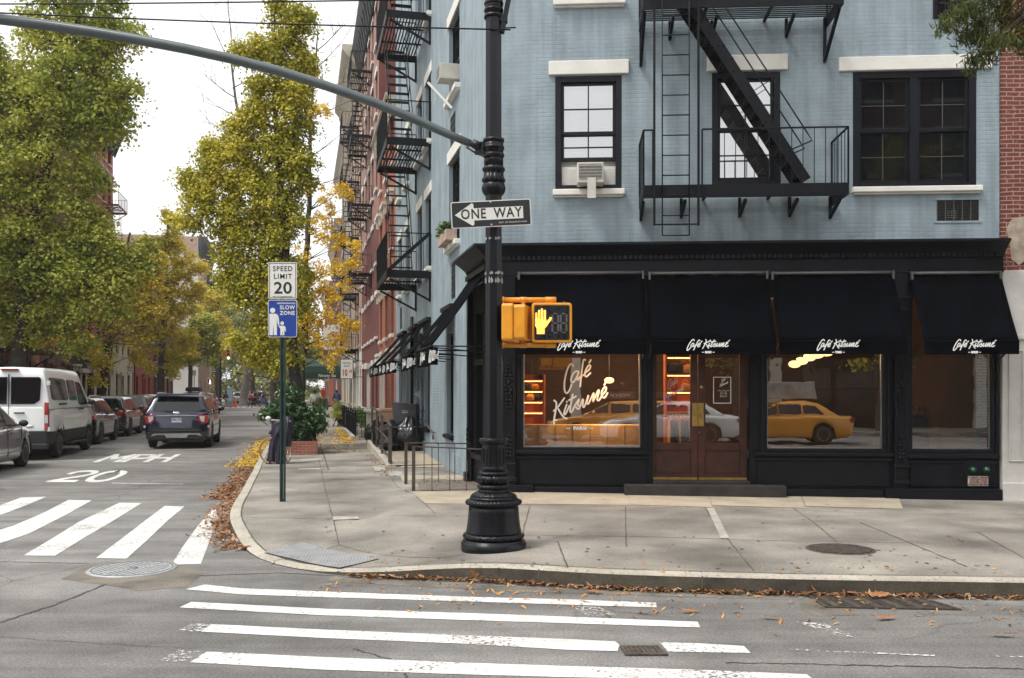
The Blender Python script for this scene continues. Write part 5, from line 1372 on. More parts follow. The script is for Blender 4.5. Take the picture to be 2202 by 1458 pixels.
def grate(px, nu, nv, zf, m, lbl, bw=.35, thick=.012, name='storm_grate', cat='grate', border=.04, alt=False):
    P = [Vector(G(x, y, zf)) for x, y in px]; c = sum(P, Vector((0, 0))) / 4; z = zs(c.x, c.y) if zf > 0 else 0
    t = thing(name, lbl, cat, frame(c.x, c.y, z + .004))
    def L(u, v):
        a = P[0].lerp(P[1], u); b = P[3].lerp(P[2], u); q = a.lerp(b, v); return (q.x - c.x, q.y - c.y)
    def slab(mb, u0, u1, v0, v1, z0, z1, mm):
        a, b, c_, d = L(u0, v0), L(u1, v0), L(u1, v1), L(u0, v1)
        mb.prism([a, b, c_, d], z0, z1, mm, axis='z')
    mb = MB(); slab(mb, 0, 1, 0, 1, -.003, .0, GAPDK); mb.build('pit', t)  # flat dark sheet: the shade of an open pit put into its colour
    mb = MB(); e = border; ev = border * 1.6
    slab(mb, 0, 1, 0, ev, .0005, thick, m); slab(mb, 0, 1, 1 - ev, 1, .0005, thick, m); slab(mb, 0, e, ev, 1 - ev, .0005, thick, m); slab(mb, 1 - e, 1, ev, 1 - ev, .0005, thick, m); mb.build('frame_ring', t)
    mb = MB()
    for i in range(nu):
        u = e + (1 - 2 * e) * (i + .5) / nu; w_ = (1 - 2 * e) / nu * bw / 2
        slab(mb, u - w_, u + w_, ev, 1 - ev, .0005, thick - .002, m)
    for j in range(nv):
        v = ev + (1 - 2 * ev) * (j + .5) / nv; w_ = (1 - 2 * ev) / nv * bw / 2
        slab(mb, e, 1 - e, v - w_, v + w_, .0005, thick - .001, m)
    mb.build('bars', t)
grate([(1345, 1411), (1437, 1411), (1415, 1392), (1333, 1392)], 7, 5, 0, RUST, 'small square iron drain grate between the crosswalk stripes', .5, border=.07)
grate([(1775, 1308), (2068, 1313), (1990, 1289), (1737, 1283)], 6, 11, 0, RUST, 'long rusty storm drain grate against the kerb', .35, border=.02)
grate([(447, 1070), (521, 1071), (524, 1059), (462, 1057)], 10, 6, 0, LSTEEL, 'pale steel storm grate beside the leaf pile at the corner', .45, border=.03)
P = [Vector(G(x, y, .05)) for x, y in ((730, 1224), (816, 1203), (651, 1167), (566, 1186))]; c = sum(P, Vector((0, 0))) / 4
tp = thing('tactile_plate', 'grey studded tactile plate set in the kerb ramp', 'tactile paving', frame(c.x, c.y, 0))
TACT = mat('grey_tactile_tile', (.27, .275, .275), .65, var=.12, scale=5, col2=(.22, .22, .22), spots=((.30, .12, .10), .70))
mb = MB(); V = []
NU, NV = 24, 14
def Lp(u, v):
    a = P[0].lerp(P[1], u); b = P[3].lerp(P[2], u); q = a.lerp(b, v); return (q.x - c.x, q.y - c.y, zs(q.x, q.y) + .016)
V = [Lp(i / NU, j / NV) for j in range(NV + 1) for i in range(NU + 1)]
mb.add(V, [(j * (NU + 1) + i, j * (NU + 1) + i + 1, (j + 1) * (NU + 1) + i + 1, (j + 1) * (NU + 1) + i) for j in range(NV) for i in range(NU)], TACT); mb.build('plate', tp)
mb = MB(); nu = int((P[1] - P[0]).length / .055); nv = int((P[3] - P[0]).length / .055)
for i in range(nu):
    for j in range(nv):
        x, y, z = Lp((i + .5) / nu, (j + .5) / nv); mb.lathe([(.015, 0), (.009, .007)], LSTEEL if False else TACT, 6, c=(x, y, z), smooth=False)
mb.build('studs', tp, kind='stuff')
def leafquads(name, C, N, size, m, aspect=.5, kind=None, parent=None, curl=.0, U=None, M=None, label=None, cat=None, shape=6):
    """many leaf-sized faces: centres C, normals N, one size per leaf"""
    n = len(C); C = np.asarray(C, float); N = np.asarray(N, float); N /= np.linalg.norm(N, axis=1)[:, None] + 1e-9
    size = np.broadcast_to(np.asarray(size, float), (n,))
    if U is None:
        U = rng.normal(size=(n, 3))
    U = U - N * (U * N).sum(1)[:, None]; U /= np.linalg.norm(U, axis=1)[:, None] + 1e-9
    V = np.cross(N, U)
    if shape == 6:   # narrow pointed leaf, slightly folded
        pts = [(-.5, 0, 0), (-.15, -.5 * aspect, curl), (.25, -.42 * aspect, curl), (.5, 0, 0), (.25, .42 * aspect, curl), (-.15, .5 * aspect, curl)]
    elif shape == 5: # fan
        pts = [(-.5, 0, 0), (.15, -.55 * aspect, curl), (.45, -.28 * aspect, curl), (.45, .28 * aspect, curl), (.15, .55 * aspect, curl)]
    else: pts = [(-.5, 0, 0), (0, -.5 * aspect, curl), (.5, 0, 0), (0, .5 * aspect, curl)]
    k = len(pts)
    co = np.empty((n, k, 3))
    for i, (a, b, c_) in enumerate(pts):
        co[:, i, :] = C + U * (a * size)[:, None] + V * (b * size)[:, None] + N * (c_ * size)[:, None]
    me = bpy.data.meshes.new(name); me.vertices.add(n * k); me.vertices.foreach_set('co', co.ravel())
    me.loops.add(n * k); me.loops.foreach_set('vertex_index', np.arange(n * k, dtype=np.int32))
    me.polygons.add(n); me.polygons.foreach_set('loop_start', np.arange(0, n * k, k, dtype=np.int32)); me.polygons.foreach_set('loop_total', np.full(n, k, dtype=np.int32))
    me.materials.append(m); me.update(calc_edges=True); me.validate()
    o = bpy.data.objects.new(name, me)
    place(o, parent, M or (W[parent.name] if parent is not None else Matrix()))
    return tag(o, label, cat, None, kind)
LF_BR = leafmat('brown_fallen_leaves', [(0.05, (.10, .04, .018)), (.35, (.24, .10, .04)), (.65, (.38, .20, .09)), (.95, (.50, .38, .25))], .6, .1, 3)
LF_YE = leafmat('yellow_fallen_leaves', [(0.1, (.45, .25, .03)), (.5, (.68, .42, .04)), (.9, (.72, .50, .12))], .6, .15, 3)
LF_TAN = leafmat('tan_fallen_leaves', [(0.05, (.24, .10, .03)), (.4, (.50, .22, .06)), (.8, (.60, .36, .12))], .6, .1, 3)
def litter(name, pts, n, size, m, spread, aspect=.3, height=.03, lbl=None, tilt=.35, onpave=None):
    P = resample([Vector(p) for p in pts], 60); C = []; N = []
    for _ in range(n):
        i = random.randrange(59); p = P[i].lerp(P[i + 1], random.random())
        t = (P[i + 1] - P[i]).normalized(); d = random.gauss(0, 1) * spread if not isinstance(spread, tuple) else spread[0] + abs(random.gauss(0, 1)) * spread[1]
        x, y = p.x + t.y * d, p.y - t.x * d
        C.append((x, y, height * random.random() * math.exp(-abs(d) / .2) + .008 + (zs(x, y) if onpave else 0))); N.append((random.gauss(0, tilt), random.gauss(0, tilt), 1))
    return leafquads(name, C, N, rng.uniform(size * .4, size * 1.5, n), m, aspect, 'stuff', curl=.08, label=lbl, cat='leaves')
koff = lambda a, b, d: [tuple(p) for p in offset(KO, -d)[a:b]]
def kidx(px, right=True):
    best = min(range(NK), key=lambda i: abs(KO[i].x / KO[i].y * FPX + CX - px) + (0 if right == (KO[i].y < 13 and True) else 0) + (1000 if (KO[i].y > 12.5) == right else 0)); return best
i0, i1 = kidx(2300), kidx(715); a, b = min(i0, i1), max(i0, i1)
litter('fallen_leaves', koff(a, b, .05), 1700, .08, LF_BR, (-.02, .12), .20, .035, 'band of brown and orange leaves lying along the kerb')
litter('scattered_leaves', koff(a, b, .35), 430, .065, LF_TAN, .45, .22, .01, 'thin scatter of tan leaves on the road near the kerb')
ic = kidx(470, True); 
corner = [G(520, 1185), G(488, 1150), G(478, 1120), G(500, 1090), G(520, 1060)]
litter('corner_leaf_pile', corner, 1500, .07, LF_BR, .14, .4, .05, 'dense pile of brown leaves against the corner kerb')
litter('street_leaves', [ST(3.6, -4.42), ST(6, -4.45), ST(8, -4.5)], 1000, .065, LF_BR, .13, .45, .05, 'brown leaves in the gutter behind the corner')
litter('street_leaves', [ST(1.2, -4.6), ST(3.8, -4.45)], 900, .065, LF_BR, .13, .45, .05, 'brown leaves in the gutter of the side street near the corner')
litter('yellow_leaves', [ST(8, -4.55), ST(12, -4.45), ST(22, -4.4)], 2600, .06, LF_YE, .22, .9, .03, 'yellow ginkgo leaves in the gutter beyond the covered bicycle')
litter('yellow_pavement_leaves', [ST(15, -1.7), ST(19, -1.62), ST(26, -1.55)], 1300, .055, LF_YE, .14, .9, .02, 'yellow ginkgo leaves along the foot of the black iron fence', onpave=True)
litter('yellow_pavement_scatter', [ST(10, -2.6), ST(14, -2.4), ST(22, -2.6)], 900, .05, LF_YE, .6, .9, .0, 'thin scatter of yellow leaves over the side pavement', onpave=True)
litter('left_gutter_leaves', [ST(14, -11.7), ST(40, -11.7)], 1500, .06, LF_YE, .3, .9, .03, 'yellow leaves under the parked cars on the left')
litter('ramp_leaves', [ST(3.2, -1.4), ST(7, -1.35), ST(9, -1.4)], 160, .06, LF_BR, .12, .4, .01, 'brown leaves by the low ramp wall', onpave=True)
litter('hatch_leaves', [G(900, 1040, .16), G(1010, 1035, .16)], 120, .06, LF_BR, .35, .4, .0, 'a few brown leaves near the cellar hatch', onpave=True)
litter('pavement_specks', [G(760, 1190, .1), G(1000, 1215, .16), G(1400, 1226, .16), G(2150, 1230, .15)], 110, .05, LF_TAN, .12, .25, .0, 'a few thin leaves on the pavement edge', onpave=True)
OAKM = mat('dry_oak_leaf', (.36, .15, .06), .7, var=.3, scale=12)
def oak(px, py, sz, rot, lift, lbl):
    sz *= 1.45
    x, y = G(px, py, .01); P = []
    for i in range(40):
        t = 2 * math.pi * i / 40; rr = .5 * (1 - .45 * abs(math.sin(3.5 * t)) ** .6) * (1.25 if abs(math.cos(t)) > .8 else .85)
        P.append((rr * math.cos(t), rr * math.sin(t) * .62))
    M = frame(x, y, .02 + lift * sz * .3) @ Matrix.Rotation(rot, 4, 'Z') @ Matrix.Rotation(lift, 4, 'X')
    mb = MB(); V = [(0, 0, .02)] + [(a, b, .10 * abs(b) * 2 + .05 * a * a) for a, b in P]
    V = [(v[0] * sz, v[1] * sz, v[2] * sz) for v in V]
    mb.add(V, [(0, i + 1, (i + 1) % 40 + 1) for i in range(40)], OAKM); mb.tube([(-.5 * sz, 0, .01), (-.8 * sz, .03 * sz, .03)], .0025, OAKM, 5)
    tag(mb.build('oak_leaf', None, M=M), lbl, 'leaf', 'large dry oak leaves by the kerb')
for px, py, sz, rot, lift, lbl in ((1020, 1256, .17, 2.0, 1.1, 'largest upright dry oak leaf against the kerb below the lamp post'), (1665, 1274, .13, .5, .9, 'upright oak leaf against the kerb left of the long grate'), (1748, 1278, .13, 1.2, 1.0, 'upright oak leaf at the left end of the long grate'), (1890, 1288, .14, .2, .5, 'oak leaf lying on the long grate'),
                                (1485, 1316, .11, .1, .1, 'flat oak leaf on the road below the end of the first stripe'), (1655, 1330, .10, 2.9, .2, 'curled oak leaf in the middle of the right lane'), (1905, 1331, .13, .3, .1, 'flat orange oak leaf below the long grate'), (2155, 1368, .13, 3.0, .2, 'oak leaf at the far right of the road'), (1145, 1262, .10, 1.4, .9, 'small red brown oak leaf at the kerb joint'), (1280, 1275, .10, 0, .1, 'pale oak leaf left of the kerb joint')):
    oak(px, py, sz, rot, lift, lbl)
def paint(name, col, metal=.5, rough=.28):
    return mat(name, col, rough, metal=metal, var=.05, scale=1.5, coat=1.0, spec=.5)
TYRE = mat('tyre_rubber', (.012, .012, .012), .8, var=.2); RIM = mat('alloy_rim', (.45, .45, .46), .3, metal=.9, var=.1); RIMD = mat('dark_wheel_gap', (.015, .015, .016), .7)
TRIMB = mat('black_plastic_trim', (.018, .019, .021), .6, var=.15); CHROME = mat('chrome', (.72, .72, .73), .12, metal=1.0, var=.02)
CARGL = mat('car_glass', (.005, .006, .008), .03, var=.2, spec=.5); REDL = mat('red_tail_light', (.38, .012, .010), .15, var=.15, coat=1); WHL = mat('clear_lamp', (.6, .6, .6), .12, var=.1, coat=1)
PLATE = mat('number_plate', (.72, .72, .70), .5); PLBL = mat('plate_blue', (.02, .06, .25), .5)
def wheel_mb(rad, wid, spokes=5):
    ty = MB(); Mx = Matrix.Rotation(R(90), 4, 'Y')
    ty.lathe([(rad * .62, -wid / 2), (rad * .9, -wid / 2), (rad * .985, -wid * .38), (rad, -wid * .2), (rad, wid * .2), (rad * .985, wid * .38), (rad * .9, wid / 2), (rad * .62, wid / 2)], TYRE, 32, M=Mx)
    ri = MB()
    for sgn in (1, -1):
        x = sgn * (wid / 2 - .012)
        ri.tube([(x, rad * .63 * math.cos(a), rad * .63 * math.sin(a)) for a in [k * math.pi / 12 for k in range(25)]], .014, RIM, 6, caps=False)
        ri.box(x - sgn * .05 - .004, x - sgn * .05 + .004, -rad * .6, rad * .6, -rad * .25, rad * .25, RIMD)
        ri.lathe([(rad * .6, x - sgn * .06 - .003), (rad * .6, x - sgn * .06 + .003)], RIMD, 20, M=Mx)
        ri.lathe([(rad * .14, x - .02), (rad * .12, x + sgn * .004)], RIM, 10, M=Mx)
        for k in range(spokes):
            a = 2 * math.pi * k / spokes + .3
            ri.bar((x, 0, 0), (x, rad * .62 * math.cos(a), rad * .62 * math.sin(a)), .03, rad * .15 if spokes < 8 else rad * .08, RIM, up=(1, 0, 0)) if False else ri.bar((x, rad * .06 * math.cos(a), rad * .06 * math.sin(a)), (x, rad * .62 * math.cos(a), rad * .62 * math.sin(a)), rad * (.17 if spokes < 8 else .09), .02, RIM, up=(1, 0, 0))
    return ty, ri
def interp(P, y):
    if y <= P[0][0]: return P[0][1]
    for (a, b), (c, d) in zip(P, P[1:]):
        if y <= c: return b + (d - b) * (y - a) / (c - a + 1e-9)
    return P[-1][1]
def make_car(name, label, cat, M, L=4.6, Wd=1.85, H=1.66, rad=.34, wheels=(-1.4, 1.35), top=None, base=.26, belt=1.02, cab=None, wt=.76, body=None, side_wins=(), rear_win=None, spokes=5, lower=None, lower_h=0, group=None, rear=None, rails=False, mirror_y=.9, arch=.075, rearround=.10, frontround=.22, wb=.93, mirror_m=None, front_win=True, plate=None):
    t = thing(name, label, cat, M, group=group)
    hl = L / 2
    mb = MB(); ys = sorted(set([-hl, -hl + .02, -hl + .07, -hl + .18, hl - .3, hl - .12, hl - .03, hl] + [round(-hl + .2 + k * .07, 3) for k in range(int((L - .5) / .07) + 1)]))
    def hw(y):
        e = min(y + hl, hl - y)
        q = rearround if y < 0 else frontround
        f = 1 - .10 * max(0, 1 - e / (.45 if y < 0 else .8)) ** 2 - (q * .35) * max(0, 1 - e / .12) ** 2
        return Wd / 2 * f
    def bot(y):
        z = base + (.05 if abs(abs(y) - hl) < .1 else 0)
        for w_ in wheels:
            R_ = rad + arch
            if abs(y - w_) < R_: z = max(z, rad + math.sqrt(R_ * R_ - (y - w_) ** 2))
        return z
    def tp(y):
        e = min(y + hl, hl - y)
        return interp(top, y) - .05 * max(0, 1 - e / .08) ** 2
    prof_ = [(.93, 0), (.985, .10), (1.0, .35), (.995, .62), (.975, .86), (.93, .97), (.85, 1.0), (0.0, 1.012)]
    V = []; n = 2 * len(prof_) - 1
    for y in ys:
        w_, b, tt = hw(y), bot(y), tp(y)
        row = [(w_ * a, y, b + (tt - b) * f) for a, f in prof_]
        V += row + [(-p[0], p[1], p[2]) for p in row[-2::-1]]
    m = len(ys)
    Fb = []; Fl = []
    for i in range(m - 1):
        for j in range(n - 1):
            q = (i * n + j, i * n + j + 1, (i + 1) * n + j + 1, (i + 1) * n + j)
            zc = sum(V[k][2] for k in q) / 4
            (Fl if (lower is not None and zc < lower_h and j in (0, 1, 2, n - 2, n - 3, n - 4)) else Fb).append(q)
    ends = [tuple(range(n - 1, -1, -1)), tuple((m - 1) * n + j for j in range(n))]
    mb.add(V, Fb + ends, body, smooth=True)
    if Fl: mb.add(V, Fl, lower, smooth=True)
    (yr0, yr1, yf1, yf0) = cab['y']; zt = H; zb = belt - .03
    wbase = Wd / 2 * wb; wtop = Wd / 2 * wt
    rp = [(yr0, zb), (yr1, zt - .035), (yr1 + .25, zt - .005), ((yr1 + yf1) / 2, zt), (yf1 - .2, zt - .02), (yf1, zt - .06), (yf0, zb + cab.get('fz', 0))]
    W_ = lambda z: wbase + (wtop - wbase) * max(0, (z - zb) / (zt - zb))
    ys2 = sorted(set([p[0] for p in rp] + [yr0 + (yr1 - yr0) * k / 4 for k in range(5)] + [yf1 + (yf0 - yf1) * k / 6 for k in range(7)] + [yr1 + (yf1 - yr1) * k / 10 for k in range(11)]))
    V = []
    for y in ys2:
        zr = interp(rp, y); h_ = zr - zb; rr_ = min(.07, h_ * .3)
        row = [(W_(zb), y, zb - .03), (W_(zb + h_ * .5), y, zb + h_ * .5), (W_(zr - rr_), y, zr - rr_), (W_(zr) - rr_ * .35, y, zr - rr_ * .3), (W_(zr) - rr_ * 1.2, y, zr), (0, y, zr + min(.025, h_ * .1))]
        V += row + [(-p[0], p[1], p[2]) for p in row[-2::-1]]
    n2 = 11; F = [(i * n2 + j, i * n2 + j + 1, (i + 1) * n2 + j + 1, (i + 1) * n2 + j) for i in range(len(ys2) - 1) for j in range(n2 - 1)]
    F += [tuple(range(n2 - 1, -1, -1)), tuple((len(ys2) - 1) * n2 + j for j in range(n2))]
    mb.add(V, F, body, smooth=True)
    mb.build('body', t)
    for sd in (1, -1):
        for poly in side_wins:
            g = MB(); P = []
            k = len(poly); c = (sum(p[0] for p in poly) / k, sum(p[1] for p in poly) / k)
            for i in range(k):   # rounded corners
                a, b, d = poly[i - 1], poly[i], poly[(i + 1) % k]
                P.append((b[0] + (a[0] - b[0]) * .10, b[1] + (a[1] - b[1]) * .10)); P.append((b[0] + ((a[0] + d[0]) / 2 - b[0]) * .06, b[1] + ((a[1] + d[1]) / 2 - b[1]) * .06)); P.append((b[0] + (d[0] - b[0]) * .10, b[1] + (d[1] - b[1]) * .10))
            g.add([(sd * (W_(z) + .010), y, z) for y, z in P] + [(sd * (W_(z) - .02), y, z) for y, z in P], [tuple(range(len(P)))] + [(i, (i + 1) % len(P), (i + 1) % len(P) + len(P), i + len(P)) for i in range(len(P))], CARGL)
            g.build('side_window', t)
    def slope_pane(ya, za, yb, zb_, w0, w1, out, nm, inset=.04):
        g = MB(); P = []
        for sx, f in ((-1, 0), (1, 0), (1, 1), (-1, 1)):
            pass
        ring = [(-w0, .0), (-w0 * .8, -.03), (w0 * .8, -.03), (w0, .0), (w0 * 1.0, .25), (w1, .85), (w1 * .93, 1.0), (-w1 * .93, 1.0), (-w1, .85), (-w0 * 1.0, .25)]
        dv = Vector((0, yb - ya, zb_ - za)); nn = Vector((0, -dv.z, dv.y)).normalized() * out
        for x, f in ring: P.append(Vector((x, ya, za)) + dv * f + nn)
        g.add(P + [p - nn * 2 for p in P], [tuple(range(10)), *[(i, i + 10, (i + 1) % 10 + 10, (i + 1) % 10) for i in range(10)]], CARGL); return g.build(nm, t)
    if rear_win:
        z0_, z1_, w0, w1 = rear_win; f = lambda z: yr0 + (yr1 - yr0) * (z - zb) / (zt - .035 - zb)
        slope_pane(f(z0_), z0_, f(z1_), z1_, w0, w1, .014, 'rear_window')
    if front_win:
        z0_, z1_ = zb + cab.get('fz', 0) + .06, zt - .12; f = lambda z: yf0 + (yf1 - yf0) * (z - zb - cab.get('fz', 0)) / (zt - .06 - zb - cab.get('fz', 0))
        slope_pane(f(z0_), z0_, f(z1_), z1_, W_(z0_) - .06, W_(z1_) - .06, -.014, 'windscreen')
    u = MB(); u.box(-Wd / 2 * .84, Wd / 2 * .84, -hl + .15, hl - .2, base - .03, base + .32, TRIMB); u.build('underbody', t)
    ty, ri = wheel_mb(rad, .225, spokes)
    tm, rm = None, None
    for wy in wheels:
        for sx in (-1, 1):
            Mw = W[t.name] @ Matrix.Translation((sx * (Wd / 2 - .125), wy, rad))
            if tm is None:
                o = ty.build('wheel', t, M=Mw); rimo = ri.build('rim', o); tm, rm = o.data, rimo.data
            else:
                o = bpy.data.objects.new('wheel', tm); place(o, t, Mw); q = bpy.data.objects.new('rim', rm); place(q, o, Mw)
    for sx in (-1, 1):
        q = MB(); z = belt + .07; q.ball((sx * (Wd / 2 + .10), mirror_y, z), (.11, .07, .085), mirror_m or body, 12, 8); q.bar((sx * (Wd / 2 - .08), mirror_y, z - .05), (sx * (Wd / 2 + .04), mirror_y, z - .03), .05, .04, TRIMB)
        q.build('mirror', t)
    if rails:
        for sx in (-1, 1):
            q = MB(); q.tube([(sx * (wtop - .07), yr1 + .15, zt - .01), (sx * (wtop - .06), yr1 + .28, zt + .045), (sx * (wtop - .06), yf1 - .35, zt + .045), (sx * (wtop - .07), yf1 - .2, zt - .03)], .017, CHROME, 8); q.build('roof_rail', t)
    if rear: rear(t, hl, Wd)
    if plate:
        q = MB(); px, pz, s = plate; q.box(px - .155, px + .155, -hl - .028, -hl - .018, pz - .077, pz + .077, PLATE); o = q.build('number_plate', t)
        q = MB(); q.text(s, Matrix.Translation((px, -hl - .0295, pz)), .10, PLBL, xs=.8, bold=.002); q.box(px - .15, px + .15, -hl - .029, -hl - .0281, pz + .055, pz + .072, PLBL); q.build('lettering', o)
    return t
def lamp_box(t, nm, x0, x1, z0, z1, y, m, d=.05, sh=0.0):
    q = MB(); q.prism([(x0, z0), (x1, z0 + sh), (x1, z1), (x0, z1 - sh * .3)], y - .022, y + d, m); return q.build(nm, t, bevel=.012)
def at_st(s, t_, L): x, y = ST(s + L / 2, t_); return frame(x, y, 0, STREET_TH)
def rear_suv(t, hl, Wd):
    y = -hl
    for s in (-1, 1):
        a, b = sorted((s * .62, s * .97)); q = MB()
        P = [(s * .98, 1.06), (s * .64, 1.10), (s * .66, .92), (s * .76, .80), (s * .93, .83)]
        q.prism(P, y - .03, y + .16, REDL); lo = q.build('tail_light', t, bevel=.012)
        q = MB(); q.prism([(s * .86, 1.04), (s * .70, 1.055), (s * .72, .93), (s * .80, .86), (s * .84, .88)], y - .036, y - .0301, WHL); q.build('reversing_lamp', lo)
        q = MB(); q.lathe([(.045, 0), (.055, .07), (.05, .08)], CHROME, 12, M=Matrix.Translation((s * .66, y + .05, .36)) @ Matrix.Rotation(R(90), 4, 'X')); q.build('exhaust', t)
    q = MB(); q.prism([(-.66, 1.045), (.66, 1.045), (.66, 1.065), (.3, 1.085), (-.3, 1.085), (-.66, 1.065)], y - .035, y - .008, CHROME); q.build('chrome_strip', t, bevel=.006)
    q = MB(); q.prism([(-.80, .56), (.80, .56), (.74, .60), (-.74, .60)], y - .05, y + .05, TRIMB); q.prism([(-.88, .30), (.88, .30), (.90, .545), (-.90, .545)], y - .035, y + .1, TRIMB); q.build('bumper', t, bevel=.02)
    q = MB(); q.prism([(-.78, .42), (-.70, .50), (.70, .50), (.78, .42), (.70, .42), (.60, .455), (.36, .455), (.30, .36), (-.30, .36), (-.36, .455), (-.60, .455), (-.70, .42)], y - .055, y - .036, mat('silver_skid', (.40, .39, .37), .4, metal=.6)); q.build('skid_plate', t)
    q = MB(); q.prism([(-.73, .66), (-.66, .60), (.66, .60), (.73, .66)], y - .02, y - .004, TRIMB); q.build('tailgate_line', t)
    q = MB(); q.ball((0, y - .022, 1.15), (.11, .014, .045), CHROME, 16, 8); q.build('badge', t)
    q = MB(); q.box(-.66, .66, y + .16, y + .40, 1.735, 1.775, bodyn); q.build('spoiler', t, bevel=.015)
    q = MB(); q.bar((0.0, y + .04, 1.20), (-.38, y + .055, 1.22), .02, .02, TRIMB); q.build('wiper', t)
    for s in (-1, 1): 
        q = MB(); q.box(s * .975 - .03, s * .975 + .03, y + .02, y + .10, .68, .76, WHL); q.build('reflector', t)
bodyn = paint('navy_car_paint', (.003, .007, .036), .35, .22)
make_car('navy_suv', 'dark navy SUV seen from behind driving up the side street', 'car', at_st(15.9, -7.08, 5.0), L=5.0, Wd=2.0, H=1.75, rad=.375, wheels=(-1.42, 1.44),
         top=[(-2.5, 1.16), (-1.8, 1.16), (.9, 1.12), (1.3, 1.10), (2.3, .98), (2.5, .85)], base=.28, belt=1.16, cab=dict(y=(-2.46, -2.08, .55, 1.35)), wt=.72, wb=.95, body=bodyn,
         side_wins=([(-2.05, 1.22), (-1.25, 1.20), (-1.25, 1.60), (-1.85, 1.58)], [(-1.18, 1.20), (-.28, 1.18), (-.28, 1.63), (-1.18, 1.61)], [(-.20, 1.18), (.85, 1.16), (.45, 1.58), (-.20, 1.63)]),
         rear_win=(1.22, 1.66, .74, .62), rear=rear_suv, rails=True, lower=TRIMB, lower_h=.42, mirror_y=.75, plate=(0, .93, 'DPR-1758'), spokes=10)
bodyw = mat('white_van_paint', (.78, .79, .78), .3, var=.03, scale=1.5, coat=.8)
def rear_van(t, hl, Wd):
    y = -hl
    for s in (-1, 1):
        q = MB(); q.box(s * .93 - .055, s * .93 + .055, y - .015, y + .10, .80, 1.56, REDL); lo = q.build('tail_light', t, bevel=.02)
        q = MB(); q.box(s * .93 - .04, s * .93 + .04, y - .021, y - .0151, 1.0, 1.22, WHL); q.build('reversing_lamp', lo)
        q = MB(); q.prism([(s * .05, 1.52), (s * .62, 1.52), (s * .76, 1.62), (s * .78, 2.18), (s * .74, 2.24), (s * .05, 2.24)], y - .004 + .03, y + .09, CARGL)
        q.v = [(x, yy + .055 * (z - 1.3) / 1.0 - .035, z) for x, yy, z in q.v]; q.build('rear_window', t, bevel=.01)
    q = MB(); q.box(-.006, .006, y - .004, y + .08, .78, 2.32, TRIMB); q.build('door_gap', t)
    q = MB(); q.box(-.96, .96, y - .04, y + .06, .44, .80, TRIMB); q.box(-.98, .98, y - .09, y + .1, .30, .46, TRIMB); q.build('bumper', t, bevel=.03)
    q = MB(); q.bar((.14, y - .03, 1.28), (.40, y - .03, 1.28), .03, .035, TRIMB); q.build('door_handle', t)
    q = MB(); q.ball((.52, y - .006, .92), (.10, .012, .035), CHROME, 14, 8); q.build('badge', t)
    q = MB(); q.box(-.22, .22, y + .06, y + .14, 2.43, 2.46, REDL); q.build('brake_light', t)
    q = MB(); q.box(.22, .36, y - .098, y - .0901, .36, .40, REDL); q.build('reflector', t)
    for s in (-1,): pass
    for z in (2.02, .78):
        q = MB(); q.box(.94, 1.02, y - .012, y + .04, z, z + .12, bodyw); q.build('hinge', t, bevel=.01)
    q = MB(); q.bar((Wd / 2 + .005, y + .95, 1.50), (Wd / 2 + .005, y + 1.75, 1.50), .02, .05, TRIMB); q.build('slide_rail', t)
    for yy in (2.3, 2.75): q = MB(); q.box(Wd / 2 - .01, Wd / 2 + .03, y + 3.35 + (yy - 2.3) * .6, y + 3.5 + (yy - 2.3) * .6, 1.30, 1.34, TRIMB); q.build('door_handle', t)
    q = MB(); q.box(Wd / 2 - .05, Wd / 2 + .10, y + 1.9, y + 3.9, .34, .38, TRIMB); q.build('side_step', t, bevel=.01)
make_car('white_van', 'white high roof passenger van parked at the left kerb', 'van', at_st(11.55, -10.78, 5.6), L=5.6, Wd=2.06, H=2.5, rad=.355, wheels=(-1.75, 1.85),
         top=[(-2.8, 1.46), (1.5, 1.42), (1.9, 1.36), (2.6, 1.10), (2.8, .95)], base=.40, belt=1.44, cab=dict(y=(-2.78, -2.66, 1.15, 2.25), fz=-.1), wt=.80, wb=.985, body=bodyw,
         side_wins=([(-2.45, 1.62), (-.62, 1.60), (-.62, 2.20), (-2.38, 2.24)], [(-.50, 1.60), (.42, 1.58), (.42, 2.18), (-.50, 2.20)], [(.56, 1.45), (1.75, 1.45), (1.15, 2.10), (.56, 2.16)]),
         rear_win=None, rear=rear_van, lower=TRIMB, lower_h=.80, mirror_y=1.75, mirror_m=TRIMB, plate=(.33, .62, 'T81-7347C'), spokes=12, rearround=.04, arch=.10)
bodys = paint('silver_car_paint', (.40, .39, .38), .7, .3)
def silver_bits(t, hl, Wd):
    for k, (y0, y1) in enumerate(((-1.2, -.2), (-.15, .95))):
        q = MB(); q.bar((Wd / 2 + .006, y0 + .1, .42), (Wd / 2 + .006, y1, .42), .02, .035, CHROME); q.build('side_strip', t)
    q = MB(); q.bar((Wd / 2 + .012, -.02, .88), (Wd / 2 + .012, .14, .88), .02, .03, CHROME); q.build('door_handle', t)
    for yy in (.98, -.1): q = MB(); q.box(Wd / 2 - .012, Wd / 2 + .004, yy - .005, yy + .005, .35, 1.0, TRIMB); q.build('door_gap', t)
    for sx in (-1, 1):
        q = MB()
        V = []
        for i in range(13):
            a = math.pi * i / 12
            for j in range(5):
                b = j / 4; rr = .43 + .10 * math.sin(math.pi * b)
                V.append((sx * (Wd / 2 - .16 + .20 * b - .03 * b * b), 1.35 + rr * 1.05 * math.cos(a), .36 + rr * math.sin(a)))
        q.add(V, [(i * 5 + j, i * 5 + j + 1, (i + 1) * 5 + j + 1, (i + 1) * 5 + j) for i in range(12) for j in range(4)], bodys, smooth=True); q.build('wheel_arch', t)
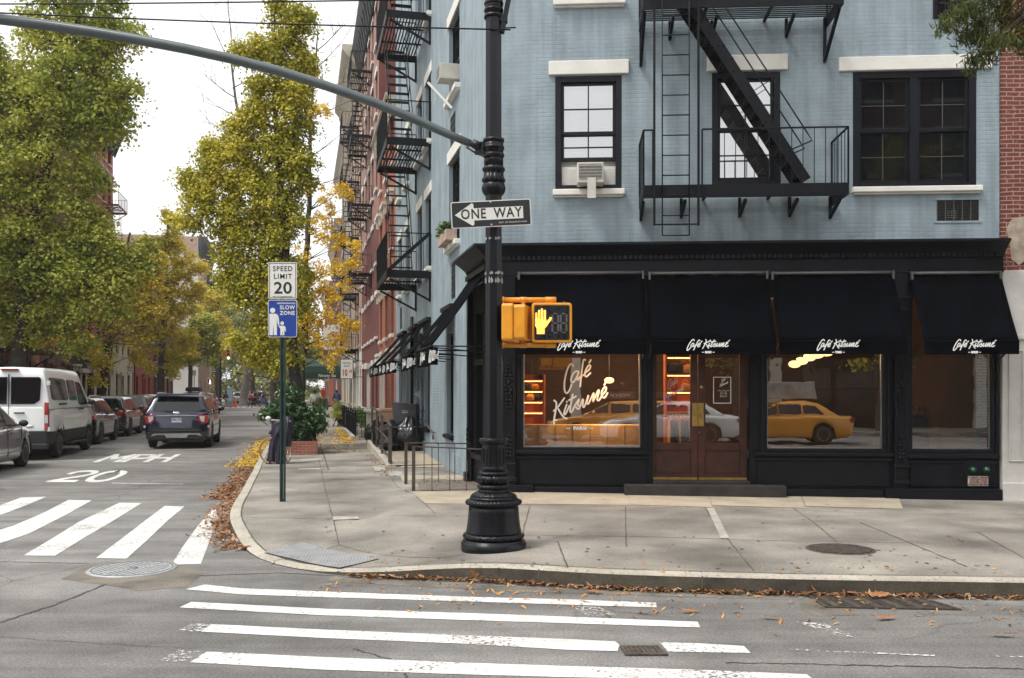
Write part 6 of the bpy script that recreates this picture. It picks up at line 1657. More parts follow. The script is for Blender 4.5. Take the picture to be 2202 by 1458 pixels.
make_car('silver_car', 'small silver car cut off by the left edge, parked behind the white van', 'car', at_st(6.1, -10.72, 4.3), L=4.3, Wd=1.78, H=1.58, rad=.325, wheels=(-1.3, 1.35),
         top=[(-2.15, 1.0), (.8, 1.0), (1.0, 1.0), (1.7, .90), (2.15, .70)], base=.24, belt=1.02, cab=dict(y=(-2.1, -1.75, .25, 1.15)), wt=.70, wb=.93, body=bodys,
         side_wins=([(-1.7, 1.06), (-.85, 1.05), (-.85, 1.44), (-1.5, 1.42)], [(-.78, 1.05), (-.05, 1.04), (-.05, 1.46), (-.78, 1.45)], [(.02, 1.04), (.85, 1.03), (.25, 1.42), (.02, 1.45)]),
         rear_win=(1.08, 1.45, .6, .5), rear=silver_bits, mirror_y=.75, mirror_m=TRIMB, spokes=5)
def rear_small(red=True):
    def f(t, hl, Wd):
        y = -hl
        for s in (-1, 1): lamp_box(t, 'tail_light', *sorted((s * .50, s * .90)), .88, 1.02, y, REDL, .16)
        q = MB(); q.box(-.80, .80, y - .03, y + .1, .32, .56, TRIMB); q.build('bumper', t, bevel=.03)
        q = MB(); q.box(-.3, .3, y - .026, y, .80, .83, CHROME); q.build('chrome_strip', t)
    return f
suv = dict(L=4.55, Wd=1.86, H=1.64, rad=.35, wheels=(-1.32, 1.35), top=[(-2.27, 1.08), (-1.6, 1.08), (.9, 1.03), (1.2, 1.0), (2.1, .90), (2.27, .76)], base=.26, belt=1.07,
           cab=dict(y=(-2.22, -1.82, .45, 1.25)), wt=.70, wb=.94, side_wins=([(-1.85, 1.15), (-1.2, 1.12), (-1.2, 1.50), (-1.62, 1.48)], [(-1.12, 1.12), (-.25, 1.10), (-.25, 1.53), (-1.12, 1.51)], [(-.17, 1.10), (.8, 1.08), (.35, 1.48), (-.17, 1.53)]),
           rear_win=(1.14, 1.54, .66, .54), rear=rear_small(), mirror_y=.7, lower=TRIMB, lower_h=.40, spokes=5)
bodyg = paint('graphite_car_paint', (.022, .026, .032), .5, .22); bodyk = paint('black_car_paint', (.010, .010, .011), .3, .18); bodym = paint('silver_grey_paint', (.30, .30, .30), .6, .3)
bodyr = paint('dark_red_paint', (.17, .012, .016), .4, .25); bodyc = paint('champagne_paint', (.26, .22, .18), .6, .3)
make_car('graphite_suv', 'graphite SUV with silver roof rails parked just beyond the white van', 'car', at_st(18.5, -10.95, 4.55), body=bodyg, rails=True, plate=(0, .74, 'HKM-4821'), **suv)
make_car('black_suv', 'black SUV parked second beyond the white van', 'car', at_st(24.2, -10.95, 4.55), body=bodyk, rails=False, plate=(0, .74, 'JGD-2093'), **suv)
make_car('dark_suv', 'dark SUV with pale rear window parked third beyond the white van', 'car', at_st(30.0, -10.95, 4.55), body=paint('pewter_paint', (.05, .05, .05), .5, .25), plate=(0, .74, 'GTR-6610'), **suv)
make_car('grey_suv', 'grey SUV half hidden behind the navy SUV in the parked row', 'car', at_st(36.0, -10.95, 4.55), body=bodym, **suv)
mv = dict(suv); mv.update(H=1.72)
tv = make_car('champagne_minivan', 'champagne minivan with a black roof box near the crossing', 'car', at_st(52, -10.6, 4.55), body=bodyc, **mv)
rb = MB(); rb.prism([(-.45, 0), (.45, 0), (.50, .12), (.42, .30), (-.42, .30), (-.50, .12)], -.9, .9, TRIMB)
tag(rb.build('roof_box', None, M=W[tv.name] @ Matrix.Translation((0, -.9, 1.78)), bevel=.05), 'black roof box on top of the champagne minivan', 'roof box')
make_car('red_car', 'dark red car parked ahead of the champagne minivan', 'car', at_st(58.5, -10.5, 4.55), body=bodyr, **suv)
make_car('far_black_suv', 'black SUV with roof rails waiting beyond the crosswalk', 'car', at_st(99.5, -8.2, 4.55), body=bodyk, rails=True, plate=(0, .74, 'EMC-1105'), **suv)
make_car('far_white_car', 'pale car beyond the crosswalk behind the pedestrians', 'car', at_st(101, -10.6, 4.55), body=bodym, **suv)
BARK = mat('ginkgo_bark', (.065, .055, .045), .9, var=.35, scale=5, bump=.9, bscale=14)
BARKL = mat('grey_bark', (.13, .115, .10), .9, var=.3, scale=5, bump=.8, bscale=14)
L_GRN = leafmat('ginkgo_green_leaves', [(.05, (.15, .20, .03)), (.35, (.30, .35, .05)), (.65, (.46, .47, .08)), (.95, (.66, .60, .13))], nscale=.55)
L_OLV = leafmat('ginkgo_olive_gold_leaves', [(.05, (.19, .21, .025)), (.35, (.38, .37, .04)), (.6, (.56, .50, .055)), (.92, (.78, .62, .09))], nscale=.7)
L_GLD = leafmat('ginkgo_golden_leaves', [(.05, (.34, .36, .05)), (.35, (.62, .54, .07)), (.7, (.82, .66, .09)), (.95, (.90, .76, .20))], nscale=.6)
L_YEL = leafmat('bright_yellow_ginkgo_leaves', [(.05, (.70, .46, .04)), (.5, (.90, .66, .07)), (.95, (.94, .78, .18))], nscale=.8)
L_DRK = leafmat('dark_laurel_leaves', [(.05, (.02, .05, .02)), (.4, (.05, .11, .04)), (.75, (.10, .18, .07)), (.95, (.32, .38, .22))], rough=.4, trans=.15, nscale=1.5)
L_FAR = leafmat('far_green_leaves', [(.05, (.12, .15, .05)), (.5, (.26, .28, .10)), (.95, (.42, .39, .17))], nscale=.3)
L_OAK = leafmat('willow_oak_leaves', [(.05, (.035, .06, .022)), (.5, (.09, .12, .035)), (.8, (.16, .16, .04)), (.96, (.42, .16, .04))], nscale=1.2)
def clumps(ells, per, r0, r1, surf=.62):
    """small leaf clusters spread through a crown's volume, thicker towards its outside"""
    out = []
    for (cx, cy, cz, rx, ry, rz, w_) in ells:
        n = max(3, int(per * w_))
        for _ in range(n):
            d = rng.normal(size=3); d /= np.linalg.norm(d)
            rr = surf + (1 - surf) * rng.random() if rng.random() < .75 else rng.random() * surf
            s = r0 + (r1 - r0) * rng.random()
            out.append((cx + d[0] * rx * rr, cy + d[1] * ry * rr, cz + d[2] * rz * rr, s))
    return out
def crown(name, parent, ells, per, r0, r1, n, size, m, droop=.35, shape=5, aspect=1.0, surf=.62, flat=.75):
    cl = np.array(clumps(ells, per, r0, r1, surf)); k = len(cl)
    idx = rng.choice(k, size=n, p=cl[:, 3] ** 2 / (cl[:, 3] ** 2).sum())
    d = rng.normal(size=(n, 3))
    C = cl[idx, :3] + d * (cl[idx, 3] * .58)[:, None] * np.array([1, 1, flat]); hx = np.hypot(d[:, 0], d[:, 1])
    C[:, 2] -= droop * cl[idx, 3] * hx * .45
    d /= np.linalg.norm(d, axis=1)[:, None]
    N = d * .7 + rng.normal(size=(n, 3)) * .55 + np.array([0, 0, .55])
    o = leafquads(name, C, N, rng.uniform(size * .5, size * 1.35, n), m, aspect, None, parent, curl=.06, M=Matrix(), shape=shape)
    return o, cl
def limbs(mb, trunk, cl, nb, r0, m, frac=.55):
    """branches reaching from the trunk line into the crown"""
    T = [Vector(p[:3]) for p in trunk]
    for _ in range(nb):
        c = cl[rng.integers(len(cl))]; tgt = Vector((float(c[0]), float(c[1]), float(c[2])))
        best = None
        for a, b in zip(T, T[1:]):
            for f in (0, .33, .66):
                p = a.lerp(b, f)
                if p.z < tgt.z - .15 * (tgt - p).length: best = p
        if best is None: best = T[len(T) // 2]
        mid = best.lerp(tgt, .5) + Vector((0, 0, -.06 * (tgt - best).length)) + Vector(tuple(rng.normal(size=3) * .08))
        mb.tube([best, mid, tgt], [r0, r0 * .55, r0 * .15], m, 6)
def ell_px(Y, lst, depth=None, fray=0, fr=.22):
    """crown lobes given as (px, py, rx, ry[, dy]) at distance Y"""
    out = []
    base = list(lst)
    for e in base:
        for _ in range(fray):
            a = rng.random() * 6.28; k = 1.0 + .35 * rng.random(); lst = lst + [(e[0] + math.cos(a) * e[2] * k, e[1] + math.sin(a) * e[3] * k, max(5, e[2] * fr * (.5 + rng.random())), max(4, e[3] * fr * (.5 + rng.random())))]
    for e in lst:
        px, py, rx, ry = e[:4]; dy = e[4] if len(e) > 4 else 0
        y = Y + dy; k = y / FPX; rxm, rym = rx * k, ry * k
        out.append((PX(px, y), y, PZ(py, y), rxm, depth or max(rxm, .6) * .9, rym, rxm * rym))
    return out
def tree(name, label, cat, trunk, ells, leaf, n, size, per, r0, r1, bark=BARK, nb=26, br=.05, group=None, droop=.35, shape=5, aspect=1.0, z0=None, surf=.62, flat=.75):
    b = trunk[0]
    t = thing(name, label, cat, frame(b[0], b[1], b[2]), group=group)
    o, cl = crown('crown', t, ells, per, r0, r1, n, size, leaf, droop, shape, aspect, surf, flat)
    mb = MB(); P = [Vector(p[:3]) for p in trunk]; rs = [p[3] for p in trunk]
    Q = []; Rr = []
    for i in range(len(P) - 1):
        for k in range(4):
            f = k / 4; Q.append(P[i].lerp(P[i + 1], f) + Vector((rng.normal() * .02, rng.normal() * .02, 0))); Rr.append(rs[i] + (rs[i + 1] - rs[i]) * f)
    Q.append(P[-1]); Rr.append(rs[-1]); Q[0] = P[0]
    Q = [Q[0] - Vector((0, 0, .1))] + Q; Rr = [Rr[0] * 1.35] + Rr
    mb.tube(Q, Rr, bark, 10); limbs(mb, trunk, cl, nb, br, bark)
    mb.build('trunk', t, M=Matrix()); return t
def trunk_px(Y, pts, z0=.16):
    """(px, py, radius_m[, dy]) up a trunk at distance Y"""
    out = []
    for i, p in enumerate(pts):
        y = Y + (p[3] if len(p) > 3 else 0); z = z0 if i == 0 else PZ(p[1], y)
        out.append((PX(p[0], y), y, z, p[2]))
    return out
Y = 32.6
tree('ginkgo_tree', 'huge green ginkgo at the left edge behind the white van, dark leaning trunk', 'tree',
     trunk_px(Y, [(38, 900, .34), (40, 780, .30), (48, 690, .26), (62, 560, .22), (85, 420, .18), (115, 300, .14), (150, 150, .10), (165, 20, .06)], .15),
     ell_px(Y, [(150, -60, 120, 60), (160, 10, 105, 45), (95, 70, 70, 45), (215, 60, 75, 45), (140, 130, 110, 45), (60, 160, 60, 35), (235, 120, 50, 40), (250, 175, 38, 35), (30, 150, 40, 20), (120, 200, 110, 50), (215, 205, 55, 40), (20, 215, 50, 30),
               (60, 270, 90, 45), (165, 270, 80, 45), (235, 245, 35, 26), (20, 330, 60, 40), (110, 345, 100, 50), (185, 350, 30, 40), (-40, 150, 60, 90), (-50, 350, 60, 110), (60, 420, 80, 50), (150, 430, 55, 50),
               (30, 500, 70, 50), (130, 510, 75, 45), (225, 520, 50, 35), (60, 570, 85, 45), (170, 580, 80, 50), (255, 565, 45, 42), (280, 530, 30, 25), (-30, 550, 50, 90), (110, 640, 70, 40), (205, 650, 60, 40), (155, 690, 35, 38), (10, 640, 40, 60), (20, 715, 16, 40), (262, 640, 30, 45), (90, 690, 18, 25)], None, 2),
     L_GRN, 108000, .10, .82 * 26, .22, .52, nb=60, br=.06, droop=.8, surf=.6)
Y = 26.6
tree('ginkgo_tree', 'tall narrow olive gold ginkgo right of the street, growing from the brick tree pit', 'tree',
     trunk_px(Y, [(637, 960, .20), (636, 860, .17), (628, 740, .15), (618, 560, .12), (600, 380, .10), (592, 220, .07), (600, 60, .03)], .16),
     ell_px(Y, [(592, 18, 20, 22), (640, 28, 22, 10), (655, 45, 12, 10), (598, 62, 26, 24), (640, 92, 16, 22), (585, 95, 30, 18), (545, 108, 20, 14), (512, 112, 22, 15), (655, 118, 12, 20), (600, 135, 34, 20), (575, 165, 28, 18), (638, 165, 20, 20), (652, 192, 10, 12),
               (565, 205, 26, 22), (610, 215, 36, 26), (545, 235, 16, 14), (640, 245, 18, 24), (505, 270, 50, 26), (560, 275, 50, 30), (615, 285, 40, 32), (640, 330, 24, 40), (475, 310, 40, 28), (520, 330, 60, 34), (590, 345, 50, 36), (440, 350, 42, 26), (490, 375, 60, 32), (560, 390, 60, 36), (625, 400, 40, 34), (648, 370, 16, 26),
               (410, 390, 28, 20), (440, 410, 40, 28), (500, 430, 60, 36), (580, 445, 60, 40), (425, 450, 34, 26), (465, 485, 38, 30), (520, 490, 44, 34), (600, 500, 50, 40), (480, 530, 22, 24), (535, 545, 44, 34), (595, 560, 52, 40), (500, 570, 24, 26), (560, 600, 48, 36), (620, 610, 44, 42), (520, 630, 26, 34), (575, 650, 50, 36), (640, 660, 30, 40), (560, 700, 46, 34), (600, 730, 40, 34), (545, 745, 30, 24), (630, 735, 20, 26), (590, 775, 34, 20)], None, 2),
     L_OLV, 88000, .072, .72 * 55, .16, .36, nb=50, br=.035, droop=.6, surf=.5)
Y = 33.5
gy = tree('ginkgo_tree', 'sparse bright yellow ginkgo with long hanging branches against the fire escapes', 'tree',
     trunk_px(Y, [(640, 960, .16), (648, 830, .14), (655, 700, .12), (660, 560, .10), (664, 400, .08), (668, 250, .05), (680, 120, .03), (683, 50, .015)], .16),
     ell_px(Y, [(700, 410, 26, 14), (735, 412, 18, 12), (712, 455, 24, 16), (690, 480, 18, 14), (700, 520, 34, 16), (740, 515, 24, 12), (765, 540, 10, 20), (725, 560, 30, 12), (762, 560, 10, 16), (690, 580, 30, 26), (660, 600, 22, 30), (705, 620, 26, 22), (745, 600, 14, 16), (670, 640, 26, 30), (710, 660, 22, 20), (755, 690, 16, 10), (690, 690, 24, 26), (730, 685, 16, 9), (725, 715, 12, 20), (740, 745, 14, 24), (690, 740, 14, 26), (665, 700, 22, 30), (710, 770, 8, 18), (650, 540, 14, 14), (670, 235, 10, 14), (690, 232, 10, 10), (654, 205, 8, 12), (676, 150, 3, 8)], None, 4, .4),
     L_YEL, 14000, .065, .55 * 120, .07, .17, nb=34, br=.022, droop=.9, surf=.4)
def twigs(M0, parent, base, n, length, m, r0=.03, up=.35, lean=(0, 0), seed=1, depth=3, name='bare_branches'):
    rs = random.Random(seed); mb = MB()
    def grow(p, d, L, r, k):
        P = [p]; q = p; dd = d
        for _ in range(4):
            dd = (dd + Vector((rs.gauss(0, .16), rs.gauss(0, .16), rs.gauss(0.02, .12)))).normalized(); q = q + dd * L / 4; P.append(q)
        mb.tube(P, [r, r * .8, r * .6, r * .4, r * .2], m, 5, caps=False)
        if k > 0:
            for _ in range(4):
                i = rs.randrange(1, 5); a = rs.uniform(0, 6.28)
                nd = (dd + Vector((math.cos(a), math.sin(a) * .6, rs.uniform(-.4, .5))) * .8).normalized(); grow(P[i], nd, L * rs.uniform(.35, .6), r * .45, k - 1)
    for b, d in base: grow(Vector(b), Vector(d).normalized(), length, r0, depth)
    return mb.build(name, parent, M=Matrix())
P2 = lambda px, py, Y=33.5: (PX(px, Y), Y, PZ(py, Y))
twigs(None, gy, [(P2(665, 340), (.8, 0, .3)), (P2(666, 300), (-.5, 0, .4)), (P2(668, 250), (.9, .1, .2)), (P2(674, 190), (.9, 0, .12)), (P2(677, 150), (.5, 0, .5)), (P2(680, 110), (.6, 0, .45)), (P2(662, 470), (.9, 0, .25)), (P2(683, 70), (-.2, 0, .8)), (P2(664, 400), (.8, 0, .25)), (P2(655, 640), (.7, 0, .5))], 0, 1.7, BARKL, .022, seed=5)
Y = 40.0
t = thing('bare_tree', 'nearly leafless tree whose thin branches stick out left of the olive gold ginkgo', 'tree', frame(PX(585, Y), Y, .16))
mb = MB(); mb.tube([(PX(px, Y), Y, .1 if i == 0 else PZ(py, Y)) for i, (px, py) in enumerate([(592, 930), (585, 800), (570, 600), (545, 420), (520, 290), (506, 210), (498, 140), (497, 60)])], [.16, .14, .12, .10, .07, .055, .04, .015], BARKL, 8); mb.build('trunk', t, M=Matrix())
Q = lambda px, py: P2(px, py, Y)
twigs(None, t, [(Q(513, 250), (-.9, 0, .25)), (Q(520, 290), (-.8, 0, .1)), (Q(506, 210), (-.8, .1, .35)), (Q(500, 160), (.5, 0, .6)), (Q(498, 130), (-.5, 0, .6)), (Q(530, 330), (-.9, 0, -.05)), (Q(540, 390), (-.8, 0, .15)), (Q(500, 190), (.7, 0, .4)), (Q(497, 80), (.1, 0, 1))], 0, 1.9, BARKL, .026, seed=9)
Y = 46
tg = tree('ginkgo_tree', 'leaning dark trunked ginkgo with golden leaves beside the black porch on the left', 'tree',
     trunk_px(Y, [(215, 870, .24), (222, 820, .22), (236, 730, .18), (252, 660, .14), (270, 560, .10), (280, 500, .05)], .15),
     ell_px(Y, [(270, 560, 40, 34), (300, 590, 34, 40), (250, 610, 30, 34), (290, 640, 40, 34), (320, 560, 24, 34), (245, 660, 24, 24), (275, 690, 34, 26), (235, 700, 20, 20), (310, 690, 28, 30), (290, 730, 30, 26), (330, 640, 22, 30), (222, 790, 8, 22), (222, 760, 7, 10)], None, 3),
     L_GLD, 24000, .11, .7 * 30, .18, .40, nb=26, br=.04, droop=.7, group=None)
twigs(None, tg, [(P2(150 + 12 * k, 722 + (k % 3) * 8, 43), (-.7 if k % 2 else .7, 0, .05)) for k in range(9)], 0, 2.2, BARKL, .03, seed=11, depth=3)
yl = ell_px(42, [(85, 735, 16, 9), (115, 728, 22, 12), (140, 735, 14, 8), (185, 725, 14, 8), (205, 745, 16, 9), (165, 740, 10, 6), (72, 740, 12, 9)])
o, cl = crown('sparse_leaves', tg, yl, 12, .15, .3, 1900, .10, L_YEL, .5)
Y = 64
tree('ginkgo_tree', 'conical golden ginkgo with a pointed top in the middle of the left row', 'tree',
     trunk_px(Y, [(345, 860, .24), (347, 780, .22), (355, 640, .16), (360, 500, .06), (360, 465, .02)], .15),
     ell_px(Y, [(361, 470, 5, 14), (381, 485, 4, 16), (359, 500, 13, 14), (380, 515, 10, 14), (330, 520, 14, 10), (350, 530, 26, 14), (384, 545, 22, 14), (345, 560, 34, 18), (385, 580, 34, 18), (412, 575, 18, 9), (340, 600, 40, 22), (380, 620, 44, 20), (415, 625, 18, 10), (345, 650, 44, 26), (395, 660, 34, 24), (330, 700, 36, 28), (375, 705, 42, 28), (400, 735, 20, 22), (345, 750, 40, 24), (372, 780, 26, 16), (318, 745, 20, 24), (312, 780, 12, 14)], None, 2),
     L_GLD, 34000, .12, .7 * 26, .20, .45, nb=30, br=.05, droop=.5)
Y = 84
tree('street_tree', 'green leaved tree beyond the golden ones near the crossing, left side', 'tree', trunk_px(Y, [(408, 850, .2), (410, 780, .18), (412, 700, .12), (415, 650, .06)], .15),
     ell_px(Y, [(400, 740, 26, 24), (425, 715, 30, 28), (450, 725, 24, 30), (415, 760, 26, 18), (440, 690, 28, 20), (385, 775, 18, 16), (460, 760, 14, 18)]), L_GRN, 18000, .15, .6 * 20, .3, .6, nb=16, droop=.4)
Y = 96
tree('street_tree', 'yellow leaved spindly tree behind the far traffic light', 'tree', trunk_px(Y, [(466, 850, .2), (468, 780, .18), (470, 700, .12), (470, 640, .06)], .15),
     ell_px(Y, [(430, 660, 30, 16), (450, 680, 30, 12), (470, 640, 26, 30), (480, 690, 22, 34), (430, 610, 20, 10), (475, 740, 20, 20), (445, 640, 18, 8)]), L_GLD, 11000, .15, .6 * 14, .3, .5, nb=16, droop=.3)
FAR = [(118, [(520, 720, 50, 40), (560, 690, 46, 46), (505, 680, 34, 34), (540, 760, 50, 26), (590, 720, 34, 40)], (545, 860), 'broad hazy green tree closing the end of the street'),
       (128, [(480, 660, 36, 40), (470, 610, 26, 34), (500, 620, 26, 30), (450, 640, 26, 30), (470, 700, 40, 26)], (470, 860), 'pale hazy tree behind the far traffic light'),
       (124, [(610, 740, 50, 40), (640, 700, 44, 44), (600, 680, 34, 34), (660, 760, 36, 30)], (630, 860), 'dark green tree beyond the crossing on the right'),
       (140, [(560, 760, 60, 26), (500, 770, 46, 26), (620, 780, 60, 26), (680, 770, 50, 40), (440, 770, 36, 30), (400, 760, 40, 40)], (600, 860), 'low band of far trees behind the crossing')]
for k, (Y, e, (bx, by), lb) in enumerate(FAR):
    tree('far_tree', lb, 'tree', trunk_px(Y, [(bx, by, .3), (bx - 4, 790, .26), (bx - 6, 720, .2), (bx, 670, .1)], .15), ell_px(Y, [(a, b, c * 1.15, d * 1.15) for a, b, c, d in e], 3.0), L_FAR if k != 2 else L_GRN, 17000, .24, .5 * 14, .5, 1.1, nb=14, br=.10, droop=.3, surf=.4)
tree('leaning_tree', 'leaning grey trunk tree just beyond the crosswalk', 'tree', trunk_px(110, [(523, 862, .5), (532, 800, .42), (540, 760, .34), (550, 720, .22), (560, 680, .1)], .15), ell_px(110, [(545, 700, 40, 26), (570, 660, 30, 26), (520, 720, 26, 20)], 2), L_FAR, 6000, .2, 3, .5, .9, bark=BARKL, nb=18, br=.12)
Y = 9.6
tw = thing('willow_oak', 'drooping narrow leaved branches at the top right corner', 'tree', frame(8.1, 9.4, .12))
mb = MB(); mb.tube([(8.1, 9.4, .1), (8.1, 9.4, 2), (7.9, 9.5, 4), (7.4, 9.6, 6), (7.0, 9.7, 8)], [.22, .19, .17, .13, .08], BARK, 10)
wl = [(2070, 20, 30, 26), (2110, 50, 40, 30), (2160, 30, 50, 40), (2050, 45, 16, 10), (2120, 90, 26, 20), (2140, 105, 12, 20), (2180, 85, 36, 26), (2210, 40, 40, 70), (2085, 75, 16, 12), (2100, 5, 40, 24), (2115, 118, 8, 14), (2230, 100, 40, 40), (2160, -30, 90, 40)]
el = ell_px(Y, wl, .45)
cl = np.array(clumps(el, 150, .05, .12, .3)); n = 5200
idx = rng.integers(len(cl), size=n); C = cl[idx, :3] + rng.normal(size=(n, 3)) * .055
Ud = np.stack([rng.normal(size=n) * .5, rng.normal(size=n) * .4, -np.abs(rng.normal(size=n)) - .25], 1); N = rng.normal(size=(n, 3))
leafquads('crown', C, N, rng.uniform(.06, .115, n), L_OAK, .15, None, tw, U=Ud, M=Matrix(), shape=6)
for _ in range(70):
    c = cl[rng.integers(len(cl))]; q = Vector((float(c[0]), float(c[1]), float(c[2]))); s = Vector((6.9, 9.6, 6.0)).lerp(q, .3 + .4 * random.random()) + Vector((0, 0, .4))
    mb.tube([s, s.lerp(q, .5) + Vector((0, 0, .12)), q], [.012, .008, .003], BARK, 5, caps=False)
mb.tube([(7.4, 9.6, 5.8), (6.2, 9.6, 6.2), (5.0, 9.6, 6.2)], [.06, .04, .02], BARK, 7)
mb.build('trunk', tw, M=Matrix())
def shrub(name, label, cx, cy, z0, ells, leaf, n, size, group=None, aspect=.36, shape=6, stems=8, per=40, cat='shrub', r0=.08, r1=.2, parent=None):
    t = thing(name, label, cat, frame(cx, cy, z0), group=group)
    o, cl = crown('foliage', t, ells, per, r0, r1, n, size, leaf, .3, shape, aspect, .5)
    mb = MB()
    for _ in range(stems):
        c = cl[rng.integers(len(cl))]; q = Vector((float(c[0]), float(c[1]), float(c[2]))); b = Vector((cx + random.uniform(-.2, .2), cy + random.uniform(-.2, .2), z0))
        mb.tube([b, b.lerp(q, .5) + Vector((0, 0, .1)), q], [.02, .014, .005], BARK, 5)
    mb.build('stem', t, M=Matrix()); return t
Y = 25.4
shrub('laurel_shrub', 'dark green laurel bush filling the brick tree pit', PX(635, Y), Y, .3,
      ell_px(Y, [(600, 885, 30, 18), (575, 890, 18, 12), (625, 860, 26, 30), (650, 890, 34, 26), (680, 895, 18, 22), (630, 920, 28, 22), (668, 915, 20, 18), (690, 915, 10, 10), (612, 835, 12, 14), (655, 930, 16, 16)], .5), L_DRK, 12000, .12, per=700, r0=.06, r1=.16, stems=14)
e = ell_px(165, [(px, 800, 40, 44) for px in range(380, 820, 26)] + [(px, 835, 40, 26) for px in range(380, 820, 30)], 3.0)
o, cl = crown('far_wood', None, e, .3, .8, 1.8, 26000, .42, L_FAR, .3, surf=.3)
tag(o, 'dull green mass of far trees at the end of the side street', 'trees', None, 'stuff')
ORB = brick('orange_red_brick', (.36, .10, .052), (.30, .075, .042), (.34, .20, .15), patch=((.26, .09, .06), .62)); MAR = brick('maroon_brick', (.19, .052, .042), (.16, .045, .038), (.10, .035, .03))
PNK = brick('pink_brown_brick', (.38, .21, .17), (.33, .18, .145), (.30, .17, .14)); CRB = brick('cream_painted_brick', (.60, .55, .45), (.57, .52, .43), (.50, .46, .38), painted=True)
BRS = mat('brownstone', (.12, .048, .033), .8, var=.2, scale=1.2, bump=.3); CRM = mat('cream_stucco', (.50, .47, .38), .8, var=.08, scale=1); TAU = mat('taupe_stucco', (.33, .28, .24), .8, var=.1, scale=1)
PEACH = brick('peach_brick', (.46, .30, .22), (.42, .27, .20), (.42, .32, .25)); REDP = brick('red_painted_brick', (.33, .07, .05), (.30, .06, .045), (.26, .06, .045), painted=True); STN = mat('limestone_trim', (.50, .45, .36), .75, var=.1, scale=2, bump=.2)
DKC = mat('dark_green_grey_cornice', (.035, .04, .04), .6, var=.2); WHB = brick('white_painted_brick', (.66, .65, .61), (.63, .62, .58), (.56, .55, .52), painted=True)
REDB = brick('dark_red_old_brick', (.20, .045, .032), (.15, .035, .028), (.40, .30, .24), patch=((.34, .20, .14), .60))
WCACHE = {}
def bg_window(parent, M, x0, x1, z0, z1, lint=None, fm=None, y=.12, proud=False, nm='window'):
    key = (round(x1 - x0, 3), round(z1 - z0, 3), lint.name if lint else '', fm.name if fm else '', y, proud)
    Mw = M @ Matrix.Translation((x0, 0, z0)); w_, h_ = x1 - x0, z1 - z0
    if key not in WCACHE:
        mb = MB(); f = fm or NAVY2
        mb.box(0, .06, y - .03, y + .05, 0, h_, f); mb.box(w_ - .06, w_, y - .03, y + .05, 0, h_, f); mb.box(.06, w_ - .06, y - .03, y + .05, h_ - .07, h_, f); mb.box(.06, w_ - .06, y - .03, y + .05, 0, .07, f)
        mb.box(.06, w_ - .06, y - .02, y + .04, h_ / 2 - .03, h_ / 2 + .03, f)
        if lint:
            mb.box(-.12, w_ + .12, -.06, -.001, h_, h_ + .24, lint); mb.box(-.08, w_ + .08, -.10, -.001, -.12, -.001, lint)
            if proud: mb.box(-.2, w_ + .2, -.22, -.001, h_ + .241, h_ + .36, lint); mb.box(-.1, .0, -.16, -.061, h_ - .1, h_ + .24, lint); mb.box(w_, w_ + .1, -.16, -.061, h_ - .1, h_ + .24, lint)
        o = mb.build(nm, parent, M=Mw); g = MB(); g.add([(.06, y + .01, .07), (w_ - .06, y + .01, .07), (w_ - .06, y + .01, h_ - .07), (.06, y + .01, h_ - .07)], [(0, 1, 2, 3)], GLASSDK)
        p = g.build('pane', o); WCACHE[key] = (o.data, p.data)
    else:
        a, b = WCACHE[key]; o = bpy.data.objects.new(nm, a); place(o, parent, Mw); p = bpy.data.objects.new('pane', b); place(p, o, Mw)
    return o
def cornice_bg(parent, M, x0, x1, z, d, h, m, br=.9):
    mb = MB(); mb.prism([(.0, z - h), (-.12, z - h), (-.12, z - h * .6), (-d * .8, z - h * .25), (-d, z - h * .12), (-d, z), (0, z)], x0, x1, m, axis='x')
    x = x0 + .1
    while x < x1 - .1:
        mb.prism([(-.121, z - h * 1.1), (-.2, z - h * 1.1), (-d * .75, z - h * .35), (-d * .75, z - h * .24), (-.121, z - h * .58)], x, x + .16, m, axis='x'); x += br
    return mb.build('cornice', parent, M=M)
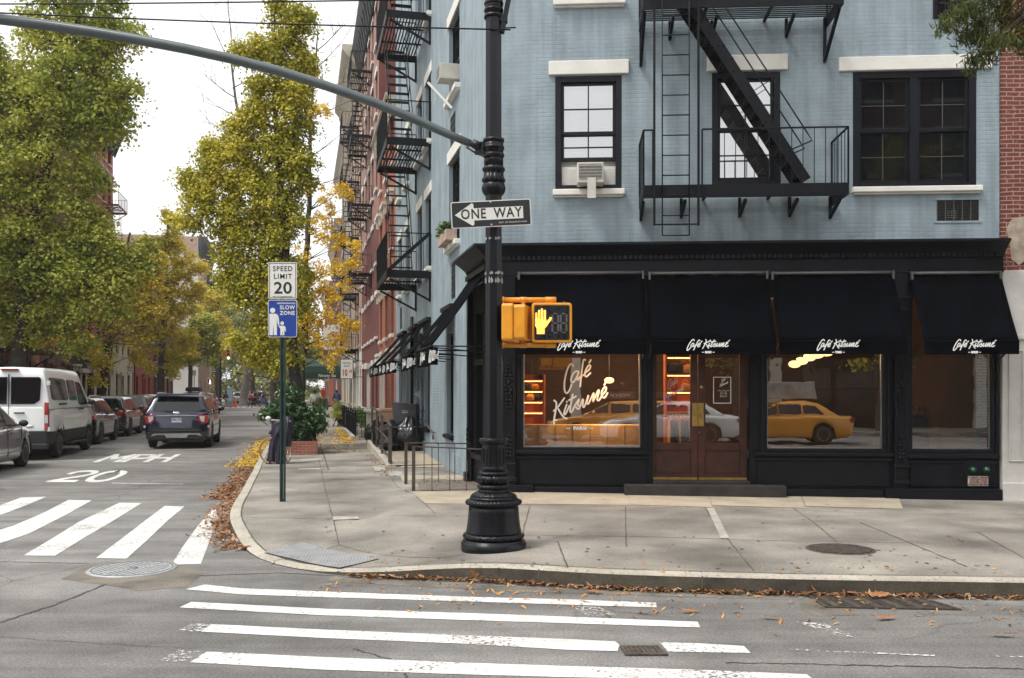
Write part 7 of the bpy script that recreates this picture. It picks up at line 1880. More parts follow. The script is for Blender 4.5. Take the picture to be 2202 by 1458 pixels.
def building(name, label, side, s0, s1, h, wall, floors, cols, ww=.95, wh=1.75, lint=None, corn=None, fm=None, base=None, baseh=0, door=None, depth=9, proud=False, t=0.0, party=None, gcols=None, gz=(1.0, 3.0)):
    """terraced house: side 'R' or 'L' of the side street between s0 and s1 metres"""
    if side == 'R': M = frame(*ST(s1, t), 0, TH_S)
    else: M = frame(*ST(s0, t if t else -15.8), 0, TH_L)
    Wd = s1 - s0; b = thing(name, label, 'building', M)
    holes = []
    for z in floors:
        for c in cols: x = Wd * c; holes.append((x - ww / 2, x + ww / 2, z, z + wh))
    gh = []
    for c in (gcols if gcols is not None else cols): x = Wd * c; gh.append((x - ww / 2, x + ww / 2, *gz))
    if door: x = Wd * door; gh = [g for g in gh if abs((g[0] + g[1]) / 2 - x) > .9]; dh = (x - .55, x + .55, .15, 2.7)
    mb = MB()
    if base:
        mb.wall(0, Wd, baseh, h, holes, wall, reveal=.16); mb.build('wall', b)
        mb = MB(); mb.wall(0, Wd, 0, baseh, gh + ([dh] if door else []), base, reveal=.16); mb.build('ground_floor_wall', b)
    else: mb.wall(0, Wd, 0, h, holes + gh + ([dh] if door else []), wall, reveal=.16); mb.build('wall', b)
    mb = MB(); pm = party or wall
    for x in (0, Wd): mb.add([(x, .0, 0), (x, depth, 0), (x, depth, h), (x, .0, h)], [(0, 1, 2, 3)], pm)
    mb.add([(0, depth, 0), (Wd, depth, 0), (Wd, depth, h), (0, depth, h)], [(0, 1, 2, 3)], pm); mb.build('party_wall', b)
    mb = MB(); mb.box(.01, Wd - .01, .01, depth - .01, h - .4, h - .3, TRIMB); mb.build('roof', b)
    for hh in holes + gh: bg_window(b, M, *hh, lint=lint, fm=fm, proud=proud)
    if door:
        mb = MB(); mb.box(dh[0], dh[1], .14, .18, .15, 2.7, fm or NAVY2)
        for q in (.25, 1.0, 1.75): mb.box(dh[0] + .2, dh[1] - .2, .12, .139, q + .1, q + .65, fm or NAVY2)
        mb.box(dh[0] - .15, dh[0], -.08, -.001, .15, 2.9, lint or STN); mb.box(dh[1], dh[1] + .15, -.08, -.001, .15, 2.9, lint or STN); mb.box(dh[0] - .25, dh[1] + .25, -.2, -.001, 2.9, 3.15, lint or STN); mb.build('door', b)
    if corn: cornice_bg(b, M, 0, Wd, h, corn[0], corn[1], corn[2])
    return b, M
c3 = (.18, .5, .82)
r1, MR1 = building('brick_row_house', 'orange red brick row house with white lintels just past the blue building', 'R', 16.8, 24.0, 12.2, ORB, (3.9, 7.0, 10.0), (.16, .5, .84), lint=WHITE_STONE, corn=(.35, .6, STN), proud=True, door=.3, wh=1.65)
r2, MR2 = building('maroon_tenement', 'tall pink and maroon tenement with a dark bracketed cornice', 'R', 24.05, 35.4, 20.3, PNK, (4.2, 7.4, 10.6, 13.8, 16.8), (.1, .3, .5, .7, .9), lint=WHITE_STONE, corn=(.55, 1.5, DKC), base=MAR, baseh=9.5, door=.5, party=MAR)
r3, MR3 = building('cornice_tenement', 'cream and red brick tenement with a big pale cornice and white ground floor', 'R', 35.5, 47.4, 20.6, PEACH, (4.4, 7.6, 10.8, 14.0, 17.0), (.1, .3, .5, .7, .9), lint=STN, corn=(1.05, 2.1, STN), base=WHB, baseh=4.0, door=.4, party=REDB)
r4, MR4 = building('taupe_tenement', 'taupe tenement with fire escapes beyond the big cornice', 'R', 47.5, 62, 19.0, TAU, (4.4, 7.6, 10.8, 14.0), (.1, .3, .5, .7, .9), lint=STN, corn=(.7, 1.4, STN), base=CRM, baseh=4.0, door=.5)
r5, MR5 = building('red_tenement', 'dark red brick building nearest the crossing on the right', 'R', 62.1, 83, 16, MAR, (4.4, 7.6, 10.8), (.1, .26, .42, .58, .74, .9), lint=WHITE_STONE, corn=(.6, 1.2, STN), door=.5)
r6, MR6 = building('far_brick_building', 'brick building beyond the crossing on the right', 'R', 98, 122, 15, ORB, (4.4, 7.6, 10.8), (.1, .26, .42, .58, .74, .9), lint=STN, corn=(.6, 1.2, STN), door=.5)
def escapes(parent, M, x0, x1, zs_, d=.95, m=None, dirn=1):
    for i, z in enumerate(zs_):
        fe = escape_platform(M, parent, x0, x1, z, d, brackets=(x0 + .1, x1 - .1), drop=(.7, .7), beam=.12, dense=.16, m=m)
        if i < len(zs_) - 1:
            a, b = (x1 - .7, x0 + .9) if (i % 2 == 0) else (x0 + .7, x1 - .9)
            steep_stair(M, fe, a, z, b, zs_[i + 1], -d * .85, -d * .4, m=m, steps=10, hand=True, sw=.09)
    return
REDI = mat('oxide_red_iron', (.16, .035, .02), .6)
escapes(r2, MR2, 3.6, 7.4, (7.3, 10.5, 13.7, 16.7)); escapes(r3, MR3, 5.8, 9.2, (4.2, 7.4, 10.6, 13.8, 16.9)); escapes(r4, MR4, 3, 6.5, (4.2, 7.5, 10.7, 13.9), m=mat('taupe_iron', (.16, .14, .12), .6)); escapes(r5, MR5, 5, 9, (4.2, 7.5, 10.7))
l1, ML1 = building('cream_house', 'cream stuccoed house at the left edge with a dark window', 'L', 12, 26.4, 12, CRM, (4.2, 7.4), (.2, .5, .8, .93), lint=STN, door=.6)
l2, ML2 = building('brick_house', 'orange brick house with black shutters behind the white van', 'L', 26.5, 34.4, 14, ORB, (4.4, 7.6, 10.8), (.16, .5, .84), lint=BRS, door=None, corn=(.5, .8, DKC))
l3, ML3 = building('brownstone_house', 'dark brownstone house with carved bays left of the black porch', 'L', 34.5, 40.5, 16, BRS, (5.0, 8.4, 11.8), (.2, .5, .8), lint=BRS, door=.55, proud=True, corn=(.5, .8, DKC))
l4, ML4 = building('black_porch_house', 'house with a black painted ground floor and red brick storeys on the left', 'L', 40.6, 46.6, 19.6, REDP, (4.6, 7.8, 11.0, 14.2, 17.0), (.2, .5, .8), lint=STN, base=NAVY, baseh=4.2, door=.5, corn=(.9, 1.7, DKC), proud=True)
l5, ML5 = building('pink_brick_tenement', 'red and cream tenement with a toothed dark cornice and red fire escape', 'L', 46.7, 52.6, 19.6, REDP, (4.6, 7.8, 11.0, 14.2, 17.0), (.2, .5, .8), lint=STN, base=CRM, baseh=4.2, door=.5, corn=(.9, 1.7, DKC), proud=True)
l6, ML6 = building('cream_corner_house', 'pale house with an arched doorway beside the no parking sign', 'L', 52.7, 60, 11, CRM, (4.4, 7.6), (.2, .5, .8), lint=STN, door=.4)
l7, ML7 = building('red_house', 'flat red painted house behind the second tree on the left', 'L', 60.1, 70, 12.0, REDP, (4.4, 7.6), (.2, .5, .8), lint=REDP, door=.5)
l8, ML8 = building('brown_row_house', 'brown row house beyond the red house near the crossing', 'L', 70.1, 83, 12, BRS, (4.4, 7.6), (.1, .3, .5, .7, .9), lint=STN, door=.5)
l9, ML9 = building('party_wall_building', 'tall building with pale blank side wall topped by pinkish brick above the trees', 'L', 106, 122, 21.0, PEACH, (4.6, 8, 11.5, 15), (.2, .5, .8), lint=STN, corn=(1.0, 2.2, DKC), depth=22, party=mat('pale_party_wall', (.62, .60, .56), .8, var=.06, scale=.3))
M_ = ML9; q = MB(); q.box(-.06, -.002, .1, 21.9, 18.9, 20.9, PEACH); q.build('parapet_brick', l9, M=M_)
l10, ML10 = building('water_tank_house', 'low rooftop block of pale brick seen over the green ginkgo', 'L', 86, 96, 17.5, PEACH, (4.6, 8, 11.5), (.2, .5, .8), lint=STN, depth=6, t=-19.5)
escapes(l4, ML4, .9, 4.2, (7.6, 10.8, 14.0, 16.9)); escapes(l5, ML5, 2.6, 5.8, (10.8, 14.0), m=REDI)
mb = MB(); mb.box(1.2, 6.6, -1.1, -.05, 3.55, 3.75, NAVY2); mb.build('door_hood', l2, M=ML2)
mb = MB()
for x in (1.6, 6.2): mb.bar((x, -.03, 2.9), (x, -1.0, 3.5), .06, .08, NAVY2)
mb.build('hood_bracket', l2, M=ML2)
M = frame(*(FRONT @ Vector((UE + .02, 0.03, 0))).to_2d(), 0, TH_F)
nb = thing('right_neighbour', 'old red brick building at the right edge with a white painted ground floor pier', 'building', M)
zb_ = Zf(2170, 582)
mb = MB(); mb.wall(0, 5, zb_, 16, [(1.6, 2.7, 5.6, 7.5)], REDB, reveal=.15); mb.box(.0, 5, 8, 8.1, 0, 16, REDB); mb.box(4.9, 5, .2, 8, 0, 16, REDB); mb.build('wall', nb)
bg_window(nb, M, 1.6, 2.7, 5.6, 7.5, lint=STN)
WHP = mat('white_cracked_paint', (.62, .60, .57), .6, var=.07, scale=5, bump=.5, bscale=20)
x1_ = .42
mb = MB(); mb.box(0, x1_, -.10, .3, -.05, zb_, WHP); mb.box(-.02, x1_ + .02, -.16, -.101, -.05, .38, WHP); mb.box(-.02, x1_ + .02, -.14, -.101, 2.72, 2.80, WHP)
zt2, zb2 = 2.55, .72
mb.box(.09, .115, -.125, -.1005, zb2, zt2, WHP); mb.box(x1_ - .115, x1_ - .09, -.125, -.1005, zb2, zt2, WHP); mb.box(.1151, x1_ - .1151, -.125, -.1005, zt2 - .025, zt2, WHP); mb.box(.1151, x1_ - .1151, -.125, -.1005, zb2, zb2 + .025, WHP)
mb.build('white_pier', nb, bevel=.012)
mb = MB(); mb.box(x1_ + .02, 5, .0, .2, 0, .9, WHP); mb.box(x1_ + .02, 5, .05, .1, .9, zb_, GLASSDK); mb.box(x1_ + .02, x1_ + .12, -.03, .1, .9, zb_, WHP); mb.box(x1_ + .1, 5, -.05, -.001, 1.02, 1.1, WHP); mb.build('shop_front', nb)
ST3 = mat('bare_patched_render', (.46, .38, .30), .9, var=.2, scale=7, bump=.6)
mb = MB(); P = [(.10, 4.55), (.20, 4.72), (.42, 4.75), (.5, 4.9), (.60, 4.5), (.5, 4.1), (.30, 3.95), (.18, 4.05), (.16, 4.3)]; mb.prism(P, -.018, -.001, ST3); mb.build('render_patch', nb)
fe = escape_platform(M, nb, .42, 4.2, 4.35, .95, brackets=(.46, 4.0), drop=(.9, .5), beam=.16, rail_h=.9)
OPP = frame(14, -13.0, 0, R(180) + TH_F)
ob = thing('opposite_building', 'dark red brick building across the avenue, mirrored in the shop glass', 'building', OPP)
hol = [(1.2 + 3.1 * i, 2.4 + 3.1 * i, z, z + 1.9) for i in range(12) for z in (5.0, 8.4, 11.8) if (z < 8 or i < 1)]
gol = [(.6 + 4.6 * i, 4.2 + 4.6 * i, .6, 3.3) for i in range(8)]
hol += [(-18.5 + 3.1 * i, -17.3 + 3.1 * i, z, z + 1.9) for i in range(7) for z in (5.0, 8.4, 11.8, 15.2)]
mb = MB(); mb.wall(-20, 4.6, 4.2, 21, [h for h in hol if h[1] < 4.6], MAR, reveal=.15); mb.wall(4.6, 40, 4.2, 7.4, [h for h in hol if h[0] > 4.6 and h[3] < 7.4], MAR, reveal=.15); mb.build('wall', ob); mb = MB(); mb.wall(-20, 40, 0, 4.2, gol, NAVY, reveal=.2); mb.box(-20, 40, -.4, -.001, 3.9, 4.3, WHITE_STONE); mb.build('shop_front', ob)
for k in range(6): mb = MB(); mb.box(.0 + 9.2 * k - 4, .5 + 9.2 * k - 4, -.3, -.002, 0, 3.89, WHITE_STONE); mb.build('pillar', ob)
for hh in hol: bg_window(ob, OPP, *hh, lint=WHITE_STONE)
for g in gol: bg_window(ob, OPP, *g)
mb = MB(); mb.add([(-60, -8.2, .15), (60, -8.2, .15), (60, -16, .15), (-60, -16, .15), (-60, -8.2, 0), (60, -8.2, 0)], [(0, 1, 2, 3), (4, 5, 1, 0)], CONC); mb.build('opposite_pavement', kind='structure')
OPW = frame(-27, -13.5, 0, R(180))
ob2, _m = building('opposite_tenement', 'brown tenement across the avenue to the left', 'R', 0, 1, 1, MAR, (), (), gcols=()) if False else (None, None)
ob2 = thing('opposite_tenement', 'taller dark tenement across the avenue on the other corner', 'building', OPW)
mb = MB(); mb.wall(0, 30, 0, 17, [], MAR); mb.build('wall', ob2)
for i in range(8):
    for z in (4.6, 8, 11.4): bg_window(ob2, OPW, 1.5 + i * 3.4, 2.7 + i * 3.4, z, z + 1.9, lint=STN, y=-.04)
for k, (x, yy, hh, lf) in enumerate(((-6, -9.4, 4.5, L_OLV), (6.5, -9.6, 4.5, L_GRN), (12.4, -9.4, 17, L_OLV), (18, -9.6, 18, L_GRN))):
    e = [(x + rng.normal() * .8, yy + rng.normal() * .6, 3.6 + hh * .5 * j / 5, 1.5, 1.4, 1.1, 1.6) for j in range(6)]
    tree('avenue_tree', ['olive street tree across the avenue, farthest left in the reflections', 'green street tree across the avenue facing the shop doors', 'olive street tree across the avenue facing the middle window', 'green street tree across the avenue, farthest right'][k], 'tree', [(x, yy, .15, .18), (x + .1, yy, 2.2, .14), (x, yy, 4, .1), (x + .1, yy, 6.5, .04)], e, lf, 6500, .15, 5, .35, .7, nb=14)
bodyt = paint('taxi_yellow_paint', (.80, .33, .02), .05, .25)
sed = dict(L=4.85, Wd=1.84, H=1.48, rad=.33, wheels=(-1.4, 1.42), top=[(-2.42, .98), (-1.5, 1.0), (.8, .96), (1.2, .93), (2.1, .82), (2.42, .68)], base=.24, belt=.99,
           cab=dict(y=(-1.95, -1.25, .15, 1.15)), wt=.68, wb=.93, side_wins=([(-1.45, 1.06), (-.72, 1.05), (-.72, 1.36), (-1.15, 1.35)], [(-.64, 1.05), (.1, 1.04), (.1, 1.38), (-.64, 1.37)], [(.18, 1.04), (.95, 1.02), (.3, 1.34), (.18, 1.37)]),
           rear_win=(1.06, 1.36, .6, .5), mirror_y=.7, spokes=6)
def front_bits(t, hl, Wd):
    for s in (-1, 1): lamp_box(t, 'headlight', *sorted((s * .52, s * .88)), .62, .74, hl - .05, WHL, .08); lamp_box(t, 'tail_light', *sorted((s * .55, s * .88)), .78, .92, -hl, REDL, .1)
    q = MB(); q.box(-.5, .5, hl - .04, hl + .012, .36, .58, TRIMB); q.build('grille', t)
def roof_sign(t, M, w_, h_, lbl, m, z=1.50, txt=None):
    q = MB(); q.prism([(-w_ / 2, 0), (w_ / 2, 0), (w_ / 2 * .92, h_), (-w_ / 2 * .92, h_)], -.12, .12, m, axis='y'); o = q.build('roof_sign', t, M=W[t.name] @ Matrix.Translation((0, -.3, z + .06)) @ Matrix.Rotation(R(90), 4, 'Z'), bevel=.02)
    if txt: q = MB(); q.text(txt, Matrix.Translation((0, -.125, h_ / 2)), h_ * .6, WHITE); q.build('lettering', o)
SIGNG = mat('grey_advert_panel', (.40, .40, .38), .4, var=.3, scale=3); SIGND = mat('dark_advert_panel', (.10, .05, .06), .4)
for k, (x, y, th, lb, sg_, sz, tx) in enumerate(((1.3, -3.6, 88, 'yellow taxi with a dark roof sign mirrored in the left window', SIGND, (1.1, .28), 'VERISHOP'), (2.6, -5.6, 88, 'second yellow taxi behind the first in the left window mirror', SIGND, (1.0, .28), None), (7.2, -2.6, 88, 'yellow taxi with a long grey advertising roof panel mirrored in the middle window', SIGNG, (2.1, .62), None))):
    t = make_car('taxi', lb, 'taxi', frame(x, y, 0, R(th)), body=bodyt, rear=front_bits, **sed)
    roof_sign(t, None, sz[0], sz[1], '', sg_, txt=tx)
t = make_car('police_car', 'white police car mirrored at the right edge of the left window', 'police car', frame(3.3, -1.9, 0, R(88)), body=bodyw, rear=front_bits, **sed)
q = MB(); q.box(-.55, .55, -.10, .10, 1.5, 1.62, mat('light_bar', (.05, .08, .4), .2)); q.build('light_bar', t, bevel=.03)
q = MB(); q.text('POLICE', W[t.name].inverted() @ W[t.name] @ Matrix.Translation((0, 1.9, .93)) @ Matrix.Rotation(R(180), 4, 'Z') @ Matrix.Rotation(R(-75), 4, 'X'), .22, PLBL, bold=.004); q.build('lettering', t)
def on_ground(px, py, z=.16):
    x, y = G(px, py, z); return x, y, zs(x, y)
RAILM = FENCEM
def hoop(pL, pR, topL, topR, inner, lbl):
    x0, y0, z0 = on_ground(*pL); x1, y1 = PX(pR[0], y0 + (0.02)), y0 + .02
    t = thing('hatch_railing', lbl, 'railing', frame(x0, y0, z0))
    zt0 = PZ(topL, y0) - z0; zt1 = PZ(topR, y0) - z0; w_ = x1 - x0
    mb = MB(); mb.box(-.028, .028, -.02, .02, 0, zt0, RAILM); mb.build('post', t)
    mb = MB(); mb.bar((0, 0, zt0), (w_, 0, zt1), .03, .022, RAILM); mb.build('top_rail', t)
    for px in inner:
        xx = PX(px, y0) - x0; q = MB(); zt = zt0 + (zt1 - zt0) * xx / w_; q.bar((xx, 0, 0), (xx, 0, zt), .014, .014, RAILM, up=(0, 1, 0)); q.build('baluster', t)
    return t
hoop((889.5, 1057), (1040, 1057), 960, 966, (929, 967, 1003), 'nearer low brown hoop rail at the cellar hatch')
hoop((873, 1039), (1012, 1039), 952, 954, (912, 943, 978, 1011), 'farther low brown hoop rail at the cellar hatch')
RT = -1.18
def W3(s, t, z): x, y = ST(s, t); return (x, y, z)
mb = MB(); P = [ST(5.7, RT - .10), ST(5.7, RT + .10), ST(12.2, RT + .12), ST(12.2, RT - .12)]
mb.add([(*P[0], 0), (*P[1], 0), (*P[2], 0), (*P[3], 0), (*P[0], .19), (*P[1], .19), (*P[2], .42), (*P[3], .42)], [(4, 5, 6, 7), (0, 1, 5, 4), (1, 2, 6, 5), (2, 3, 7, 6), (3, 0, 4, 7)], KERBM)
mb.add([W3(5.7, RT + .1, .185), W3(5.7, -.02, .185), W3(12.2, -.02, .36), W3(12.2, RT + .1, .36)], [(0, 1, 2, 3)], CONC2)
tag(mb.build('ramp'), 'low pale concrete ramp with a stone edge along the blue wall', 'ramp')
t = thing('ramp_railing', 'brown iron handrail with square posts along the edge of the ramp', 'railing', frame(*ST(5.8, RT), 0))
I = W[t.name].inverted()
def loc(p): return I @ Vector(p)
ss = (5.85, 6.15, 8.2, 9.9, 11.6)
for s in ss:
    z0 = .19 + (s - 5.7) * .035; q = MB(); q.bar(loc(W3(s, RT, z0)), loc(W3(s, RT, z0 + (.86 if s < 7 else .98))), .055, .055, FENCEM, up=(0, 1, 0)); q.build('post', t)
q = MB(); q.bar(loc(W3(5.8, RT, 1.06)), loc(W3(8.2, RT, 1.30)), .05, .04, FENCEM); q.bar(loc(W3(8.2, RT, 1.30)), loc(W3(11.7, RT, 1.38)), .05, .04, FENCEM); q.build('top_rail', t)
q = MB(); q.bar(loc(W3(5.85, RT, .68)), loc(W3(8.2, RT, .80)), .035, .03, FENCEM); q.bar(loc(W3(8.2, RT, .80)), loc(W3(11.6, RT, .92)), .035, .03, FENCEM); q.bar(loc(W3(5.85, RT, .34)), loc(W3(11.6, RT, .50)), .03, .03, FENCEM); q.build('lower_rail', t)
t = thing('cross_railing', 'brown iron rail crossing the ramp in front of the rubbish bags', 'railing', frame(*ST(8.6, -.05), .2)); I = W[t.name].inverted()
q = MB(); 
for z in (1.33, .93): q.bar(loc(W3(8.6, RT, z)), loc(W3(8.6, -.03, z)), .03, .03, FENCEM)
q.build('rail', t); q = MB(); q.bar(loc(W3(8.6, -.25, .3)), loc(W3(8.6, -.25, 1.55)), .05, .05, IRON, up=(0, 1, 0)); q.build('post', t)
BAGM = mat('black_plastic_bag', (.010, .011, .013), .22, var=.3, scale=6, bump=1.0, bscale=9); KRAFT = mat('charcoal_paper_sack', (.035, .038, .045), .75, var=.2, scale=6, bump=.5, bscale=12); CARD = mat('brown_cardboard', (.36, .20, .10), .8)
def lump(name, lbl, cat, c, r, m, seed, group=None, tie=True):
    rs = np.random.default_rng(seed); mb = MB(); mb.ball((0, 0, 0), 1.0, m, 26, 18)
    k = rs.normal(size=(7, 3)) * 2.6; ph = rs.random(7) * 6
    V = []
    for p in mb.v:
        v = np.array(p); f = 1 + .055 * sum(math.sin(float(k[i] @ v) * 1.6 + ph[i]) for i in range(7)); zz = max(-.78, v[2])
        pin = max(0, v[2] - .72) / .28
        V.append((v[0] * r[0] * f * (1 - .75 * pin), v[1] * r[1] * f * (1 - .75 * pin), (zz * f if zz > -.75 else -.78) * r[2] + pin * r[2] * .25))
    mb.v = V; o = mb.build(name, None, M=frame(c[0], c[1], c[2] + r[2] * .78) @ Matrix.Rotation(seed, 4, 'Z')); return tag(o, lbl, cat, group)
for k, (s, t_, r, lb) in enumerate(((9.3, -.35, (.42, .38, .46), 'front right black rubbish bag behind the cross rail'), (9.4, -.85, (.36, .36, .40), 'front left black rubbish bag behind the ramp posts'), (10.2, -.3, (.40, .36, .42), 'black rubbish bag against the blue wall, second row'), (10.3, -.9, (.38, .36, .5), 'tall black rubbish bag second row by the ramp posts'), (12.6, -1.0, (.30, .3, .30), 'small shiny black bag by the iron fence corner'))):
    x, y = ST(s, t_); lump('rubbish_bag', lb, 'bag', (x, y, .19 + max(0, s - 5.7) * .027), r, BAGM, k + 3, 'black rubbish bags on the ramp')
x, y = ST(9.5, -.42); q = MB(); q.prism([(-.30, 0), (.30, 0), (.36, .52), (-.36, .58)], -.17, .17, KRAFT); q.box(-.06, .10, -.175, -.1705, .30, .36, mat('pale_sack_print', (.4, .4, .4), .8)); tag(q.build('paper_sack', None, M=frame(x, y, .98, -.25), bevel=.03), 'charcoal paper sack standing on top of the rubbish bags', 'sack')
x, y = ST(10.0, -.8); q = MB(); q.box(-.3, .3, -.25, .25, 0, .36, CARD); tag(q.build('cardboard_box', None, M=frame(x, y, 1.03, .2), bevel=.006), 'brown cardboard box between the bags and the pale bin', 'box')
BEI = mat('beige_bin', (.50, .47, .40), .6, var=.08)
t = thing('bin_enclosure', 'pale stone topped bin enclosure behind the rubbish bags', 'bin', frame(*ST(13.4, -.75), .16, TH_S))
q = MB(); q.box(-.9, .9, -.42, .42, 0, 1.05, BEI); q.build('cabinet', t, bevel=.02); q = MB(); q.box(-.98, .98, -.5, .5, 1.05, 1.14, mat('pale_stone_top', (.62, .60, .52), .7)); q.build('lid', t, bevel=.015)
def iron_fence(lbl, s0, s1, t0, h, ret=True, z=.16, step=.13):
    t = thing('iron_fence', lbl, 'fence', frame(*ST(s0, t0), z)); I = W[t.name].inverted(); f = lambda s, tt, zz: I @ Vector(W3(s, tt, z + zz))
    n = max(2, int((s1 - s0) / 1.6))
    for k in range(n + 1):
        s = s0 + (s1 - s0) * k / n; q = MB(); q.bar(f(s, t0, 0), f(s, t0, h + .06), .06, .06, IRON, up=(0, 1, 0)); q.ball(f(s, t0, h + .09), .04, IRON, 8, 6); q.build('post', t)
    q = MB()
    for zz in (h, h - .12, .10): q.bar(f(s0, t0, zz), f(s1, t0, zz), .035, .025, IRON)
    if ret:
        for zz in (h, h - .12, .10): q.bar(f(s0, t0, zz), f(s0, -.05, zz), .035, .025, IRON)
    q.build('rail', t)
    q = MB(); m = int((s1 - s0) / step)
    for k in range(m): s = s0 + (s1 - s0) * (k + .5) / m; q.bar(f(s, t0, .1), f(s, t0, h), .016, .016, IRON, up=(0, 1, 0))
    if ret:
        m = int(abs(t0) / step)
        for k in range(m): tt = t0 * (k + .5) / m; q.bar(f(s0, tt, .1), f(s0, tt, h), .016, .016, IRON, up=(0, 1, 0))
    q.build('balusters', t); return t
iron_fence('black iron fence beside the pale bin enclosure, nearest the camera', 16.9, 24.0, -1.36, .92)
iron_fence('black iron fence further along the right pavement', 27, 35, -1.3, .9)
q = MB(); P = [ST(16.8, -1.5), ST(16.8, -1.25), ST(24.2, -1.25), ST(24.2, -1.5)]; q.add([(*p, 0) for p in P] + [(*p, .30) for p in P], [(4, 5, 6, 7), (0, 1, 5, 4), (1, 2, 6, 5), (3, 0, 4, 7)], KERBM); tag(q.build('fence_kerb'), 'raised stone edge under the nearest iron fence', 'stone edge')
L_BOX = leafmat('box_hedge_leaves', [(.05, (.025, .055, .015)), (.5, (.07, .13, .03)), (.95, (.16, .22, .06))], nscale=2)
def ellm(s, t, z, rs, rt, rz): x, y = ST(s, t); return (x, y, z, max(rs, rt), max(rs, rt) * .8, rz, 1)
shrub('hedge', 'clipped green hedge showing over the nearest iron fence', *ST(20, -.8), .16, [ellm(17.6 + k * .8, -.75, .85, .5, .4, .34) for k in range(9)], L_BOX, 9000, .07, per=60, r0=.08, r1=.18, cat='hedge')
shrub('potted_bush', 'round clipped bush in a pale square pot by the fence corner', *ST(44.5, -2.0), .7, [ellm(44.5, -2.0, 1.15, .45, .4, .42)], L_BOX, 1600, .09, per=60, r0=.08, r1=.16, cat='plant')
q = MB(); x, y = ST(44.5, -2.0); q.prism([(-.24, 0), (.24, 0), (.30, .6), (-.30, .6)], -.26, .26, STN); tag(q.build('square_pot', None, M=frame(x, y, .16), bevel=.02), 'pale tapering square plant pot', 'plant pot')
shrub('box_bush', 'yellow green bush at the fence corner beside the pot', *ST(29, -1.6), .16, [ellm(29, -1.55, .9, .35, .3, .45)], L_GRN, 1500, .08, per=50, r0=.08, r1=.16)
PITB = brick('tree_pit_brick', (.36, .10, .06), (.28, .07, .045), (.34, .27, .21), bw=.20, bh=.068, bump=.8)
t = thing('tree_pit', 'low red brick tree pit with a black hoop fence under the olive gold ginkgo', 'tree pit', frame(*ST(9.9, -3.85), .1, STREET_TH))
Wp, Lp_ = 1.10, 3.4
q = MB(); q.box(0, Wp, 0, .12, 0, .42, PITB); q.box(0, .12, .121, Lp_, 0, .42, PITB); q.box(Wp - .12, Wp, .121, Lp_, 0, .42, PITB); q.box(.121, Wp - .121, Lp_ - .12, Lp_, 0, .42, PITB); q.build('brick_wall', t, bevel=.008)
q = MB(); q.box(.121, Wp - .121, .121, Lp_ - .121, 0, .33, mat('dark_soil', (.03, .022, .015), .95, var=.4, scale=12, bump=.8)); q.build('soil', t)
q = MB()
for x0_, y0_, x1_2, y1_2 in ((.5, .06, Wp - .06, .06), (Wp - .06, .06, Wp - .06, Lp_ - .06)):
    for z in (.72, .5): q.bar((x0_, y0_, z), (x1_2, y1_2, z), .025, .02, IRON)
    n = int(math.hypot(x1_2 - x0_, y1_2 - y0_) / .10)
    for k in range(n + 1): q.bar((x0_ + (x1_2 - x0_) * k / n, y0_ + (y1_2 - y0_) * k / n, .42), (x0_ + (x1_2 - x0_) * k / n, y0_ + (y1_2 - y0_) * k / n, .74), .012, .012, IRON, up=(0, 1, 0))
q.build('hoop_fence', t)
bx, by, bz = on_ground(592, 1003, .1)
t = thing('bicycle', 'bicycle under a crumpled purple cover leaning at the kerb', 'bicycle', frame(bx, by, bz))
RIMT = mat('tan_tyre', (.36, .22, .09), .6); BLU = mat('pale_frame_paint', (.35, .40, .42), .4, metal=.3)
def ring(mb, c, rad, ax, r_, m, n=36):
    P = []
    for k in range(n + 1):
        a = 2 * math.pi * k / n
        P.append((c[0] + (rad * math.cos(a) if ax == 'x' else 0), c[1] + (0 if ax == 'x' else rad * math.cos(a)), c[2] + rad * math.sin(a)))
    mb.tube(P, r_, m, 6, caps=False)
for cx, cy, ax, nm in ((-.06, 0, 'x', 'front_wheel'), (.17, .55, 'y', 'rear_wheel')):
    q = MB(); ring(q, (cx, cy, .32), .31, ax, .017, RIMT); ring(q, (cx, cy, .32), .29, ax, .008, CHROME)
    for k in range(14):
        a = 2 * math.pi * k / 14; q.bar((cx, cy, .32), (cx + (.29 * math.cos(a) if ax == 'x' else 0), cy + (0 if ax == 'x' else .29 * math.cos(a)), .32 + .29 * math.sin(a)), .003, .003, CHROME)
    q.build(nm, t)
q = MB(); q.tube([(.17, .55, .32), (.17, .30, .52), (.12, .06, .92)], .018, BLU, 8); q.tube([(.17, .30, .50), (.17, .22, .90)], .016, BLU, 8); q.tube([(-.06, .02, .32), (.04, .05, .75), (.10, .07, .98)], .014, BLU, 8); q.tube([(.17, .3, .78), (.10, .05, .88)], .016, BLU, 8)
q.tube([(.20, .0, .05), (.21, .0, .45)], .012, BLU, 6); q.build('frame', t)
q = MB(); q.tube([(-.22, -.05, 1.0), (-.1, -.03, 1.04), (.1, .02, 1.03), (.28, .05, 1.04), (.36, -.02, 1.0)], .013, CHROME, 8); q.ball((-.15, -.05, 1.08), (.07, .05, .05), WHITE_STONE, 10, 6); q.build('handlebar', t)
PURP = mat('purple_bike_cover', (.026, .020, .046), .55, var=.2, scale=4)
q = MB()
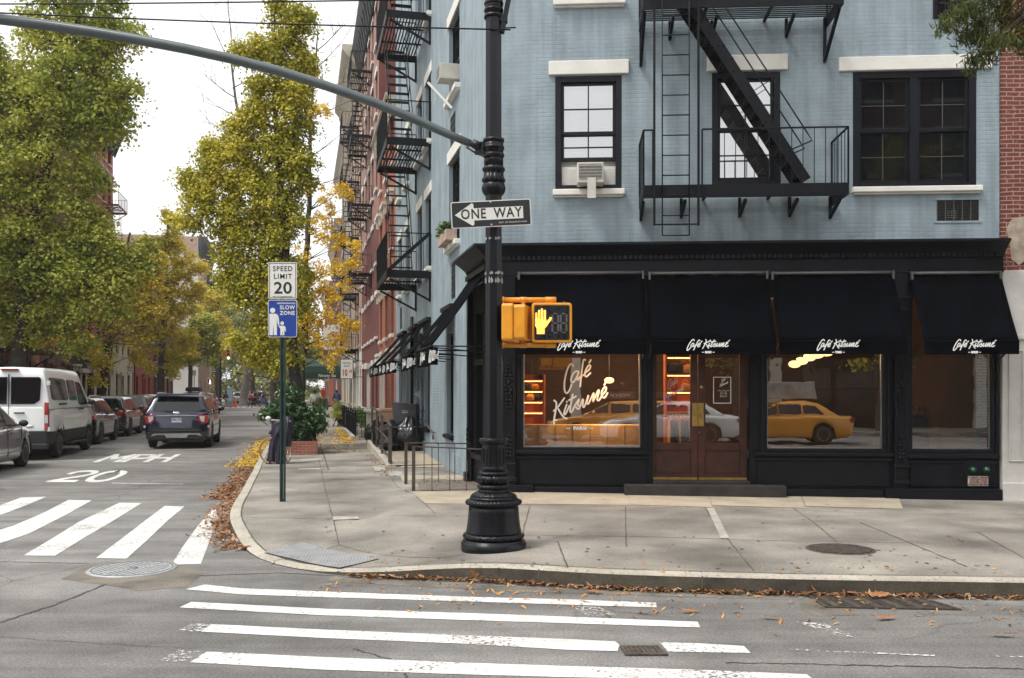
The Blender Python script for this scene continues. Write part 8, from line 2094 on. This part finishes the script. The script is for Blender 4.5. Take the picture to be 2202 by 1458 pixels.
def drape(cx, cy, z0, z1, w0, w1, d, k):
    V = []; n, m = 90, 14
    for j in range(m + 1):
        f = j / m; z = z0 + (z1 - z0) * f
        for i in range(n + 1):
            a = math.pi * 2 * i / n; ww = w0 + (w1 - w0) * f ** .7; top = min(1, (f + .02) * 5) ** .5
            fold = 1 + (.03 + .20 * f) * math.sin(7 * a + 3 * f + k) + (.02 + .10 * f) * math.sin(15 * a - 4 * f)
            V.append((cx - .08 * f + ww * fold * top * math.cos(a), cy + d * fold * top * math.sin(a), z + .03 * math.sin(3 * a + k) * f))
    q.add(V, [(j * (n + 1) + i, j * (n + 1) + i + 1, (j + 1) * (n + 1) + i + 1, (j + 1) * (n + 1) + i) for j in range(m) for i in range(n)], PURP, smooth=True)
drape(.05, .10, 1.02, .03, .10, .17, .16, 0); drape(.27, .10, 1.12, .42, .12, .12, .16, 2); drape(.14, .10, 1.06, .70, .14, .20, .17, 4)
q.build('cover', t)
ACM = mat('old_white_ac', (.58, .56, .50), .55, var=.08, scale=6); ACG = mat('ac_grille', (.22, .215, .20), .5, var=.2, scale=30)
def ac_unit(M, lbl, w_=.44, h_=.34, d_=.34, arm=True):
    t = thing('air_conditioner', lbl, 'air conditioner', M)
    q = MB(); q.box(-w_ / 2, w_ / 2, -d_, .1, 0, h_, ACM); q.build('casing', t, bevel=.012)
    q = MB(); q.box(-w_ / 2 + .03, w_ / 2 - .03, -d_ - .004, -d_ - .0005, .06, h_ - .025, ACG)
    for k in range(13): zz = .07 + (h_ - .11) * k / 13; q.box(-w_ / 2 + .03, w_ / 2 - .03, -d_ - .012, -d_ - .0045, zz, zz + .008, ACM if k % 3 == 0 else ACG)
    q.build('grille', t)
    if arm: q = MB(); q.box(-.05, .09, -d_ - .03, -d_ - .013, -.26, .08, ACM); q.bar((.02, -d_ - .02, -.24), (.02, .0, -.12), .05, .03, ACM); q.build('bracket', t)
x, z = on_plane(FRONT, 1269, 399, .1); ac_unit(FRONT @ Matrix.Translation((x, .02, z)), 'white air conditioner in the left front window above the one way sign')
ac_unit(SIDE @ Matrix.Translation((-3.78, -.02, 8.36)), 'air conditioner sticking out of the upper side window nearest the corner', .42, .32, .36, False)
q = MB(); q.bar((-3.6, -.12, 7.75), (-3.75, -.6, 8.3), .05, .05, WHITE_STONE); tag(q.build('ac_support', None, M=SIDE), 'white angle bracket under the side air conditioner', 'bracket')
WDB = mat('raw_wood_planter', (.48, .36, .28), .7, var=.15, scale=9)
for k, s in enumerate((3.75, 4.38)):
    t = thing('window_box', ('wooden window box with green sprigs, nearer the corner', 'wooden window box with green sprigs, farther from the corner')[k], 'planter', SIDE @ Matrix.Translation((-s, -.03, 5.0)))
    q = MB(); q.box(-.27, .27, -.24, -.0, 0, .22, WDB); q.build('box', t, bevel=.008)
    P = W[t.name] @ Vector((0, -.12, .30)); o, cl = crown('sprigs', t, [(P.x, P.y, P.z, .2, .2, .12, 1)], 26, .04, .08, 420, .05, L_BOX, .1)
CAN = mat('green_canvas', (.02, .065, .045), .75, var=.1, scale=2); Yc = 60
def Xc(px, Y): return PX(px, Y)
t = thing('entrance_canopy', 'dark green entrance canopy reaching across the right pavement', 'canopy', frame(Xc(640, Yc), Yc, .15, math.atan2(-DX, DY)))
Lc = (Xc(757, Yc) - Xc(640, Yc)) / math.cos(math.atan2(-DX, DY))
zv0, zv1, zt_ = 2.62 - .15, 3.0 - .15, 3.48 - .15
q = MB(); q.prism([(0, zv1), (Lc, zv1), (Lc, zt_), (.0, zt_ - .08)], 0.0, .02, CAN); q.add([(0, 0, zv1), (Lc, 0, zv1), (Lc, 1.0, zt_ + .45), (0, 1.0, zt_ + .45)], [(0, 1, 2, 3)], CAN); q.add([(0, 2.0, zv1), (0, 1.0, zt_ + .45), (Lc, 1.0, zt_ + .45), (Lc, 2.0, zv1)], [(0, 1, 2, 3)], CAN); q.build('roof_cloth', t)
q = MB(); q.box(0, Lc, -.02, 0, zv0, zv1, mat('dark_green_valance', (.010, .036, .028), .8)); v_ = q.build('valance', t)
q = MB(); q.text('Ninety Six', Matrix.Translation((Lc * .52, -.03, (zv0 + zv1) / 2)), .30, WHITE, xs=.9); q.build('lettering', v_)
for x in (.05, ):
    for y in (.03, 1.95): q = MB(); q.tube([(x, y, 0), (x, y, zv1)], .03, CAST, 8); q.build('pole', t)
def price_sign():
    Y = 46; x = PX(746, Y); t = thing('price_sign', 'white hanging sign reading Half Hour Special 10 14 in red', 'sign', frame(x, Y, PZ(815, Y)))
    w_, h_ = 28 * Y / FPX, 43 * Y / FPX; q = MB(); q.box(-w_ / 2, w_ / 2, -.04, .04, 0, h_, SBLK); q.box(-w_ / 2 + .03, w_ / 2 - .03, -.05, -.041, .03, h_ - .03, SWHT); q.build('panel', t)
    RD = mat('sign_red', (.42, .015, .015), .5); q = MB(); q.text('10', Matrix.Translation((-.10, -.053, h_ * .30)), .44, RD, xs=.62, bold=.012); q.text('14', Matrix.Translation((.17, -.053, h_ * .38)), .26, RD, xs=.6, bold=.008)
    q.text('Half Hour', Matrix.Translation((0, -.053, h_ * .80)), .13, SBLK, xs=.8); q.text('Special', Matrix.Translation((0, -.053, h_ * .66)), .13, SBLK, xs=.8); q.build('lettering', t)
    q = MB(); q.bar((w_ / 2, 0, h_ * .9), (w_ / 2 + .55, .2, h_ * .9), .03, .03, IRON); q.bar((w_ / 2, 0, h_ * .1), (w_ / 2 + .55, .2, h_ * .1), .03, .03, IRON); q.build('bracket', t)
price_sign()
Y = 54; t = thing('projecting_sign', 'white projecting sign with a red circled arrow, half hidden by yellow leaves', 'sign', frame(PX(713, Y), Y, PZ(752, Y)))
q = MB(); q.box(-.48, .48, -.04, .04, 0, 54 * Y / FPX, SWHT); q.build('panel', t); RD2 = mat('arrow_red', (.45, .01, .015), .5)
q = MB(); q.strokes([[(.12 + .26 * math.cos(a), .75 + .26 * math.sin(a)) for a in [R(60 + k * 22) for k in range(13)]], [(.02, .84), (.22, .68), (.24, .86)]], .06, RD2, Matrix.Translation((0, -.045, 0))); q.build('emblem', t)
q = MB(); q.bar((.48, 0, 1.2), (1.3, .3, 1.2), .04, .04, IRON); q.build('bracket', t)
def small_sign(px0, px1, py0, py1, Y, base_py, lbl, red=True, post_px=None, word='NO PARKING'):
    x = PX((px0 + px1) / 2, Y); k = Y / FPX; w_, h_ = (px1 - px0) * k, (py1 - py0) * k; zb_ = PZ(py1, Y) - .15
    t = thing('parking_sign', lbl, 'road sign', frame(x, Y, .15)); pxx = (PX(post_px, Y) - x) if post_px else 0
    q = MB(); q.bar((pxx, .03, 0), (pxx, .03, zb_ + h_), .06, .03, GREENP, up=(0, 1, 0)); q.build('post', t)
    q = MB(); q.prism([(a, b + zb_ + h_ / 2) for a, b in rrect(w_, h_, .03)], -.01, 0, SWHT); pn = q.build('panel', t)
    q = MB(); RD = bpy.data.materials.get('sign_red'); q.strokes([[(-w_ * .18 + w_ * .17 * math.cos(a), zb_ + h_ * .62 + w_ * .17 * math.sin(a)) for a in [k2 * math.pi / 6 for k2 in range(13)]], [(-w_ * .30, zb_ + h_ * .72), (-w_ * .06, zb_ + h_ * .52)]], w_ * .06, RD, Matrix.Translation((0, -.013, 0)))
    q.text('P', Matrix.Translation((-w_ * .18, -.0125, zb_ + h_ * .62)), w_ * .3, SBLK)
    for r_ in range(3): q.box(w_ * .08, w_ * .42, -.013, -.0105, zb_ + h_ * (.72 - r_ * .12), zb_ + h_ * (.76 - r_ * .12), RD)
    q.box(-w_ * .3, w_ * .3, -.013, -.0105, zb_ + h_ * .18, zb_ + h_ * .25, RD); q.build('lettering', pn); return t
small_sign(622, 640, 732, 752, 38, 900, 'parking sign just right of the speed sign post among yellow leaves'); small_sign(272, 287, 784, 800, 52, 870, 'no parking sign in front of the pale house with the arched door', post_px=289)
small_sign(-2, 14, 727, 748, 36, 900, 'parking sign at the extreme left edge'); small_sign(413, 422, 796, 808, 92, 860, 'small parking sign near the crossing, right of the red house'); small_sign(478, 486, 813, 821, 99, 860, 'small red lettered sign beside the map kiosk', post_px=487)
Y = 98; k = Y / FPX
t = thing('signal_mast', 'far dark signal mast with two yellow traffic lights at the crossing', 'traffic light', frame(PX(474, Y), Y, .15))
q = MB(); q.tube([(0, 0, 0), (0, 0, 7.0)], .12, CAST, 8); q.tube([(0, 0, 6.3), (1.2, 0, 7.2)], .05, CAST, 6); q.build('pole', t)
def sig(x, z, ang, lit, lbl):
    M = W[t.name] @ Matrix.Translation((x, 0, z)) @ Matrix.Rotation(ang, 4, 'Z'); q = MB(); q.box(-.2, .2, -.13, .2, 0, 1.12, YEL); o = q.build('traffic_light', t, M=M, bevel=.02, label=lbl)
    for i in range(3):
        q = MB(); q.lathe([(.13, 0), (.13, .01)], (emit('green_light', (.35, 1.0, .75), 3.0) if (i == 0 and lit) else SBLK), 14, M=Matrix.Translation((0, -.135, .2 + .36 * i)) @ Matrix.Rotation(R(90), 4, 'X')); q.build('lens', o)
        q = MB(); q.tube([(-.15, -.25, .2 + .36 * i), (-.15, -.14, .2 + .36 * i)], .01, YEL, 4); q.box(-.15, .15, -.32, -.131, .34 + .36 * i, .352 + .36 * i, YEL); q.build('visor', o)
sig(PX(481, Y) - PX(474, Y), PZ(775, Y) - .15, R(-80), False, 'traffic light turned to the side'); sig(PX(492, Y) - PX(474, Y), PZ(774, Y) - .15, 0, True, 'traffic light showing green')
q = MB(); q.box(-1.0, .0, -.02, .0, PZ(803, Y) - .15, PZ(794, Y) - .15, SWHT); q.box(-.97, -.03, -.03, -.021, PZ(802.4, Y) - .15, PZ(794.6, Y) - .15, SBLK); ow2 = q.build('one_way_sign', t)
zc2 = PZ(798.5, Y) - .15; q = MB(); q.prism([(-.9, zc2 - .06), (-.32, zc2 - .06), (-.32, zc2 - .14), (-.08, zc2), (-.32, zc2 + .14), (-.32, zc2 + .06), (-.9, zc2 + .06)], -.036, -.031, SWHT); q.build('arrow', ow2); q = MB(); q.text('ONE WAY', Matrix.Translation((-.55, -.038, zc2)), .12, SBLK); q.build('lettering', ow2)
q = MB(); q.box(-1.35, -.75, -.1, .1, PZ(828, Y) - .15, PZ(813, Y) - .15, YEL); ps2 = q.build('pedestrian_signal', t, bevel=.03); q = MB(); q.box(-1.28, -.82, -.11, -.1005, PZ(826.5, Y) - .15, PZ(814.5, Y) - .15, SBLK); q.build('lens', ps2)
zp = PZ(821, Y) - .15; q = MB(); WLK = emit('walk_light', (.9, .95, 1.0), 2.0); q.prism([(-1.1, zp + .1), (-1.0, zp + .1), (-.97, zp), (-.95, zp - .25), (-1.02, zp - .25), (-1.05, zp - .08), (-1.12, zp - .25), (-1.18, zp - .22), (-1.1, zp)], -.118, -.112, WLK); q.ball((-1.05, -.115, zp + .17), (.05, .004, .05), WLK, 10, 6); q.build('walking_figure', ps2)
ob_ = thing('signal_box_back', 'orange back of a pedestrian signal seen under the green canopy', 'traffic light', frame(PX(653, 97), 97, .15)); q = MB(); q.tube([(-.9, 0, 0), (-.9, 0, 3.6)], .09, CAST, 8); q.build('pole', ob_); q = MB(); q.box(-.75, .0, -.1, .1, PZ(825, 97) - .15, PZ(815, 97) - .15, YEL); q.build('housing', ob_, bevel=.02)
Y = 101
t = thing('map_kiosk', 'grey pavement map kiosk with a pale blue screen by the crossing', 'kiosk', frame(PX(494, Y), Y, .0)); q = MB(); q.box(-.38, .38, -.12, .12, 0, 2.15, STEEL); q.build('cabinet', t, bevel=.03); q = MB(); q.box(-.30, .30, -.13, -.121, .7, 2.0, mat('kiosk_map', (.30, .45, .50), .3, var=.3, scale=8)); q.build('screen', t)
t = thing('kiosk_lamp', 'thin pale post with a sloping arm beside the map kiosk', 'lamp post', frame(PX(486, Y), Y + .3, 0)); q = MB(); q.tube([(0, 0, 0), (0, 0, 3.3), (-.1, 0, 3.7)], .05, STEEL, 8); q.build('post', t); q = MB(); q.bar((-.25, 0, 3.75), (.55, 0, 3.4), .1, .06, STEEL); q.build('lamp_head', t)
ORC = mat('orange_cone', (.85, .12, .02), .5); Y = 99.5
t = thing('traffic_cone', 'orange traffic cone standing by the crosswalk', 'traffic cone', frame(PX(506, Y), Y, 0)); q = MB(); q.box(-.24, .24, -.24, .24, .0, .04, ORC); q.build('base', t); q = MB(); q.lathe([(.19, .04), (.03, .9), (.02, .92)], ORC, 16); q.build('cone', t)
q = MB()
for k in range(14):
    a = W3(86.3, -4.6 - k * .56, .005); b = W3(86.3, -4.9 - k * .56, .005); c = W3(88.6, -4.9 - k * .56, .005); d = W3(88.6, -4.6 - k * .56, .005); q.add([a, b, c, d], [(3, 2, 1, 0)], PAINT)
q.build('far_crosswalk', kind='structure')
Y = 76; REDM = mat('enamel_red', (.45, .02, .015), .4)
t = thing('alarm_post', 'red fire alarm post on the right pavement beyond the canopy', 'alarm post', frame(PX(695, Y), Y, .15)); q = MB(); q.lathe([(.16, 0), (.12, .2), (.07, .3), (.07, 1.1), (.12, 1.15)], REDM, 12); q.build('pedestal', t); q = MB(); q.box(-.15, .15, -.11, .11, 1.15, 1.65, REDM); q.lathe([(.17, 1.65), (.05, 1.85), (.02, 1.95)], REDM, 12); q.build('call_box', t, bevel=.02)
Y = 80; t = thing('sandwich_board', 'black sandwich board with white letters on the right pavement', 'sign', frame(PX(698, Y), Y, .15)); q = MB(); q.bar((0, -.25, 0), (0, 0, .95), .5, .03, SBLK, up=(0, 1, 0)); q.bar((0, .25, 0), (0, 0, .95), .5, .03, SBLK, up=(0, 1, 0)); q.build('board', t); q = MB(); q.text('APC', Matrix.Translation((0, -.17, .6)) @ Matrix.Rotation(R(-14), 4, 'X'), .2, WHITE, bold=.006); q.build('lettering', t)
SKIN = mat('skin', (.42, .24, .16), .55, var=.05)
def cloth(n, c): return mat(n, c, .85, var=.12, scale=6)
def skin_mesh(name, nodes, edges, m, sub=1):
    """one continuous surface grown round a skeleton: nodes {name: (x,y,z,rx,ry)}"""
    keys = list(nodes); me = bpy.data.meshes.new(name)
    me.from_pydata([nodes[k][:3] for k in keys], [(keys.index(a), keys.index(b)) for a, b in edges], [])
    o = bpy.data.objects.new('tmp_' + name, me); COL.objects.link(o)
    md = o.modifiers.new('skin', 'SKIN'); md.use_smooth_shade = True
    for i, k in enumerate(keys):
        sv = me.skin_vertices[0].data[i]; sv.radius = (nodes[k][3], nodes[k][4] if len(nodes[k]) > 4 else nodes[k][3]); sv.use_root = i == 0
    ss = o.modifiers.new('sub', 'SUBSURF'); ss.levels = sub; ss.render_levels = sub
    bpy.context.view_layer.update()
    r = bpy.data.meshes.new_from_object(o.evaluated_get(bpy.context.evaluated_depsgraph_get()))
    r.name = name; r.materials.clear(); r.materials.append(m)
    for p in r.polygons: p.material_index = 0; p.use_smooth = True
    bpy.data.objects.remove(o); bpy.data.meshes.remove(me); return r
def person(lbl, px, Y, face, top, legs, hair, stride=.55, z=.0, pack=None, arm=.4, h=1.72, wide=1.0, shoes=None, bend=0):
    """walking figure; face = heading angle (0 looks away from the camera), stride 0 = standing"""
    t = thing('person', lbl, 'person', frame(PX(px, Y), Y, z, face)); k = h / 1.74; st = stride
    N = {'pelvis': (0, 0, .96 * k, .15 * wide, .11), 'waist': (0, .01, 1.10 * k, .135 * wide, .10), 'chest': (0, .03 + bend * .5, 1.30 * k, .17 * wide, .12), 'neckb': (0, .04 + bend, 1.45 * k, .08, .07), 'neck': (0, .055 + bend, 1.52 * k, .05, .05), 'head': (0, .08 + bend, 1.60 * k, .075, .085), 'crown': (0, .075 + bend, 1.70 * k, .06, .07),
         'nose': (0, .165 + bend, 1.595 * k, .012, .014)}
    E = [('pelvis', 'waist'), ('waist', 'chest'), ('chest', 'neckb'), ('neckb', 'neck'), ('neck', 'head'), ('head', 'crown'), ('head', 'nose')]
    for s, sg in (('l', -1), ('r', 1)):
        f = st * sg
        N['hip' + s] = (sg * .09, 0, .90 * k, .095, .095); N['knee' + s] = (sg * .10, .20 * f + (.05 if f < 0 else .06) * (st > 0), .50 * k, .062, .062); N['ank' + s] = (sg * .10, .52 * f * .95 - (.08 if f < 0 else -.02) * (st > 0), .10 * k + (.05 if f < 0 else 0), .042, .042); N['toe' + s] = (sg * .11, .52 * f * .95 + .13, .05 + (.0 if f > 0 else .01), .035, .03)
        E += [('pelvis', 'hip' + s), ('hip' + s, 'knee' + s), ('knee' + s, 'ank' + s), ('ank' + s, 'toe' + s)]
        N['sh' + s] = (sg * .19 * wide, .03 + bend * .8, 1.40 * k, .058, .058); N['el' + s] = (sg * .25 * wide, -.02 - .22 * f * arm, 1.13 * k, .042, .042); N['wr' + s] = (sg * .25 * wide, .10 - .38 * f * arm, .90 * k, .028, .028); N['palm' + s] = (sg * .25 * wide, .13 - .42 * f * arm, .83 * k, .030, .018)
        E += [('chest', 'sh' + s), ('sh' + s, 'el' + s), ('el' + s, 'wr' + s), ('wr' + s, 'palm' + s)]
        for q in range(4):
            p = N['palm' + s]; ln = (.065, .075, .07, .055)[q]; N[f'f{q}{s}'] = (p[0] + .0, p[1] + .022 - .014 * q, p[2] - ln, .008, .008); E.append(('palm' + s, f'f{q}{s}'))
        p = N['palm' + s]; N['th' + s] = (p[0] - sg * .015, p[1] + .045, p[2] - .02, .009, .009); E.append(('palm' + s, 'th' + s))
    b = bpy.data.objects.new('body', skin_mesh('body', N, E, SKIN)); place(b, t, W[t.name])
    g = lambda keys, ex, ey: {q: (*N[q][:3], N[q][3] + ex, (N[q][4] if len(N[q]) > 4 else N[q][3]) + ey) for q in keys}
    up = g(['pelvis', 'waist', 'chest', 'neckb', 'shl', 'shr', 'ell', 'elr', 'wrl', 'wrr'], .028, .03)
    j = bpy.data.objects.new('jacket', skin_mesh('jacket', up, [e for e in E if e[0] in up and e[1] in up], top)); place(j, t, W[t.name])
    lo = g(['pelvis', 'hipl', 'hipr', 'kneel', 'kneer', 'ankl', 'ankr'], .016, .016)
    j = bpy.data.objects.new('trousers', skin_mesh('trousers', lo, [e for e in E if e[0] in lo and e[1] in lo], legs)); place(j, t, W[t.name])
    q = MB(); q.ball((0, .05 + bend, 1.655 * k), (.092, .105, .10), hair, 14, 10); q.ball((0, .0 + bend, 1.58 * k), (.075, .06, .09), hair, 10, 8); q.build('hair', t)
    for sg, s in ((-1, 'l'), (1, 'r')):
        a = N['ank' + s]; q = MB(); q.ball((a[0], a[1] + .07, a[2] - .045), (.048, .13, .045), shoes or TRIMB, 10, 6); q.build('shoe', t)
        q = MB(); q.ball((sg * .032, .155 + bend, 1.625 * k), .011, SBLK, 6, 4); q.build('eye', t)
    if pack: q = MB(); q.ball((0, -.17 + bend, 1.22 * k), (.17, .11, .25), pack, 14, 10); q.build('backpack', t)
    return t
BLKC = cloth('black_clothes', (.014, .015, .018)); JEAN = cloth('blue_jeans', (.07, .11, .20)); GREYC = cloth('grey_clothes', (.22, .22, .23)); WHC = cloth('white_puffer', (.72, .70, .66)); REDC = cloth('red_pack_cloth', (.55, .02, .02)); NVYC = cloth('navy_clothes', (.02, .03, .07)); GPK = cloth('grey_pack_cloth', (.28, .29, .30)); BPK = cloth('blue_pack_cloth', (.03, .07, .25))
HB = cloth('brown_hair', (.06, .03, .015)); HR = cloth('ginger_hair', (.40, .14, .03)); HK = cloth('black_hair', (.012, .010, .010)); HG = cloth('blond_hair', (.45, .30, .12))
person('person in a grey top and black leggings with a red backpack, leftmost on the crosswalk', 538, 101.5, R(75), GREYC, BLKC, HG, .45, pack=REDC)
person('ginger haired person in black clothes walking on the crosswalk', 553, 102.5, R(-80), BLKC, BLKC, HR, .4)
person('person in dark jacket and blue jeans striding right with a grey backpack', 566, 100.5, R(-85), BLKC, JEAN, HB, .75, pack=GPK, bend=.06)
person('person in navy clothes on the crosswalk just left of the speed sign post', 596, 101, R(90), NVYC, BLKC, HB, .35)
person('person in a black jacket and grey trousers walking past the map kiosk', 486, 99.0, R(60), BLKC, GREYC, HK, .55, bend=.04)
person('person in a white puffer jacket walking away on the right pavement', 677, 61, R(8), WHC, BLKC, HK, .3, z=.16, wide=1.15)
pg = person('person in dark clothes with a blue backpack walking a dog under the canopy', 724, 72, R(30), NVYC, JEAN, HK, .3, z=.16, pack=BPK)
Y = 73; dx_ = PX(709, Y); t = thing('dog', 'grey brown shepherd dog on a lead walking on the right pavement', 'dog', frame(dx_, Y, .16, R(100)))
DOGM = mat('dog_coat', (.14, .10, .075), .8, var=.5, scale=5)
N = {'hips': (0, -.32, .52, .10, .12), 'belly': (0, -.08, .50, .10, .11), 'chest': (0, .20, .48, .12, .15), 'neck': (0, .36, .62, .07, .09), 'head': (0, .48, .74, .065, .07), 'muz': (0, .62, .70, .032, .035), 'tail1': (0, -.46, .50, .03, .03), 'tail2': (0, -.62, .34, .03, .03), 'tail3': (0, -.70, .22, .012, .012)}
E = [('hips', 'belly'), ('belly', 'chest'), ('chest', 'neck'), ('neck', 'head'), ('head', 'muz'), ('hips', 'tail1'), ('tail1', 'tail2'), ('tail2', 'tail3')]
for s, sg in (('l', -1), ('r', 1)):
    N['st' + s] = (sg * .08, -.28 + .04 * sg, .36, .055, .07); N['hk' + s] = (sg * .09, -.42 + .08 * sg, .20, .025, .025); N['hp' + s] = (sg * .09, -.36 + .10 * sg, .03, .025, .03)
    N['eb' + s] = (sg * .08, .20 - .05 * sg, .30, .04, .045); N['wr' + s] = (sg * .085, .22 - .08 * sg, .15, .024, .024); N['fp' + s] = (sg * .085, .25 - .10 * sg, .03, .025, .03)
    N['ear' + s] = (sg * .05, .45, .84, .015, .015)
    E += [('hips', 'st' + s), ('st' + s, 'hk' + s), ('hk' + s, 'hp' + s), ('chest', 'eb' + s), ('eb' + s, 'wr' + s), ('wr' + s, 'fp' + s), ('head', 'ear' + s)]
b = bpy.data.objects.new('body', skin_mesh('body', N, E, DOGM)); place(b, t, W[t.name])
P1 = Vector((PX(722, 72), 72, 1.0)); P2_ = Vector((dx_, Y, .75)); q = MB(); q.tube([P1, P1.lerp(P2_, .5) - Vector((0, 0, .12)), P2_], .012, REDC, 5); tag(q.build('dog_lead'), 'thin red lead between the walker and the dog', 'lead')
HZ, nt, b, out = _new('haze_air'); nt.nodes.remove(b)
pv = nt.nodes.new('ShaderNodeVolumePrincipled'); pv.inputs['Color'].default_value = (.93, .93, .90, 1); pv.inputs['Density'].default_value = .00055; pv.inputs['Anisotropy'].default_value = .2
nt.links.new(pv.outputs[0], out.inputs['Volume'])
mb = MB(); mb.box(-420, 420, -220, 620, -1, 32, HZ); tag(mb.build('haze'), 'pale haze filling the street', None, None, 'stuff')
